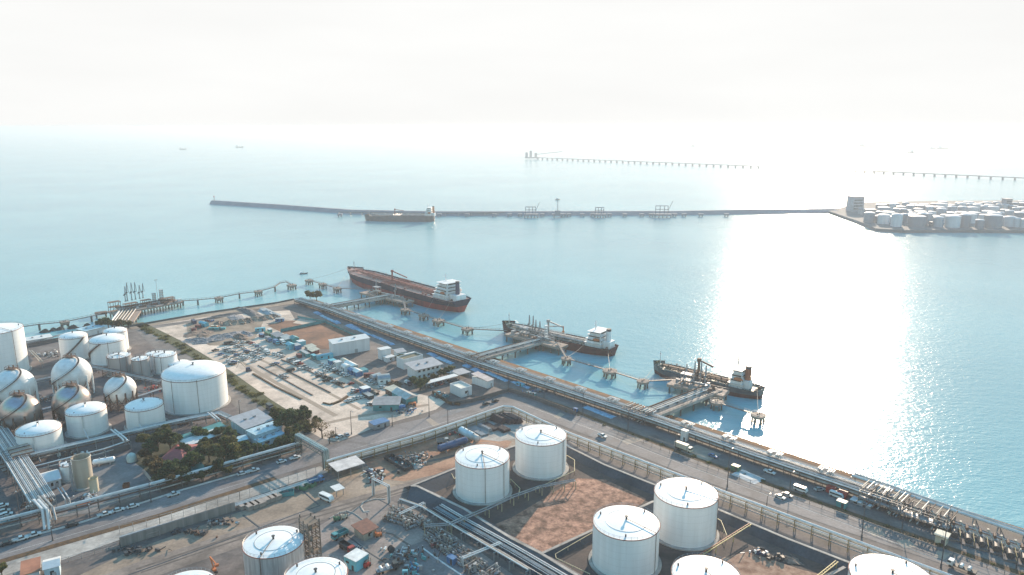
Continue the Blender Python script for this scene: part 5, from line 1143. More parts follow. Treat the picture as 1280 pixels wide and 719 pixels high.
for lab, x, y, L, Wd, h, rz, wl_, rf, kd in (('cyan container first in the hut row by the brown field', 325.5, 414, 9, 3, 2.8, .35, 'cyan', 'cyan', 'flat'), ('navy hut below the cyan container', 327, 421.5, 5, 3, 2.6, LC, 'navy', 'blue', 'flat'), ('long green container beside the brown field', 335, 419.5, 10, 2.6, 2.7, LC, 'green', 'green', 'flat'), ('small teal hut by the field corner', 337.5, 415.5, 4, 3, 2.8, LC, 'teal', 'white', 'flat'),
     ('long grey-roofed shed at the field edge', 347, 423.5, 14, 6, 3.4, LC, 'teal', 'grey', 'mono'), ('long pale-green roofed shed at the field edge', 358, 427, 14, 6, 3.6, LC, 'teal', 'silver', 'mono'), ('teal shed at the end of the field-edge sheds', 368, 428, 7, 6, 4, LC, 'teal', 'teal', 'gable'), ('bright cyan hut with flat roof and porch', 363, 436, 7, 5, 4, LC, 'cyan', 'cyan', 'gable'), ('pale blue hut beside the bright cyan hut', 371, 436, 8, 5, 3.6, LC, 'blue', 'silver', 'flat'), ('pale hut standing behind the pale blue hut', 376.5, 432, 6, 6, 4, LC, 'cyan', 'white', 'flat'),
     ('tan lean-to roof, upper one by the field', 388, 437, 9, 6, 2.5, LC, 'grey', 'cream', 'mono'), ('tan lean-to roof, lower one by the field', 392, 441, 9, 6, 2.5, LC, 'maroon', 'cream', 'mono'), ('long teal container beside the junction', 381, 444.5, 14, 3, 3, LC, 'teal', 'silver', 'flat'), ('maroon container beside the junction', 374, 447, 5, 3, 2.6, LC, 'maroon', 'maroon', 'flat'), ('short teal container after the long one', 392.5, 448.5, 6, 3, 3, LC, 'teal', 'cyan', 'flat'),
     ('cyan double container below the white warehouse', 406, 448.5, 13, 4, 3.4, .55, 'cyan', 'cyan', 'flat'), ('bright blue cube hut behind the bright car row', 415.5, 456, 5, 5, 3.8, LC, 'blue', 'cyan', 'flat'), ('white cube hut right of the blue cube', 422, 458, 5.5, 5, 3.8, LC, 'white', 'white', 'flat'), ('white domed hut by the yellow verge', 432.5, 463, 6.5, 5.5, 3, LC, 'white', 'white', 'round'), ('long white-roofed hut beside the lot road', 439, 460, 13, 5, 3.2, LC, 'silver', 'white', 'gable'), ('white arched hut above the domed hut', 431.5, 455.5, 8, 4, 3, LC, 'white', 'cream', 'round'),
     ('blue hut end-on in the hut row', 439.5, 467.5, 5, 4, 3.6, LC, 'blue', 'blue', 'gable'), ('white hut with blue side at the row end', 446, 469, 9, 5, 3.6, LC, 'blue', 'white', 'gable'), ('cyan-walled yard box near the lot road', 453.5, 466, 7, 6, 2.6, LC, 'cyan', 'teal', 'flat'), ('maroon container by the teal tents', 461.5, 471.5, 8, 3, 2.8, .2, 'maroon', 'maroon', 'flat'), ('round-roofed grey tent in the hut row', 470, 475.5, 7, 6, 3, LC+1.57, 'grey', 'silver', 'round'), ('pale teal tent with white front and blue doorway', 479.5, 478, 9, 8, 3.4, LC+1.2, 'white', 'silver', 'round'),
     ('blue hut with white top among the scrap', 456.5, 491.5, 6, 6, 4, LC, 'blue', 'white', 'flat'), ('low grey hut right of the blue hut', 460.5, 497, 9, 4, 2.4, LC, 'dark', 'silver', 'flat'),
     ('long dark shed with cream roof by the junction', 492.5, 494, 12, 6.5, 4, LC, 'dark', 'cream', 'mono'), ('long shed with grey-green roof next to the cream one', 506, 501, 18, 9, 4.5, LC, 'teal', 'silver', 'gable'), ('shed with brown-grey roof and dark open side', 484, 510, 17, 11, 4.4, .05, 'teal', 'grey', 'mono'), ('small orange-ended hut at the bend', 515.5, 507.5, 5, 3, 2, .2, 'orange', 'orange', 'flat'), ('blue tank hut beside the white tanker', 503, 513, 4, 3, 2.6, .2, 'blue', 'blue', 'round'),
     ('blue-topped kiosk beside the main road', 474, 533, 9, 6, 2.6, .7, 'silver', 'blue', 'flat'), ('navy container by the rubble, left one', 242.5, 404, 8, 3, 2.8, -.9, 'navy', 'navy', 'flat'), ('bright blue boat-shaped shed by the rubble', 255, 407.5, 10, 4, 3, -.6, 'cyan', 'cyan', 'gable'), ('green low container by the light lane', 271.5, 412, 15, 3, 1.6, .1, 'teal', 'teal', 'flat'), ('yellow skip on the green container', 268, 409.5, 6, 3, 1.6, .1, 'orange', 'cream', 'flat'), ('maroon box by the rubble', 248, 410, 5, 3, 2.5, -.3, 'maroon', 'maroon', 'flat'), ('small dark red box left of the rubble', 242.5, 414, 4, 3, 2.4, .3, 'maroon', 'maroon', 'flat'), ('blue hut in the scrap by the brown field', 350, 401.5, 8, 5, 2.6, .2, 'blue', 'silver', 'flat'),
     ('red box on the service road, left one', 1039, 615.5, 3.4, 3, 2.6, HC, 'red', 'red', 'flat'), ('red box on the service road, right one', 1053, 621.5, 3.6, 3, 2.6, HC, 'red', 'red', 'flat'), ('teal box on the service road verge', 1052, 633.5, 3.6, 2.6, 2.4, HC, 'teal', 'cream', 'flat'), ('green box near the pale slab', 919.5, 588, 3.4, 2.4, 2.2, HC, 'green', 'green', 'flat'), ('tall white cabinet standing against the coastal rack', 855.5, 550.5, 3, 2.4, 5.2, HC, 'white', 'white', 'flat'), ('white slab roof beside the red box near the valves', 1077, 630.5, 8, 4, 1.2, HC, 'silver', 'white', 'flat'), ('dark red box beside the white slab roof', 1088.5, 632, 3, 3, 2.2, HC, 'maroon', 'maroon', 'flat'), ('cream gatehouse box on the verge at the lower right', 1176.5, 678.5, 3.6, 3, 3.2, HC, 'cream', 'cream', 'mono'),
     ('blue box beside the service yard poles', 719.5, 514.5, 2.6, 2, 2, HC, 'blue', 'blue', 'flat'), ('teal skip on the service yard, left one', 661.5, 493, 3, 2.4, 1.6, HC, 'teal', 'silver', 'flat'), ('teal skip on the service yard, right one', 667.5, 494.5, 3, 2.4, 1.6, HC, 'teal', 'silver', 'flat'), ('pale blue boxed stack on the service yard', 650.5, 482, 7, 3, 1.6, HC, 'cyan', 'cyan', 'flat'),
     ('light blue process cabin with white frame near the red hand lift', 446, 707, 6, 6, 4, -.6, 'cyan', 'white', 'flat'), ('blue compressor box by the kerb of painted blocks', 565, 703.5, 3.2, 2.2, 2.2, -.7, 'blue', 'blue', 'flat'), ('small red box near the valve skids', 542, 684, 1.8, 1.4, 1.3, .3, 'red', 'red', 'flat')):
    if y < 520: L, Wd, h = L*.82, Wd*.82, h*.85
    hut(lab, x, y, L, Wd, h, rz, wl_, rf, kd, 'container' if 'container' in lab else 'hut' if 'hut' in lab else 'shed' if ('shed' in lab or 'roof' in lab) else 'cabin', 'container' if 'container' in lab else 'hut', HG if y < 548 and x < 520 else None)
# ---------------------------------------------------------------- buildings
M_wallw = mat('white_cladding', (.62, .64, .66), .6, scale=.5, col2=(.52, .54, .56), streak=True); M_wallb = mat('blue_white_wall', (.44, .58, .66), .6, scale=.5, streak=True)
M_roofg = mat('grey_metal_roof', (.36, .36, .385), .5, scale=.4, col2=(.28, .28, .30)); M_roofw = mat('white_metal_roof', (.66, .66, .65), .5, scale=.4, col2=(.55, .55, .55))
M_roofb = mat('pale_blue_roof', (.40, .55, .62), .5, scale=.4); M_roofr = mat('red_roof', (.34, .07, .07), .7, scale=.5, col2=(.22, .05, .05)); M_rooft = mat('teal_roof', (.05, .22, .22), .6); M_roofbr = mat('brown_rust_roof', (.21, .085, .06), .75, scale=.6, col2=(.13, .055, .042))
def bldg(label, a, b, depth, h, wall, roof, kind='flat', wins=0, doors=1, over=.4, open_=False, name='building', cat='building', group=None, floors=1):
    A, B = W(*a), W(*b); d = B-A; L = d.length; rz = ang(A, B); t = thing(name, label, cat, (A.x, A.y, .06), rz, group)
    if not open_: MB().box((L/2, depth/2, h/2), (L, depth, h)).build('wall', wall, t)
    else:
        n = max(2, int(L/5)+1)
        for i in range(n):
            for y in (.3, depth-.3): MB().beam((.3+(L-.6)*i/(n-1), y, 0), (.3+(L-.6)*i/(n-1), y, h), .22).build('post', M_steel, t)
    r = MB()
    if kind == 'flat': r.box((L/2, depth/2, h+.12), (L+2*over, depth+2*over, .24))
    elif kind == 'mono': r.add([(-over, -over, h), (L+over, -over, h), (L+over, depth+over, h+depth*.12), (-over, depth+over, h+depth*.12), (-over, -over, h+.2), (L+over, -over, h+.2), (L+over, depth+over, h+.2+depth*.12), (-over, depth+over, h+.2+depth*.12)], [(0, 3, 2, 1), (4, 5, 6, 7), (0, 1, 5, 4), (1, 2, 6, 5), (2, 3, 7, 6), (3, 0, 4, 7)])
    elif kind == 'gable':
        z = h+depth*.18; r.add([(-over, -over, h), (L+over, -over, h), (L+over, depth+over, h), (-over, depth+over, h), (-over, depth/2, z), (L+over, depth/2, z)], [(0, 1, 5, 4), (2, 3, 4, 5), (0, 4, 3), (1, 2, 5), (3, 2, 1, 0)])
    elif kind == 'hip':
        z = h+min(L, depth)*.3; k = min(L, depth)*.45; r.add([(-over, -over, h), (L+over, -over, h), (L+over, depth+over, h), (-over, depth+over, h), (k, depth/2, z), (L-k, depth/2, z)], [(0, 1, 5, 4), (2, 3, 4, 5), (0, 4, 3), (1, 2, 5), (3, 2, 1, 0)])
    elif kind == 'parapet':
        r.box((L/2, depth/2, h+.05), (L-.5, depth-.5, .1))
    rf = r.build('roof', roof, t)
    if kind == 'parapet':
        q = MB(); q.box((L/2, .12, h+.4), (L+.1, .26, .9)).box((L/2, depth-.12, h+.4), (L+.1, .26, .9)).box((.12, depth/2, h+.4), (.26, depth-.5, .9)).box((L-.12, depth/2, h+.4), (.26, depth-.5, .9)); q.build('parapet', wall, t)
    elif kind in ('flat', 'mono') and not open_ and L > 9:
        for k in range(2): MB().box((L*(.3+.35*k), depth*.55, h+.5+(depth*.07 if kind == 'mono' else 0)), (1.2, 1.0, .8)).build('roof_unit', M_steel, rf)
    for f in range(floors):
        for k in range(wins):
            x = L*(k+.7)/(wins+.4); o = MB().box((x, -.03, h*(f+.55)/floors), (L/(wins+1)*.55, .08, min(1.5, h/floors*.4))).build('window', M_glassd, t)
            MB().box((x, -.06, h*(f+.55)/floors-min(1.5, h/floors*.4)/2-.08), (L/(wins+1)*.6, .16, .1)).build('sill', wall, o)
    for k in range(doors): MB().box((L*(.62 if doors == 1 else .25+.5*k), -.04, min(2.6, h*.6)/2), (2.2 if h > 5 else 1.2, .1, min(2.6, h*.6))).build('door', M_grey, t)
    return t
def hpx(p, y): return zat(W(*p), y)
bldg('white warehouse with flat pale roof beside the brown field', (417, 446), (462.5, 438), 8, hpx((417, 446), 430.5), M_wallw, M_roofw, 'mono', 0, 1)
bldg('small tall white box building right of the warehouse', (477, 450.5), (489, 448), 5, hpx((477, 450.5), 438), M_wallw, M_roofw, 'flat', 0, 1)
bldg('low white annex beside the small box building', (484, 453.5), (493.5, 451), 4, 3, M_wallw, M_roofw, 'flat', 1, 1)
bldg('two-storey office with grey overhanging flat roof', (520.5, 475.5), (551, 468), 10.5, 6.6, M_wallw, M_roofg, 'mono', 5, 1, 1.4, floors=2)
bldg('white annex with sunken dark roof behind the office', (505, 462.5), (529, 456), 8, 6, M_wallw, mat('mossy_roof', (.12, .12, .08), .9), 'parapet', 3, 1)
bldg('flat-roofed back wing between annex and coast road', (512, 453), (524, 450), 6, 4, M_wallw, M_roofw, 'flat', 1, 0)
bldg('teal-trimmed low shed near the coast road behind the box building', (497, 447), (508, 445), 6, 3, M_wallb, M_roofg, 'mono', 0, 1)
bldg('long narrow white carport roof in front of the office garden', (533.5, 486), (572.5, 475.5), 4, 2.8, M_wallw, M_roofw, 'flat', 0, 0, .3, True, 'carport', 'carport')
bldg('square building with cream-white roof and bright blue doorway', (576.5, 497.5), (590, 493.6), 11, 4.6, M_wallw, mat('cream_roof', (.66, .63, .55), .6), 'parapet', 1, 1)
bldg('white shed with vertical ribs near the coastal fence', (609.5, 486), (617, 483.2), 13, 4.4, M_wallw, mat('pinkish_roof', (.42, .36, .36), .6), 'mono', 0, 1)
bldg('low grey canopy roof between the office and ribbed shed', (574, 474.5), (588, 471), 9, 2.8, M_wallw, M_roofg, 'flat', 0, 0, .3, True, 'canopy', 'canopy')
bldg('house with big grey roof by the plant road', (307.5, 546.5), (340.5, 535), 14, hpx((307.5, 546.5), 536), M_wallb, M_roofg, 'mono', 5, 1, 1.0, floors=2)
bldg('pale blue flat extension in front of the grey-roofed house', (321, 557), (353, 545.5), 8.5, 5.2, M_wallb, M_roofb, 'flat', 4, 1)
bldg('pale blue lean-to at the corner of the house', (325, 560.5), (356, 549), 4, 2.8, M_wallb, M_roofb, 'mono', 2, 1)
bldg('white carport left of the house among trees', (294, 560), (311, 556), 5.5, 2.8, M_wallw, M_roofb, 'flat', 0, 0, .3, True, 'carport', 'carport')
bldg('long white pavilion roof amid the trees', (235, 566), (277, 550.5), 6.5, 3.2, M_wallw, M_roofw, 'mono', 0, 0, .3, True, 'pavilion', 'pavilion')
bldg('long teal pavilion roof behind the white one', (231, 560.5), (283, 541.5), 5.5, 3.6, M_wallw, M_rooft, 'mono', 0, 0, .3, True, 'pavilion', 'pavilion')
bldg('house with red hip roof half hidden by trees', (203, 583), (229, 583), 15, 3.4, M_wallw, M_roofr, 'hip', 2, 1, .8)
bldg('shed with green roof beside the plant road', (232, 600), (256.5, 592.5), 5, 2.8, M_wallw, M_rooft, 'mono', 0, 1)
bldg('long flat pale roof on the sea wall beside the tallest tank', (33, 433), (66, 427.5), 10, 3.6, M_wallw, M_roofw, 'flat', 0, 1)
bldg('flat pale roof between the domed tanks', (108, 421), (132, 415), 12, 4, M_wallw, M_roofb, 'flat', 0, 1)
bldg('small hall with white ridged roof and open bays by the beige tower', (55, 614.5), (77, 608.5), 10.5, 3.8, M_wallw, M_roofw, 'gable', 3, 2)
bldg('large canopy with pinkish white roof beside the gantry', (423, 601), (455, 591), 8.5, 4.4, M_wallw, mat('pinkish_white_roof', (.60, .55, .53), .6), 'flat', 0, 0, .5, True, 'canopy', 'canopy')
bldg('small canopy with white roof beside the minibus', (420.5, 622), (430.5, 618.5), 4.6, 2.8, M_wallw, M_roofw, 'flat', 0, 0, .3, True, 'canopy', 'canopy')
bldg('hut with rust-brown roof on the paved yard', (455, 677), (470.5, 669.5), 6.2, 3.2, mat('hut_wall', (.35, .30, .25), .8), M_roofbr, 'mono', 1, 1, .8)
bldg('gabled white house with blue wall at the lower left corner', (57, 727), (76, 722), 6, 4.5, M_wallb, M_roofw, 'gable', 1, 1)
bldg('low brick-red roof beside the white gabled house', (28, 728), (50, 722), 9, 2.5, M_wallw, mat('terracotta_roof', (.36, .15, .09), .8), 'flat', 0, 1)
# ---------------------------------------------------------------- trees and shrubs
def leafmat(n, c, c2):
    m = mat(n, c, .8, scale=.6, col2=c2, rand=.25); N = m.node_tree.nodes; L = m.node_tree.links
    src = N['Principled BSDF'].inputs['Base Color'].links[0].from_socket; tl = N.new('ShaderNodeBsdfTranslucent'); L.new(src, tl.inputs['Color']); ms = N.new('ShaderNodeMixShader'); ms.inputs[0].default_value = .45
    L.new(N['Principled BSDF'].outputs[0], ms.inputs[1]); L.new(tl.outputs[0], ms.inputs[2]); L.new(ms.outputs[0], N['Material Output'].inputs['Surface']); return m
LEAF = [leafmat('dark_foliage', (.075, .11, .038), (.03, .05, .017)), leafmat('olive_foliage', (.14, .14, .045), (.06, .065, .022)), leafmat('brown_foliage', (.13, .095, .04), (.055, .045, .02))]
M_bark = mat('bark', (.10, .075, .055), .9)
def tree_geo(seed, mi, n=900, rx=4, rz=3.2, th=2.6, scraggly=False):
    r = random.Random(seed); t = thing('tree', 'tree', 'tree', (0, 0, 0)); c = MB(); k = MB()
    k.cyl((0, 0, 0), (.1, .1, th), .32, .2, 7)
    cl = []
    for i in range(11):
        a = r.uniform(0, 6.28); d = rx*.72*math.sqrt(r.random()); z = th+rz*(.35+r.uniform(0, 1.0)*(1-.5*d/rx)); q = Vector((d*math.cos(a), d*math.sin(a), z)); cl.append((q, r.uniform(.22, .42)*rx)); k.cyl((.1, .1, th*.9), q, .12, .04, 5)
    for i in range(n):
        q, rr = cl[i % len(cl)]
        v = Vector((r.gauss(0, 1), r.gauss(0, 1), r.gauss(0, 1))).normalized()*rr*(r.random()**.4)*(1.15 if scraggly else 1); v.z *= .8
        p = q+v; s = r.uniform(.2, .42)*(rx/4)**.5*(.8 if scraggly else 1.3)
        a = Vector((r.gauss(0, 1), r.gauss(0, 1), r.gauss(0, .6))).normalized()*s; b = Vector((r.gauss(0, 1), r.gauss(0, 1), r.gauss(0, 1))).normalized()*s
        c.add([p-a, p-b*.8, p+a, p+b*.8], [(0, 1, 2, 3)])
    c.build('crown', LEAF[mi], t); k.build('trunk', M_bark, t)
    return t
TP = [[proto(tree_geo, 31+i+10*m, m, 2200) for i in range(2)] for m in range(3)]; TS = proto(tree_geo, 77, 2, 420, 3.4, 3.6, 3, True)
tr = random.Random(21)
def tree(x, y, rpx, mi, label, group='trees round the compound', pr=None, zs=1.0):
    p = W(x, y); s = rpx*scale_at(p)/3.2; pr = pr or TP[mi][tr.randrange(2)]
    place(pr, p, tr.uniform(0, 6), label, (s, s, s*zs), group)
for x, y, r_, mi, lab in ((281, 582, 17, 1, 'big olive tree with the widest crown, in front of the pavilions'), (262, 578, 12, 1, 'olive tree touching the big olive one on its left'), (296, 584, 10, 0, 'dark tree right of the big olive one'), (222, 600, 13, 0, 'dark tree in front of the red hip roof'), (243, 592, 13, 0, 'dark tree right of the red hip roof'), (207, 607, 11, 0, 'dark tree at the lower left corner of the compound'), (214, 566, 13, 0, 'dark tree behind the red roof'), (198, 562, 11, 0, 'dark tree by the pipe rack at the compound corner'), (183, 559, 9, 1, 'yellow-green tree next to the tank row rack'), (191, 588, 9, 2, 'brown sparse tree at the paved yard edge'), (184, 578, 8, 2, 'brown tree above the brown sparse tree'), (197, 600, 10, 2, 'brown tree nearest the yard wall'), (251, 552, 9, 0, 'dark tree behind the teal pavilion'), (272, 550, 8, 0, 'dark tree at the end of the teal pavilion'), (287, 551, 8, 0, 'small dark tree by the house wall'), (231, 573, 9, 0, 'dark tree between the red roof and pavilion'), (331, 574, 8, 0, 'round dark tree left of the lamp pole by the road'), (349, 567, 9, 0, 'dark round tree below the blue extension'), (358, 564, 9, 0, 'dark tree between the extension and road rack'), (366, 560, 9, 0, 'dark tree nearest the gantry'), (341, 571, 7, 0, 'small dark shrub tree by the road rack'),
     (203, 593, 9, 2, 'brown tree left of the red hip roof'), (234, 606, 10, 0, 'dark tree before the green roof, by the road rack'), (270, 596, 10, 0, 'dark tree below the big olive tree'), (257, 566, 9, 0, 'dark tree in front of the white pavilion left end'), (304, 570, 8, 0, 'dark tree beside the white carport'), (190, 572, 9, 0, 'dark tree beside the pale green dome tank'), (286, 596, 7, 1, 'olive tree by the road rack below the big one'), (244, 582, 9, 0, 'dark tree right behind the red roof'), (220, 610, 9, 2, 'brown tree at the road rack below the red roof'), (319, 568, 7, 0, 'dark shrub tree at the foot of the blue lean-to'), (352, 532, 9, 1, 'olive tree squeezed behind the house'), (372, 547, 8, 0, 'dark tree at the lot road bend'), (385, 541, 7, 1, 'olive tree at the lot road end'), (395, 533, 6, 0, 'small dark tree at the tip of the lot road verge'),
     (345, 526, 8, 1, 'yellowish tree behind the grey-roofed house'), (359, 541, 13, 0, 'large dark tree right of the house'), (371, 537, 11, 0, 'dark tree beside the lot road, middle one'), (379, 529, 10, 0, 'dark tree beside the lot road, farthest one'), (366, 552, 9, 1, 'olive tree above the gantry'), (310, 577, 7, 0, 'small dark tree under the white carport'), (253, 603, 7, 0, 'small tree right of the green roof'), (205, 548, 8, 1, 'light tree near the tank row rack end'),
     (525, 488, 7, 0, 'dark round hedge tree at the junction by the office'), (531, 484, 6, 0, 'dark hedge tree left of the carport'), (519, 484, 6, 0, 'dark hedge tree at the office corner'), (543, 476, 4.5, 1, 'olive garden bush beside the carport, left'), (551, 473, 5, 0, 'dark garden bush beside the carport, middle'), (558, 470, 5, 0, 'dark garden bush beside the carport, right'), (565, 467, 5, 1, 'olive garden bush at the end of the carport'), (500, 452, 4.5, 0, 'dark tree between box building and annex'), (515, 478, 3.5, 0, 'small bush at the office front'),
     (388, 376, 6, 1, 'olive shrub on the shore corner, left'), (396, 376.5, 6, 1, 'olive shrub on the shore corner, right'), (127, 412, 6, 0, 'dark tree on the shore, leftmost of three by the gas jetty'), (136, 412, 7, 0, 'dark tree on the shore, middle of three by the gas jetty'), (152, 409, 5, 1, 'olive tree on the shore at the gas jetty trestle'), (161, 411, 5, 1, 'olive tree by the plant road at the shore'), (146, 412, 5, 2, 'brown shrub between shore trees')):
    tree(x, y, r_, mi, lab)
for x, y, r_, lab in ((403, 548, 11, 'scraggly bare tree by the side road, largest'), (394, 540, 9, 'scraggly bare tree by the side road, farther one'), (412, 555, 8, 'scraggly bare tree nearest the main road'), (386, 532, 7, 'scraggly bare tree behind the side road sign'), (88, 660, 0.1, '')):
    if lab: tree(x, y, r_, 2, lab, 'scraggly trees by the side road', TS)
tree(3, 722, 9, 1, 'green palm-like bush in the lower left corner', None)
# bushes on the verge of the dirt lot
def bush_geo():
    r = random.Random(9); t = thing('bush', 'bush', 'bush', (0, 0, 0)); c = MB()
    for i in range(260):
        v = Vector((r.gauss(0, 1), r.gauss(0, 1), abs(r.gauss(0, .7))*.7))*.6; s = .22; a = Vector((r.gauss(0, 1), r.gauss(0, 1), r.gauss(0, 1))).normalized()*s; b = Vector((r.gauss(0, 1), r.gauss(0, 1), r.gauss(0, 1))).normalized()*s; c.add([v-a, v-b, v+a, v+b], [(0, 1, 2, 3)])
    c.build('foliage', LEAF[1], t); return t
BU = proto(bush_geo); vl = px((176, 408), (212, 426), (262, 456), (290, 474), (330, 503), (383, 536))
for i in range(64):
    q = i/63*4.999; k = int(q); p = vl[k].lerp(vl[k+1], q-k)+Vector((tr.uniform(-3, 3), tr.uniform(-3, 3), 0)); f = i/63
    where = 'near the shore' if f < .2 else 'behind the small tanks' if f < .42 else 'by the large domed tank' if f < .62 else 'along the plant road bend' if f < .82 else 'near the side road'
    place(BU, p, tr.uniform(0, 6), 'low green bush on the dirt lot verge, '+where, tr.uniform(.8, 2.0), 'bushes along the dirt lot verge')
for i in range(30):
    f = i/29; p = W(640, 489).lerp(W(1278, 719), f)+Vector((tr.uniform(-1, 1), tr.uniform(-1, 1), .1))
    place(BU, p, tr.uniform(0, 6), 'dry scrubby tuft on the coastal road median, '+('near the corner' if f < .3 else 'in the middle stretch' if f < .65 else 'towards the lower right'), tr.uniform(.4, .9), 'dry tufts on the median')
# ---------------------------------------------------------------- lamp posts and poles
def lamp_geo(h):
    t = thing('street_lamp', 'lamp', 'street lamp', (0, 0, 0)); MB().cyl((0, 0, 0), (0, 0, h), .2, .11, 8).build('pole', M_dark, t); MB().cyl((0, 0, 0), (0, 0, .9), .34, n=8).build('base', M_concd, t)
    MB().path([(0, 0, h-.4), (0, 1.0, h+.2), (0, 2.2, h+.3)], .09, 6).build('arm', M_dark, t); MB().box((0, 2.4, h+.28), (.4, .9, .18)).build('lamp_head', M_steel, t); return t
LM = proto(lamp_geo, 12)
for x, yb, yt, lab in ((635.5, 489, 468, 'lamp post at the corner where the fence meets the coast road'), (680, 500, 480, 'lamp post above the teal skips'), (728.5, 519.5, 491, 'lamp post by the blue box and blue sheet'), (784.8, 540, 513, 'lamp post facing the third jetty'), (844, 564, 545, 'lamp post left of the cream lorry'), (909, 609, 563, 'tall lamp post above the dike corner, by the green box'), (987, 616, 592, 'lamp post beside the white van'), (1077, 672, 621, 'tall lamp post in front of the valve station'), (1176, 710, 636, 'tallest lamp post beside the cream gatehouse'), (1270, 712, 690, 'lamp post at the right edge'),
      (439.5, 543, 513, 'lamp post at the dirt lot entrance'), (536.5, 521, 494, 'lamp post by the brown fence compound'), (490.5, 533, 518, 'short lamp post on the road verge'), (420, 548, 534, 'short lamp post by the parked pair'), (323.5, 579, 548, 'lamp post between the house and road rack'), (189, 628, 603, 'lamp post behind the road rack by the compound'), (113, 650, 628, 'lamp post below the beige tower'), (27, 659, 612, 'slim lamp post at the left edge parking'), (66, 676, 655, 'lamp post on the road by the dropping pipes'), (577, 597, 580, 'lamp post left of the upper left tank'), (958, 637, 620, 'lamp post beside the pair of white cars'), (1127, 665, 640, 'lamp post between the two valve stations'), (560, 535, 512, 'lamp post on the main road bend'), (203, 470, 447, 'lamp post beside the small tank with orange rail'), (300, 520, 500, 'lamp post on the plant road by the house')):
    p = W(x, yb); h = zat(p, yt); place(LM, p, HC if x > 600 else HR+math.pi, lab, (1, 1, max(.5, h/12.2)), 'street lamps')
# ---------------------------------------------------------------- fences and walls
def fence(label, pts, h, m, post_m, spacing=3.0, panel=True, name='fence', cat='fence', th=.08, group=None):
    P = px(*pts); t = thing(name, label, cat, P[0], 0, group); L = [p-P[0] for p in P]
    if panel:
        w_ = MB()
        for a, b in zip(L, L[1:]): w_.beam(a+Vector((0, 0, h/2+.1)), b+Vector((0, 0, h/2+.1)), th, h)
        w_.build('panel', m, t)
    s = MB()
    for a, b in zip(L, L[1:]):
        n = max(1, int((b-a).length/spacing)); s.beam(a+Vector((0, 0, h+.2)), b+Vector((0, 0, h+.2)), .1)
        if not panel: s.beam(a+Vector((0, 0, h*.55)), b+Vector((0, 0, h*.55)), .06); s.beam(a+Vector((0, 0, h*.15)), b+Vector((0, 0, h*.15)), .06)
        for i in range(n+1): v = a.lerp(b, i/n); s.beam(v, v+Vector((0, 0, h+.25)), .14)
    s.build('posts', post_m, t); return t
fence('low brown-grey wall on the coastal side of the compound', [(565, 507), (590, 503.5), (636, 490), (660, 497), (700, 512), (720, 520)], 2.2, M_concd, M_dark)
fence('brown hedge-like fence round the square building yard', [(541, 492), (562, 505.5), (575, 507)], 1.6, M_drygrass, M_dark, th=.9)
fence('pale wall behind the pipe posts along the main road', [(417, 584), (530, 551.5), (629, 517)], 2.6, mat('weathered_panel', (.24, .235, .22), .85, scale=.5, col2=(.13, .13, .12)), M_concd, 6.5, name='wall', cat='wall', th=.25)
fence('grey retaining wall below the concrete apron', [(151, 684), (200, 668.5), (294, 638.5)], 3.6, mat('retaining_wall_concrete', (.26, .245, .235), .85, scale=.4, col2=(.17, .16, .155), streak=True), M_concd, 5, name='retaining_wall', cat='wall', th=.6)
fence('thin pole fence along the concrete apron', [(150, 668), (200, 655), (300, 625), (395, 593.5)], 3.4, M_conc, M_steel, 4.2, False)
fence('wire fence in front of the pole fence', [(0, 728), (150, 683.5), (200, 669.5)], 1.8, M_conc, M_steel, 4, False)
fence('chain-link fence along the median of the coast road', [(640, 492), (700, 512), (860, 576), (1060, 648), (1278, 726)], 1.3, M_conc, M_walk, 5, False)
fence('pale wall beside the yard trees', [(181, 593), (196, 611)], 2.0, M_conc, M_conc, 4, name='wall', cat='wall', th=.3)
fence('low wall at the paved yard back edge', [(138, 568.5), (162, 561.5)], 2.4, M_concd, M_concd, 4, name='wall', cat='wall', th=.3)
fence('teal screen fence across the brown field', [(351, 415.2), (372, 411), (406, 403.5)], 2.2, PAINT['teal'], M_dark, 4, th=.2)
fence('teal screen fence down the coast side of the brown field', [(372, 397.5), (406, 403.5), (446, 421.5)], 1.6, PAINT['teal'], M_dark, 4, th=.2)
fence('sea wall along the north shore', [(60, 427), (118, 415.5), (175, 406.5), (260, 391.5), (345, 379.5), (367, 375)], 1.1, M_concd, M_concd, 12, name='sea_wall', cat='wall', th=.5)
fence('low sea wall behind the tank farm', [(-40, 450), (34, 434.5), (110, 419)], 2.4, M_concd, M_concd, 12, name='sea_wall', cat='wall', th=.5)
fence('kerb of low white blocks along the plant road', [(0, 681.5), (96, 656), (226, 614), (313, 589)], .5, M_pipew, M_pipew, 3, name='kerb_rail', cat='kerb', th=.35)
# plot lines in the dirt lot
def ditch(label, pts, wd=1.0, h=.5, m=None, name='kerb_ridge', cat='kerb', group=None):
    P = px(*pts); mb = MB(P[0]); k = len(P); rows = [[Vector((v.x, v.y, z)) for v in offline(P, off)] for off, z in ((-wd/2, .02), (-wd/4, h), (wd/4, h), (wd/2, .02))]
    for j in range(3): mb.add(rows[j]+rows[j+1], [(i, i+1, k+i+1, k+i) for i in range(k-1)])
    return tag(mb.build(name, m or M_brown), label, cat, group)
KG = 'low ridges dividing the dirt lot'
ditch('brown ridge line in the dirt lot, nearest the verge', [(316.5, 467.5), (345, 484), (377, 499.5)], 1.8, .5, M_drygrass, group=KG); ditch('brown ridge line in the dirt lot, middle one', [(323, 457), (352, 473), (391, 494.5)], 1.1, .4, group=KG); ditch('brown ridge line in the dirt lot, third one', [(345, 455.5), (364, 466), (413, 491)], 1.1, .4, group=KG); ditch('dark ridge along the line of parked wrecks', [(352, 450), (388, 465), (430, 485)], 1.2, .5, group=KG)
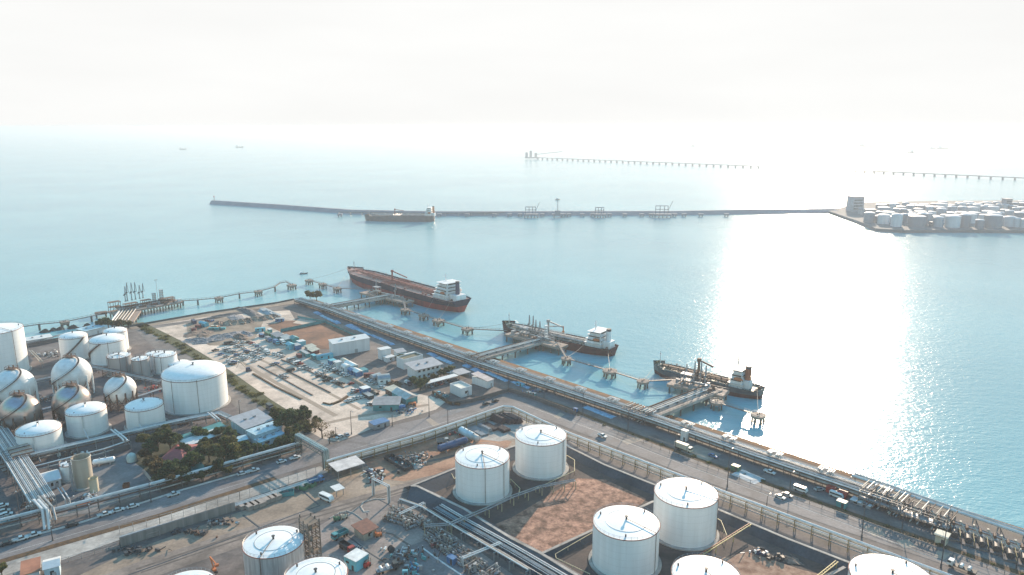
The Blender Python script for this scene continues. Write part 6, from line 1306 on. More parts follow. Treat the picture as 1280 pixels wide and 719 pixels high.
ditch('rubble wall between hut row and scrap cars', [(442, 476), (458, 485), (472, 494)], 2.6, 1.6, M_dirt, 'rubble_wall', 'wall'); ditch('dark earth bank by the front row of cars', [(415, 506), (425, 502), (434, 496)], 2.2, .8, M_drygrass, 'earth_bank', 'earth bank'); ditch('curved earth bank at the side road', [(404, 504), (412, 506), (420, 503.5)], 1.4, .6, M_drygrass, 'earth_bank', 'earth bank')
DG2 = 'drain channels in the lower yard'
for lab, pts in (('long dark drain line across the lower yard', [(160, 719), (200, 705), (325, 660), (372, 642), (400, 632)]), ('short drain crossing beside the stacked slabs', [(304, 644), (325, 660)]), ('short drain by the green skips', [(378, 613), (398, 631)]), ('black trench by the rust-roofed hut', [(431, 667), (460, 690), (487, 707)]), ('short black trench at the pipe portal', [(473, 624), (486, 631), (496, 637)])):
    ditch(lab, pts, .9, .12, M_dark, 'drain_channel', 'drain', DG2)
ditch('curved kerb round the upper grass island', [(482, 624), (468, 624), (454, 628), (451, 634), (455, 640), (462, 639)], .8, .25, M_conc, 'kerb', 'kerb'); ditch('curved kerb round the paved apron', [(412, 648), (425, 641), (434, 639), (443, 642), (450, 647), (456, 652)], .8, .25, M_conc, 'kerb', 'kerb'); ditch('kerb of painted black and white blocks', [(529, 686), (548, 700), (572, 716), (600, 735)], .7, .3, M_pipew, 'kerb', 'kerb')
ditch('brown sleeper-laid drain strip beside the roadside pipes', [(645, 516), (700, 537), (860, 600.5), (1060, 673), (1278, 757)], 3.0, .1, M_brown, 'drain_strip', 'drain')
ditch('dark cable trench beside the main road', [(424, 576.5), (530, 544), (627, 511.5)], 1.8, .1, M_dark, 'cable_trench', 'drain')
# ---------------------------------------------------------------- loose stock, scrap, tarpaulins
M_tarp = mat('blue_tarpaulin', (.17, .33, .50), .55, scale=.6, col2=(.09, .19, .31)); M_tarp2 = mat('pale_blue_sheet', (.22, .42, .56), .5, scale=.6, col2=(.12, .25, .36)); M_slab = mat('concrete_slab', (.33, .28, .25), .85, scale=.6)
def tarp(label, a, b, wd, h, m):
    A, B = W(*a), W(*b); L = (B-A).length; t = MB(); r = random.Random(int(L*100)); n = max(4, int(L/1.8)); vs = []
    for i in range(n+1):
        for j in range(5):
            e = 0 if j in (0, 4) or i in (0, n) else 1; vs.append((L*i/n+r.uniform(-.3, .3), wd*(j/4-.5)+r.uniform(-.2, .2), .06+e*h*r.uniform(.5, 1)))
    t.add(vs, [(i*5+j, (i+1)*5+j, (i+1)*5+j+1, i*5+j+1) for i in range(n) for j in range(4)]); o = t.build('tarpaulin', m, None, False, loc=(A.x, A.y, .08)); o.rotation_euler = (0, 0, ang(A, B)); return tag(o, label, 'tarpaulin', 'blue tarpaulins on the coast yard')
for i, (a, b, w_, h, m, lab) in enumerate(((((394, 390.5), (400, 393.5), 4, 1.5, M_tarp, 'bright blue tarpaulin farthest up the coast yard')), ((401, 394.5), (418, 402.5), 3, .9, M_tarp2, 'long pale blue sheet by the brown field corner'), ((418, 402), (424, 405), 4, 1.3, M_tarp, 'blue tarpaulin beside the teal screen end'), ((435, 406.5), (446, 411.5), 6, 1.2, M_tarp, 'wide blue tarpaulin above the white warehouse'), ((446, 411.5), (462, 419), 3, .8, M_tarp2, 'long pale sheet above the warehouse'), ((464, 419), (492, 431.5), 3, .9, M_tarp, 'longest blue tarpaulin, towards the box building'), ((536, 441.5), (545, 446), 4, 1.2, M_tarp, 'blue tarpaulin behind the annex'), ((546, 446.5), (566, 455), 4, .8, M_tarp2, 'pale sheet behind the office'), ((580, 456.5), (588, 460), 4, 1.4, M_tarp, 'blue tarpaulin behind the grey canopy'), ((591, 461), (603, 467), 5, 1.2, M_tarp, 'blue tarpaulin behind the ribbed shed'), ((608, 465), (634, 477), 3.5, .8, M_tarp2, 'pale sheet along the rack by the middle jetty'), ((646, 481), (655, 483), 3, 1.0, M_tarp, 'small blue tarpaulin at the corner lamp post'), ((731, 508.5), (767, 522.5), 4.5, .5, M_tarp2, 'broad pale blue sheet near the third jetty'), ((640, 477), (662, 486), 3, .6, M_tarp2, 'pale sheet beside the teal skips'), ((921, 590), (950, 603), 8, .4, mat('pale_slab', (.42, .45, .47), .8), 'large pale slab sheet on the service road'), ((557, 463.5), (570, 469), 3, .8, M_tarp2, 'pale sheet beyond the garden'))):
    tarp(lab, a, b, w_, h, m)
def heap(label, x, y, a, b, h, rz, m, seed, name='rubble_heap', cat='rubble heap', group=None):
    r = random.Random(seed); p = W(x, y); mb = MB(); n = 16; k = 5; vs = []
    for j in range(k):
        for i in range(n):
            f = 1-j/k; q = (1+r.uniform(-.28, .28)); vs.append((a*f*q*math.cos(6.283*i/n), b*f*q*math.sin(6.283*i/n), h*(1-f)**.8*(1+r.uniform(-.3, .3)) if j else 0))
    vs.append((0, 0, h)); mb.add(vs, [(j*n+i, j*n+(i+1) % n, (j+1)*n+(i+1) % n, (j+1)*n+i) for j in range(k-1) for i in range(n)]+[((k-1)*n+i, (k-1)*n+(i+1) % n, k*n) for i in range(n)])
    o = mb.build(name, m, None, False, loc=(p.x, p.y, .03)); o.rotation_euler = (0, 0, rz); return tag(o, label, cat, group)
M_gr = mat('grey_rubble', (.30, .29, .30), .9, scale=1.0, col2=(.10, .10, .11), bump=.3); M_brn = mat('brown_spoil', (.22, .16, .13), .95, scale=.8, col2=(.09, .07, .06), bump=.3)
HP = 'rubble heaps by the shore end of the lot'
for i, (x, y, a, b, h, m, lab) in enumerate(((247, 425, 11, 5, 1.6, M_gr, 'grey rubble heap nearest the verge'), (258, 427, 12, 5, 1.8, M_gr, 'pale grey rubble heap next to the verge one'), (272, 422, 9, 5, 2.4, M_gr, 'tall grey rubble heap in the middle'), (285, 420, 13, 6, 2.2, M_gr, 'long grey rubble heap beside the parked cars'), (300, 421, 11, 5, 2, M_brn, 'brown-grey heap nearest the top car row'), (307, 417.5, 9, 4, 1.6, M_gr, 'small grey heap at the end of the rubble'), (241, 417, 10, 5, 1.2, M_brn, 'low brown spoil heap by the verge'), (256, 417, 12, 6, 1.2, M_brn, 'low wide brown heap'), (274, 405, 10, 4, 2, M_brn, 'brown spoil heap left of the light lane end'), (287, 404.5, 8, 5, 2.6, M_dirt, 'tan spoil heap, first of the row'), (294, 404, 7, 4, 2.4, M_dirt, 'tan spoil heap, second of the row'), (302, 402.5, 8, 4, 2.4, M_dirt, 'tan spoil heap, third of the row'), (311, 401, 8, 4, 2.2, M_brn, 'brown spoil heap, fourth of the row'), (320, 399.5, 8, 4, 2.4, M_dirt, 'tan spoil heap, fifth of the row'), (328, 399, 7, 4, 2.2, M_brn, 'brown spoil heap, sixth of the row'), (336, 397, 8, 4, 2.2, M_dirt, 'tan spoil heap, seventh of the row'), (344, 396, 8, 4, 2, M_brn, 'brown spoil heap, last of the row'), (310, 390, 26, 5, 2.0, M_concd, 'dark ash bank along the shore road, right'), (280, 395, 20, 4, 1.6, M_concd, 'dark ash bank along the shore road, left'), (296, 398.5, 16, 6, 1.0, M_gr, 'flat grey stockpile behind the spoil row'), (336, 391, 20, 5, 1.6, mat('blue_grey_fines', (.26, .31, .34), .9), 'blue-grey stockpile under the shore road'), (467, 491, 5, 3, 1.8, M_brn, 'scrap heap beside the blue hut'), (512, 510, 5, 3, 1.6, M_brn, 'scrap heap below the orange hut'), (488, 478.5, 5, 3, 1.6, M_drygrass, 'brown earth heap beside the teal tent'), (496, 480, 6, 3, 1.4, M_drygrass, 'brown earth heap nearest the junction'), (444, 436, 4, 2, .8, M_brn, 'low dark heap left of the warehouse'), (600, 498, 4, 2, .8, M_rust, 'orange soil patch heap at the road corner'), (521, 583, 3, 2.4, 1.2, M_slab, 'pinkish spoil heap beside the black pit'), (985, 700, 5, 3, 1, M_brn, 'low brown heap in the right bund'))):
    heap(lab, x, y, a, b, h, LC if y < 430 and x > 285 else .3+i*.2, m, i, group=HP if y < 430 and x < 350 else None)
for x, y, s, lab in ((92, 411, 2.6, 'dark rock with scrub standing in the water, largest'), (109, 408.5, 2.2, 'dark rock with scrub in the water near the pier'), (57, 416, 2.4, 'low dark rocks at the sea wall foot, left'), (67, 414, 2.2, 'low dark rocks at the sea wall foot, middle'), (75, 413, 2.2, 'low dark rocks at the sea wall foot, right')):
    o = heap(lab, x, y, s*1.6, s, s*1.3, .4, M_rock, int(x), 'rock', 'rock', 'rocks off the sea wall'); o.location = W(x, y, SEA-.3)
# big stock in the pipe yard
def bundle(label, x, y, L, n, lay, r, rz, m, group=None, name='pipe_stack', cat='pipe stack'):
    p = W(x, y); t = thing(name, label, cat, (p.x, p.y, .07), rz, group)
    for j in range(lay):
        for i in range(n-j): MB().cyl((-L/2, (i-(n-j-1)/2)*2.05*r, .25+r+j*1.75*r), (L/2, (i-(n-j-1)/2)*2.05*r, .25+r+j*1.75*r), r, n=8).build('pipe', m, t, True)
    for s in (-.35, .35): MB().box((s*L, 0, .12), (.3, 2*n*r+.6, .24)).build('bearer', M_dark, t)
PS = 'stacked dark pipes in the fenced corner'
for lab, x, y, L, n, l_, r in (('tall dark block of stacked pipes, left one', 622.5, 527.5, 9, 6, 5, .36), ('dark block of stacked pipes in the middle', 632, 527, 10, 5, 4, .36), ('dark block of stacked pipes, right of the middle', 637.5, 526, 11, 5, 4, .36), ('rust-ended pipe stack at the right', 643, 526.5, 10, 5, 4, .38), ('low pipe stack nearest the concrete pad', 627, 537, 9, 7, 2, .34), ('low dark pipe rows beside the fence', 613, 535, 10, 7, 2, .3), ('low blue-grey pipe rows on the red soil edge', 598, 540, 12, 8, 1, .3), ('dark maroon pipe stack beside the blue-grey rows', 606, 537, 9, 5, 3, .3)):
    bundle(lab, x, y, L, n, l_, r, LC, mat('maroon_stock', (.085, .05, .05), .7, scale=1, col2=(.045, .03, .033)) if 'blue' not in lab else M_pipeg, PS)
for lab, x, y, L, r, rz, m in (('long dark blue cylindrical vessel lying on the red soil', 566, 561.5, 15, 1.75, HR, PAINT['navy'] if False else mat('deep_blue_paint', (.03, .075, .17), .4)), ('pale blue cylindrical vessel on a frame behind the upper left tank', 584, 548, 10, 1.9, LC, mat('pale_blue_vessel', (.42, .55, .62), .4)), ('silver cylinder beside the pale blue vessel', 591, 551.5, 8, 1.7, LC, M_ins), ('white bullet vessel at the back of the paved yard', 130.5, 581, 8, 1.25, .45, M_whiter)):
    p = W(x, y); t = thing('pressure_vessel', label if False else lab, 'vessel', (p.x, p.y, .08), rz)
    MB().lathe((0, 0, 0), [(.01, -L/2-r*.5), (r*.6, -L/2-r*.35), (r, -L/2), (r, L/2), (r*.6, L/2+r*.35), (.01, L/2+r*.5)], 20).build('shell', m, t, True); t.children[0].rotation_euler = (0, math.pi/2, 0); t.children[0].location = (0, 0, r+.7)
    for s in (-.3, .3): MB().box((s*L, 0, .45), (.6, r*1.7, .9)).build('saddle', M_steel, t)
    for s in (-.2, .1): MB().cyl((s*L, 0, r*2+.5), (s*L, 0, r*2+1.2), .3, n=8).build('nozzle', M_steel, t)
p = W(165, 577); t = thing('dome_vessel', 'pale green dome-topped tank at the yard corner by the trees', 'vessel', p); MB().lathe((0, 0, 0), [(2, 0), (2.2, 2), (1.7, 3.4), (.8, 4.1), (.01, 4.3)], 18).build('shell', mat('pale_green_paint', (.45, .55, .52), .5), t, True); MB().lathe((0, 0, 0), [(2.5, 0), (2.5, .3), (.01, .3)], 18).build('base', M_concd, t)
# black pit frame, slabs, skips
def skip(label, x, y, L, Wd, h, rz, m, inner=None, load=None, group=None):
    p = W(x, y); t = thing('skip', label, 'skip', (p.x, p.y, .09), rz, group); b = MB()
    for s in (-1, 1): b.box((0, s*(Wd/2-.06), h/2), (L, .12, h)); b.box((s*(L/2-.06), 0, h/2), (.12, Wd-.26, h))
    b.box((0, 0, .08), (L-.3, Wd-.3, .12)); b.build('bin', m, t)
    for k in range(int(L/1.2)): MB().box((-L/2+.6+1.2*k, -Wd/2-.05, h/2), (.15, .12, h)).build('rib', m, t)
    if load: heap0 = MB().sphere((0, 0, h*.7), min(L, Wd)*.42, 10, 6, .5); heap0.build('load', load, t)
for lab, x, y, L, Wd, h, rz, m, ld in (('long open black steel trough on the red soil', 498, 580, 17, 4.4, 1.6, ang(W(485.6, 572), W(511, 587)), M_dark, None), ('teal skip beside the stacked slabs', 357.5, 619, 6.5, 3, 1.8, .3, PAINT['teal'], M_dark), ('green skip with pale load, left of two', 377.5, 610.5, 5.5, 2.8, 1.6, -.5, PAINT['green'], M_conc), ('green skip with pale load, right of two', 387, 607, 5.5, 2.8, 1.6, -.5, PAINT['green'], M_conc), ('rusty bin on the paved yard beside the beige tower', 158, 609, 2.4, 2.2, 1.6, .3, mat('rust_bin', (.22, .08, .04), .8), None), ('orange frame skip below the beige tower', 104, 632, 5, 2.2, 1, .5, PAINT['orange'], None)):
    skip(lab, x, y, L, Wd, h, rz, m, None, ld)
for k, (x, y, lab) in enumerate(((303, 635, 'pale block stack, single one at the left'), (311, 635, 'pale slab stack, second from the left'), (318, 633, 'pale slab stack, third from the left'), (325, 631, 'pale slab stack in the middle'), (332, 627, 'pale slab stack, third from the right'), (339, 624.5, 'pale slab stack, second from the right'), (345, 622.5, 'pale slab stack at the right by the teal skip'))):
    p = W(x, y); t = thing('slab_stack', lab, 'slab stack', (p.x, p.y, .06), -.75, 'concrete slab stacks by the apron')
    for j in range(5): MB().box((.05*(j % 2), 0, .2+.36*j), (5.2 if k else 4, 2.9, .26)).build('slab', M_slab, t)
# scrap piles: each a cluster thing of bent pieces
def scrap(label, x, y, a, b, n, seed, mats, h=1.6, group=None, name='scrap_pile'):
    r = random.Random(seed); p = W(x, y); t = thing(name, label, 'scrap pile', (p.x, p.y, .08), 0, group)
    for m in mats:
        c = MB()
        for i in range(n//len(mats)):
            q = (r.gauss(0, a*.4), r.gauss(0, b*.4), 0)
            if i % 3 == 0: c.box((q[0], q[1], r.uniform(.3, h*.6)), (r.uniform(.5, 2), r.uniform(.4, 1.2), r.uniform(.4, h)), rz=r.uniform(0, 3), rx=r.uniform(-.3, .3))
            elif i % 3 == 1: c.beam((q[0], q[1], .1), (q[0]+r.uniform(-2.5, 2.5), q[1]+r.uniform(-2.5, 2.5), r.uniform(.2, h)), r.uniform(.12, .3))
            else: c.cyl((q[0], q[1], .05), (q[0]+r.uniform(-.3, .3), q[1], r.uniform(.5, 1)), r.uniform(.25, .45), n=8)
        o = c.build('pieces', m, t); o['kind'] = 'stuff'
SG = 'scrap and gear piles'
for i, (lab, x, y, a, b, n, ms) in enumerate((('dark scrap pile on the red soil beside the black trough, upper', 510, 573, 9, 5, 44, [M_dark, M_steel, M_pipeg]), ('dark scrap pile on the red soil beside the black trough, lower', 517, 580, 8, 5, 40, [M_dark, PAINT['teal'], M_steel]), ('grey scrap at the trough end', 527, 571, 5, 4, 24, [M_dark, M_steel]), ('coloured litter of drums near the black flat lorry', 512, 700, 12, 7, 40, [M_steel, M_dark, PAINT['teal'], M_brown]), ('gear pile with white post near the drums', 503, 692, 8, 4, 30, [M_steel, M_pipew, M_brown]), ('bright cyan drums at the bottom edge', 512, 716, 3, 2, 9, [PAINT['cyan'], PAINT['teal'], M_dark]), ('blue drums beside the litter', 521, 711, 3, 2, 9, [PAINT['blue'], PAINT['cyan'], M_steel]), ('gear heap around the blue hut and white lorry', 507, 515, 9, 4, 40, [M_dark, PAINT['blue'], M_steel]), ('pipe scrap along the wall by the red soil', 577, 543, 8, 3, 30, [M_steel, M_dark, M_redp2]), ('bluish scrap vehicles by the canopy end', 470, 590, 6, 4, 30, [M_shipwhite, M_navy, M_dark]), ('pale machinery beside the trough', 474, 597, 6, 4, 30, [M_shipwhite, M_beige, M_dark]), ('dark red machine scrap by the canopy', 470, 602, 4, 3, 18, [M_dark, PAINT['maroon']]), ('black scrap under the retaining wall, left', 170, 690, 11, 2.5, 40, [M_dark, M_dark]), ('black scrap under the retaining wall, middle', 236, 667, 11, 2.5, 40, [M_dark, M_dark, M_brown]), ('black scrap under the retaining wall, right', 275, 655, 9, 2.5, 30, [M_dark, M_dark, M_steel]), ('white and blue gear in the right bund', 948, 692, 4.5, 2.2, 24, [M_dark, M_shipwhite, PAINT['navy']]), ('black gear beside the white gear in the bund', 967, 698, 6, 1.8, 26, [M_dark, M_dark]), ('pipe fittings at the tall tank', 60, 444, 14, 8, 60, [M_steel, M_dark, M_pipew]), ('equipment at the base of the spheres', 52, 500, 14, 5, 50, [M_brown, M_dark, M_steel]), ('equipment along the front of the tank rack', 96, 568, 12, 3, 44, [M_brown, M_pipew, M_dark]), ('pumps by the tank rack end', 250, 546, 14, 3, 54, [M_brown, M_pipew, M_dark]), ('rack gear in front of the large domed tank', 230, 530, 10, 3, 36, [M_brown, M_steel]), ('gear between the small tanks and spheres', 200, 486, 12, 5, 50, [M_redp2, M_brown, M_steel]), ('pipework at the left rack foot', 47, 630, 7, 5, 50, [M_pipew, M_steel, M_brown]), ('pumps and pipes at the beige tower foot', 117, 622, 6, 3, 40, [M_pipew, M_steel, M_brown]), ('gear by the office yard entry', 552, 497, 6, 3, 24, [PAINT['teal'], M_dark, M_steel]), ('gear along the service yard', 672, 489, 9, 3, 26, [M_steel, M_brown, PAINT['blue']]), ('barrels at the orange boat shed', 262, 402, 7, 3, 20, [PAINT['maroon'], PAINT['blue']]), ('brown gear on the third jetty root', 832, 523, 4, 2, 16, [M_orange, M_brown]), ('red gear at the shore by the third jetty', 808, 511, 4, 1.5, 16, [M_redp2, M_brown]))):
    scrap(lab, x, y, a, b, n, i, ms, group=SG)
# ---------------------------------------------------------------- process equipment
def skid_geo(v):
    r = random.Random(40+v); t = thing('valve_skid', 'valve skid', 'valve skid', (0, 0, 0))
    MB().box((0, 0, .15), (4.6, 2.6, .3)).build('plinth', M_concd, t)
    for k in range(4):
        x = -1.8+1.2*k; h = r.uniform(1.4, 2.8)
        MB().path([(x, -1.6, .7), (x, -.6, .7), (x, -.6, h), (x, .7, h), (x, .7, .6), (x, 1.8, .6)], .17, 6).build('pipe', [M_ins, M_beige, M_brown, M_pipeg][(k+v) % 4], t, True)
        q = MB(); q.cyl((x, .05, h), (x, .05, h+.7), .09, n=6).cyl((x, .05, h+.66), (x, .05, h+.74), .38, n=10); q.cyl((x, -.15, h), (x, .25, h), .36, n=8); q.build('valve', [M_brown, M_steel, M_dark, M_steel][k], t)
    if v != 2: MB().cyl((-.8, -.9, .7), (.8, -.9, .7), .42, n=10).box((1.2, -.9, .6), (.7, .7, .8)).build('pump', M_pipeg, t)
    else: MB().cyl((.5, -.9, .3), (.5, -.9, 3.0), .55, n=12).build('filter_vessel', M_steel, t)
    f = MB()
    for x in (-2.2, 2.2):
        for y in (-1.2, 1.2): f.beam((x, y, .3), (x, y, 2.4), .14)
    f.beam((-2.2, -1.2, 2.4), (2.2, -1.2, 2.4), .14).beam((-2.2, 1.2, 2.4), (2.2, 1.2, 2.4), .14); f.build('frame', M_beige if v == 2 else M_steel, t)
    return t
SK = [proto(skid_geo, i) for i in range(3)]; sr = random.Random(12)
line = [W(489, 646), W(513, 653), W(538, 670), W(566, 690), W(610, 722)]
wh = ['first', 'second', 'third', 'fourth', 'fifth', 'sixth', 'seventh', 'eighth', 'ninth', 'tenth', 'eleventh', 'twelfth', 'thirteenth', 'fourteenth']
for i in range(14):
    q = i/13*3.999; k = int(q); p = line[k].lerp(line[k+1], q-k); d = (line[k+1]-line[k]).normalized(); n_ = Vector((-d.y, d.x, 0))
    for j, (off, nm) in enumerate(((2.4, 'bund-side'), (-2.2, 'paving-side'))):
        if i in (5, 6) and j == 1: continue
        place(SK[(i+j*2) % 3], p+n_*off+Vector((0, 0, .1)), math.atan2(d.y, d.x)+sr.uniform(-.15, .15)+(math.pi/2 if (i+j) % 4 == 1 else 0), 'valve skid in the %s row beside the bund, %s from the portal' % (nm, wh[i]), sr.uniform(.85, 1.1), 'valve skids of the process area')
# stations on the coastal rack
def station(label, x, y, L, Wd, h):
    p = W(x, y); t = thing('valve_station', label, 'valve station', (p.x, p.y, .05), HC, 'valve stations on the coast'); f = MB(); r = random.Random(int(x))
    for i in range(5):
        for yy in (-Wd/2, 0, Wd/2): f.beam((-L/2+L*i/4, yy, 0), (-L/2+L*i/4, yy, h), .28)
    for z in (h*.5, h):
        for yy in (-Wd/2, 0, Wd/2): f.beam((-L/2, yy, z), (L/2, yy, z), .25)
        for i in range(5): f.beam((-L/2+L*i/4, -Wd/2, z), (-L/2+L*i/4, Wd/2, z), .22)
    f.build('steel_frame', M_walk, t); MB().box((0, -Wd*.2, h*.5+.1), (L, Wd*.45, .12)).build('platform', M_steel, t)
    for i in range(9): MB().path([(-L/2+L*i/8, -Wd*.7, h*.3), (-L/2+L*i/8, -Wd*.2, h*.3), (-L/2+L*i/8, -Wd*.2, h+1), (-L/2+L*i/8, Wd*.7, h+1)], .24, 6).build('pipe', [M_beige, M_ins, M_brown][i % 3], t, True)
    for i in range(8):
        x2 = -L/2+L*r.random(); v = MB(); v.cyl((x2, r.uniform(-.4, .4)*Wd, h*.5), (x2, 0, h*.5+1.8), .3, n=8).box((x2, 0, h*.5+.8), (.9, .9, .9)); v.build('valve', [M_dark, M_beige, M_brown][i % 3], t)
    r_ = MB(); r_.beam((-L/2, -Wd/2, h+1.1), (L/2, -Wd/2, h+1.1), .1)
    for i in range(9): r_.beam((-L/2+L*i/8, -Wd/2, h), (-L/2+L*i/8, -Wd/2, h+1.1), .08)
    r_.build('railing', M_steel, t)
station('steel valve station on the coastal rack, upper left one', 1103, 634, 16, 9, 5.5); station('steel valve station on the coastal rack, larger lower one', 1152, 652, 20, 9, 5)
station('valve cluster where the third jetty pipes join the rack', 797, 524, 15, 8, 5); station('valve cluster where the middle jetty pipes join the rack', 597, 457, 16, 8, 5); station('valve cluster at the root of the first jetty', 408, 389, 14, 6, 4.2)
station('pipe junction node on the left plant rack', 22, 584, 12, 9, 6.6)
def pumpset():
    t = thing('pump_unit', 'pump', 'pump unit', (0, 0, 0)); MB().box((0, 0, .3), (7, 3.4, .6)).build('plinth', M_concd, t); MB().cyl((-2.6, 0, 1.7), (1.4, 0, 1.7), 1.05, n=14).build('motor', M_dark, t, True); MB().cyl((1.6, 0, 1.5), (2.8, 0, 1.5), 1.2, n=12).build('pump_casing', M_pipeg, t, True)
    MB().path([(2.4, .2, 1.6), (2.4, .2, 3.2), (4.6, .2, 3.2), (4.6, .2, .6)], .4, 8).build('pipe', M_brown, t, True); MB().beam((-1, -.8, .6), (3.4, 2.2, 4.6), .35).box((3.4, 2.2, 4.6), (.9, .6, .5)).build('davit', M_beige, t)
    f = MB()
    for k in (-2.9, 0, 2.9): f.beam((k, -1.6, .6), (k, -1.6, 2.0), .1)
    f.beam((-2.9, -1.6, 2.0), (2.9, -1.6, 2.0), .1); f.build('guard_rail', M_yellow, t); return t
PU = proto(pumpset)
for i, (x, y) in enumerate(((1173, 664), (1192, 670.5), (1209, 677), (1226, 682), (1244, 687.5), (1261, 696), (1279, 702))): place(PU, W(x, y)+Vector((0, 0, .06)), HC+math.pi/2+.3, 'dark pump set with pale davit, %s along the lower right coast' % ORD[i], 1.15, 'pump sets on the coast')
# scaffold stair tower
def scaffold():
    p = W(391, 719); h = 20.5; t = thing('scaffold_tower', 'tall scaffold stair tower of poles against the grey ribbed tank', 'scaffold', p, -.75); f = MB()
    for x in (-2.6, 0, 2.6):
        for y in (-2.2, 2.2): f.beam((x, y, 0), (x, y, h+1), .34)
    for k in range(10):
        z = h*(k+1)/10
        for y in (-2.2, 2.2): f.beam((-2.8, y, z), (2.8, y, z), .3); f.beam((-2.8, y, z-1), (2.8, y, z-1), .24); f.beam((-2.6, y, z-2), (2.6, y, z), .18)
        for x in (-2.6, 2.6): f.beam((x, -2.4, z), (x, 2.4, z), .12)
    f.build('poles', mat('scaffold_pole', (.13, .11, .095), .6), t); d = MB(); s = MB()
    for k in range(10):
        z = h*(k+1)/10; d.box((-2.0 if k % 2 else 2.0, 0, z), (1.2, 4.2, .12)); s.beam((-2 if k % 2 == 0 else 2, -.5, z-2.05), (2 if k % 2 == 0 else -2, -.5, z), 1.0, .2)
    d.box((0, 0, h+.05), (5.4, 4.6, .12)); d.build('boards', mat('scaffold_board', (.20, .155, .12), .85), t); s.build('stairs', mat('stair_tread', (.26, .21, .17), .8), t)
scaffold()
# orange boom lift, forklift, lifts, people
def boomlift():
    a = W(268, 716); t = thing('boom_lift', 'orange articulated boom lift reaching over the lane', 'boom lift', a, -.9); P = M_orange
    MB().box((0, 0, .9), (3, 2, .9)).build('chassis', M_dark, t); wheels(t, (-1.1, 1.1), 2.0, .5); MB().box((0, 0, 1.8), (2.4, 1.6, .9)).build('turntable', P, t)
    MB().beam((-.6, 0, 2.2), (-5, 0, 5.6), .55).beam((-5, 0, 5.6), (4.5, 0, 6.8), .5).build('boom', P, t); MB().box((5.2, 0, 6.6), (1.2, 1.8, 1.0)).build('basket', P, t); t.scale = (.75, .75, .75)
boomlift()
def fork(label, x, y, c, rz):
    p = W(x, y); t = thing('forklift', label, 'forklift', (p.x, p.y, .1), rz); MB().box((0, 0, .9), (2.4, 1.3, 1.0)).box((-.9, 0, 1.6), (.6, 1.2, .5)).build('body', PAINT[c], t); wheels(t, (-.8, .8), 1.3, .35)
    f = MB()
    for s in (-.55, .55): f.beam((1.3, s, .2), (1.3, s, 3.0), .12); f.beam((-.6, s, 1.4), (-.6, s, 2.3), .08); f.beam((.5, s, 1.4), (.5, s, 2.3), .08)
    f.box((0, 0, 2.35), (1.5, 1.3, .1)); f.build('mast', M_dark, t); MB().box((2, .3, .25), (1.3, .14, .1)).box((2, -.3, .25), (1.3, .14, .1)).build('forks', M_steel, t)
fork('green forklift on the paved apron below the minibus', 421, 651, 'green', .5); fork('red hand lift beside the light blue cabin', 459, 709, 'red', 1); fork('yellow forklift at the rust-roofed hut', 473, 671, 'orange', .4); fork('small pale loader behind the green forklift', 430, 648.5, 'cream', .6)
p = W(489, 690); t = thing('cable_reel', 'black cable reel standing near the drum litter', 'cable reel', p, .6)
for s in (-.6, .6): MB().cyl((0, s-.08, 1.2), (0, s+.08, 1.2), 1.2, n=18).build('flange', M_dark, t, True)
MB().cyl((0, -.5, 1.2), (0, .5, 1.2), .7, n=14).build('cable', M_brown, t, True)
def person(label, x, y, shirt, rz):
    p = W(x, y); p.z = .12
    me = bpy.data.meshes.new('person'); vs = [(0, 0, .92), (0, .0, 1.15), (0, 0, 1.42), (0, 0, 1.55), (.02, 0, 1.68), (.1, .1, .5), (.12, .1, .06), (.24, .1, .03), (-.12, -.1, .5), (-.2, -.1, .06), (-.08, -.1, .03), (0, .2, 1.4), (-.05, .27, 1.12), (.08, .25, .9), (0, -.2, 1.4), (.05, -.27, 1.12), (.18, -.25, .92)]
    es = [(0, 1), (1, 2), (2, 3), (3, 4), (0, 5), (5, 6), (6, 7), (0, 8), (8, 9), (9, 10), (2, 11), (11, 12), (12, 13), (2, 14), (14, 15), (15, 16)]
    me.from_pydata(vs, es, []); o = bpy.data.objects.new('person', me); COL.objects.link(o); o.location = p; o.rotation_euler = (0, 0, rz); me.materials.append(shirt)
    m = o.modifiers.new('skin', 'SKIN'); rad = [.15, .14, .17, .07, .115, .09, .055, .05, .09, .055, .05, .07, .05, .045, .07, .05, .045]
    for i, v in enumerate(me.skin_vertices[0].data): v.radius = (rad[i], rad[i]); v.use_root = i == 0
    s = o.modifiers.new('smooth', 'SUBSURF'); s.levels = 1; s.render_levels = 1
    hm_ = MB().sphere((.02, 0, 1.76), .15, 10, 6, .8).build('hard_hat', M_pipew, o, True); tag(o, label, 'person', 'workers in the yard')
for lab, x, y, c, rz in (('worker in dark clothes on the lane beside the painted kerb, left', 523, 690, M_navy, .3), ('worker in dark clothes on the lane beside the painted kerb, right', 528.5, 688, M_dark, 2), ('worker in blue near the lane drain, far left yard', 459, 646, M_navy, 1), ('worker walking on the lower lane near the grey tank', 375, 648, M_dark, 2.4), ('first of three workers on the pale mat by the red lorry', 445.5, 687.5, M_navy, 0), ('middle of three workers on the pale mat by the red lorry', 448.5, 688.5, M_navy, 1), ('last of three workers on the pale mat by the red lorry', 451.5, 689.5, M_navy, 2)):
    person(lab, x, y, c, rz)
patch('worker_mat', px((436, 681), (447, 677.5), (460, 687), (449, 692)), .085, M_conc)
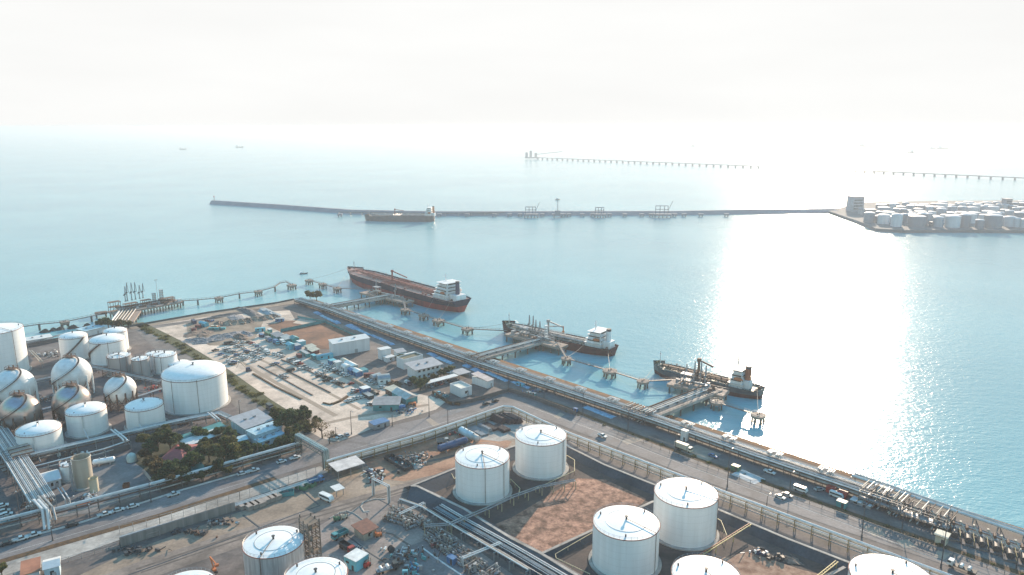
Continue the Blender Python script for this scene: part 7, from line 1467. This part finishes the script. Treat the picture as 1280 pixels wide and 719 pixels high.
# chimney and pipework in the yard of the beige tower
p = W(92, 615); t = thing('vent_stack', 'slim dark vent stack standing left of the beige tower', 'chimney', p); hh = zat(p, 577); MB().cyl((0, 0, 0), (0, 0, hh), .55, .4, 10).build('stack', M_pipeg, t, True); MB().cyl((0, 0, hh), (0, 0, hh+.4), .6, n=10).build('cap', M_dark, t)
for s in (-1, 1): MB().beam((s*1.4, 0, 0), (s*.3, 0, hh*.8), .15).build('brace', M_pipeg, t)
p = W(118.5, 614); t = thing('storage_tank', 'small cream drum tank standing right of the beige tower', 'tank', p); MB().lathe((0, 0, 0), [(1.7, 0), (1.7, 6), (1.5, 6), (1.5, 4), (.01, 4)], 20).build('shell', mat('cream_drum', (.60, .53, .40), .6), t, True); MB().torus((0, 0, 6), 1.75, .1, 20, 5).build('rim_band', M_yellow, t)
def loosepipe(label, pts, r, m):
    P = [W(*q) for q in pts]; o = P[0].copy(); o.z = 0; t = thing('pipe_run', label, 'pipe', o, 0, 'bent pipe runs of the gas plant'); L = [q-o for q in P]
    for k in (-.9, .9): MB().path([q+Vector((k, 0, 0)) for q in L], r, 6).build('pipe', m, t, True)
    for q in L:
        if q.z > .6: MB().beam((q.x, q.y, 0), (q.x, q.y, q.z), .2).build('post', M_steel, t)
loosepipe('white pipe pair bent down at the yard by the beige tower', [(75, 610, 3), (84, 624, 3), (85, 630, .8), (91, 628, .8)], .24, M_pipew)
loosepipe('thick white pipes dropping from the left rack to the road rack', [(45, 625, 7), (56, 637, 7), (58, 652, 3), (59, 662, .5)], .55, M_pipew)
loosepipe('second pair of thick pipes dropping from the left rack', [(50, 620, 7), (63, 634, 7), (67, 650, 3)], .4, M_ins)
loosepipe('pale pipe slanting from the rack to the middle tank', [(141, 537, 5.5), (155, 548, 4.7), (157, 551, 4.7)], .4, M_pipew)
loosepipe('pipe arm reaching from the rack end to the large tank', [(262, 516, 5), (272, 524, 5), (275, 530, 2)], .4, M_pipew)
loosepipe('cream pipes rising by the tallest tank', [(38, 438, 1.5), (46, 446, 1.5), (52, 452, 4)], .35, M_beige)
# left edge car lot
for i, (x, y, c) in enumerate(((3, 634, 'white'), (5, 641, 'silver'), (2, 647, 'white'), (8, 645, 'white'), (4, 653, 'cyan'), (11, 649, 'dark'))): veh('car', c, x, y, .6, '%s car in the lot at the left edge, %s from the top' % (c, ORD[i]), 'cars at the left edge lot')
# lone crawler rig in the lot
p = W(311, 464); t = thing('drill_rig', 'dark crawler rig with mast on the dirt lot beside the big tank', 'rig', p, .4); MB().box((0, 0, .5), (3.6, 2.4, .9)).build('tracks', M_dark, t); MB().box((-.4, 0, 1.7), (2.6, 2, 1.6)).build('cab', PAINT['navy'], t); m_ = MB(); m_.beam((-1, 0, 1.5), (-4.5, .5, 7), .35).beam((-4.5, .5, 7), (-7, .6, 3), .25); m_.build('boom', M_beige, t)
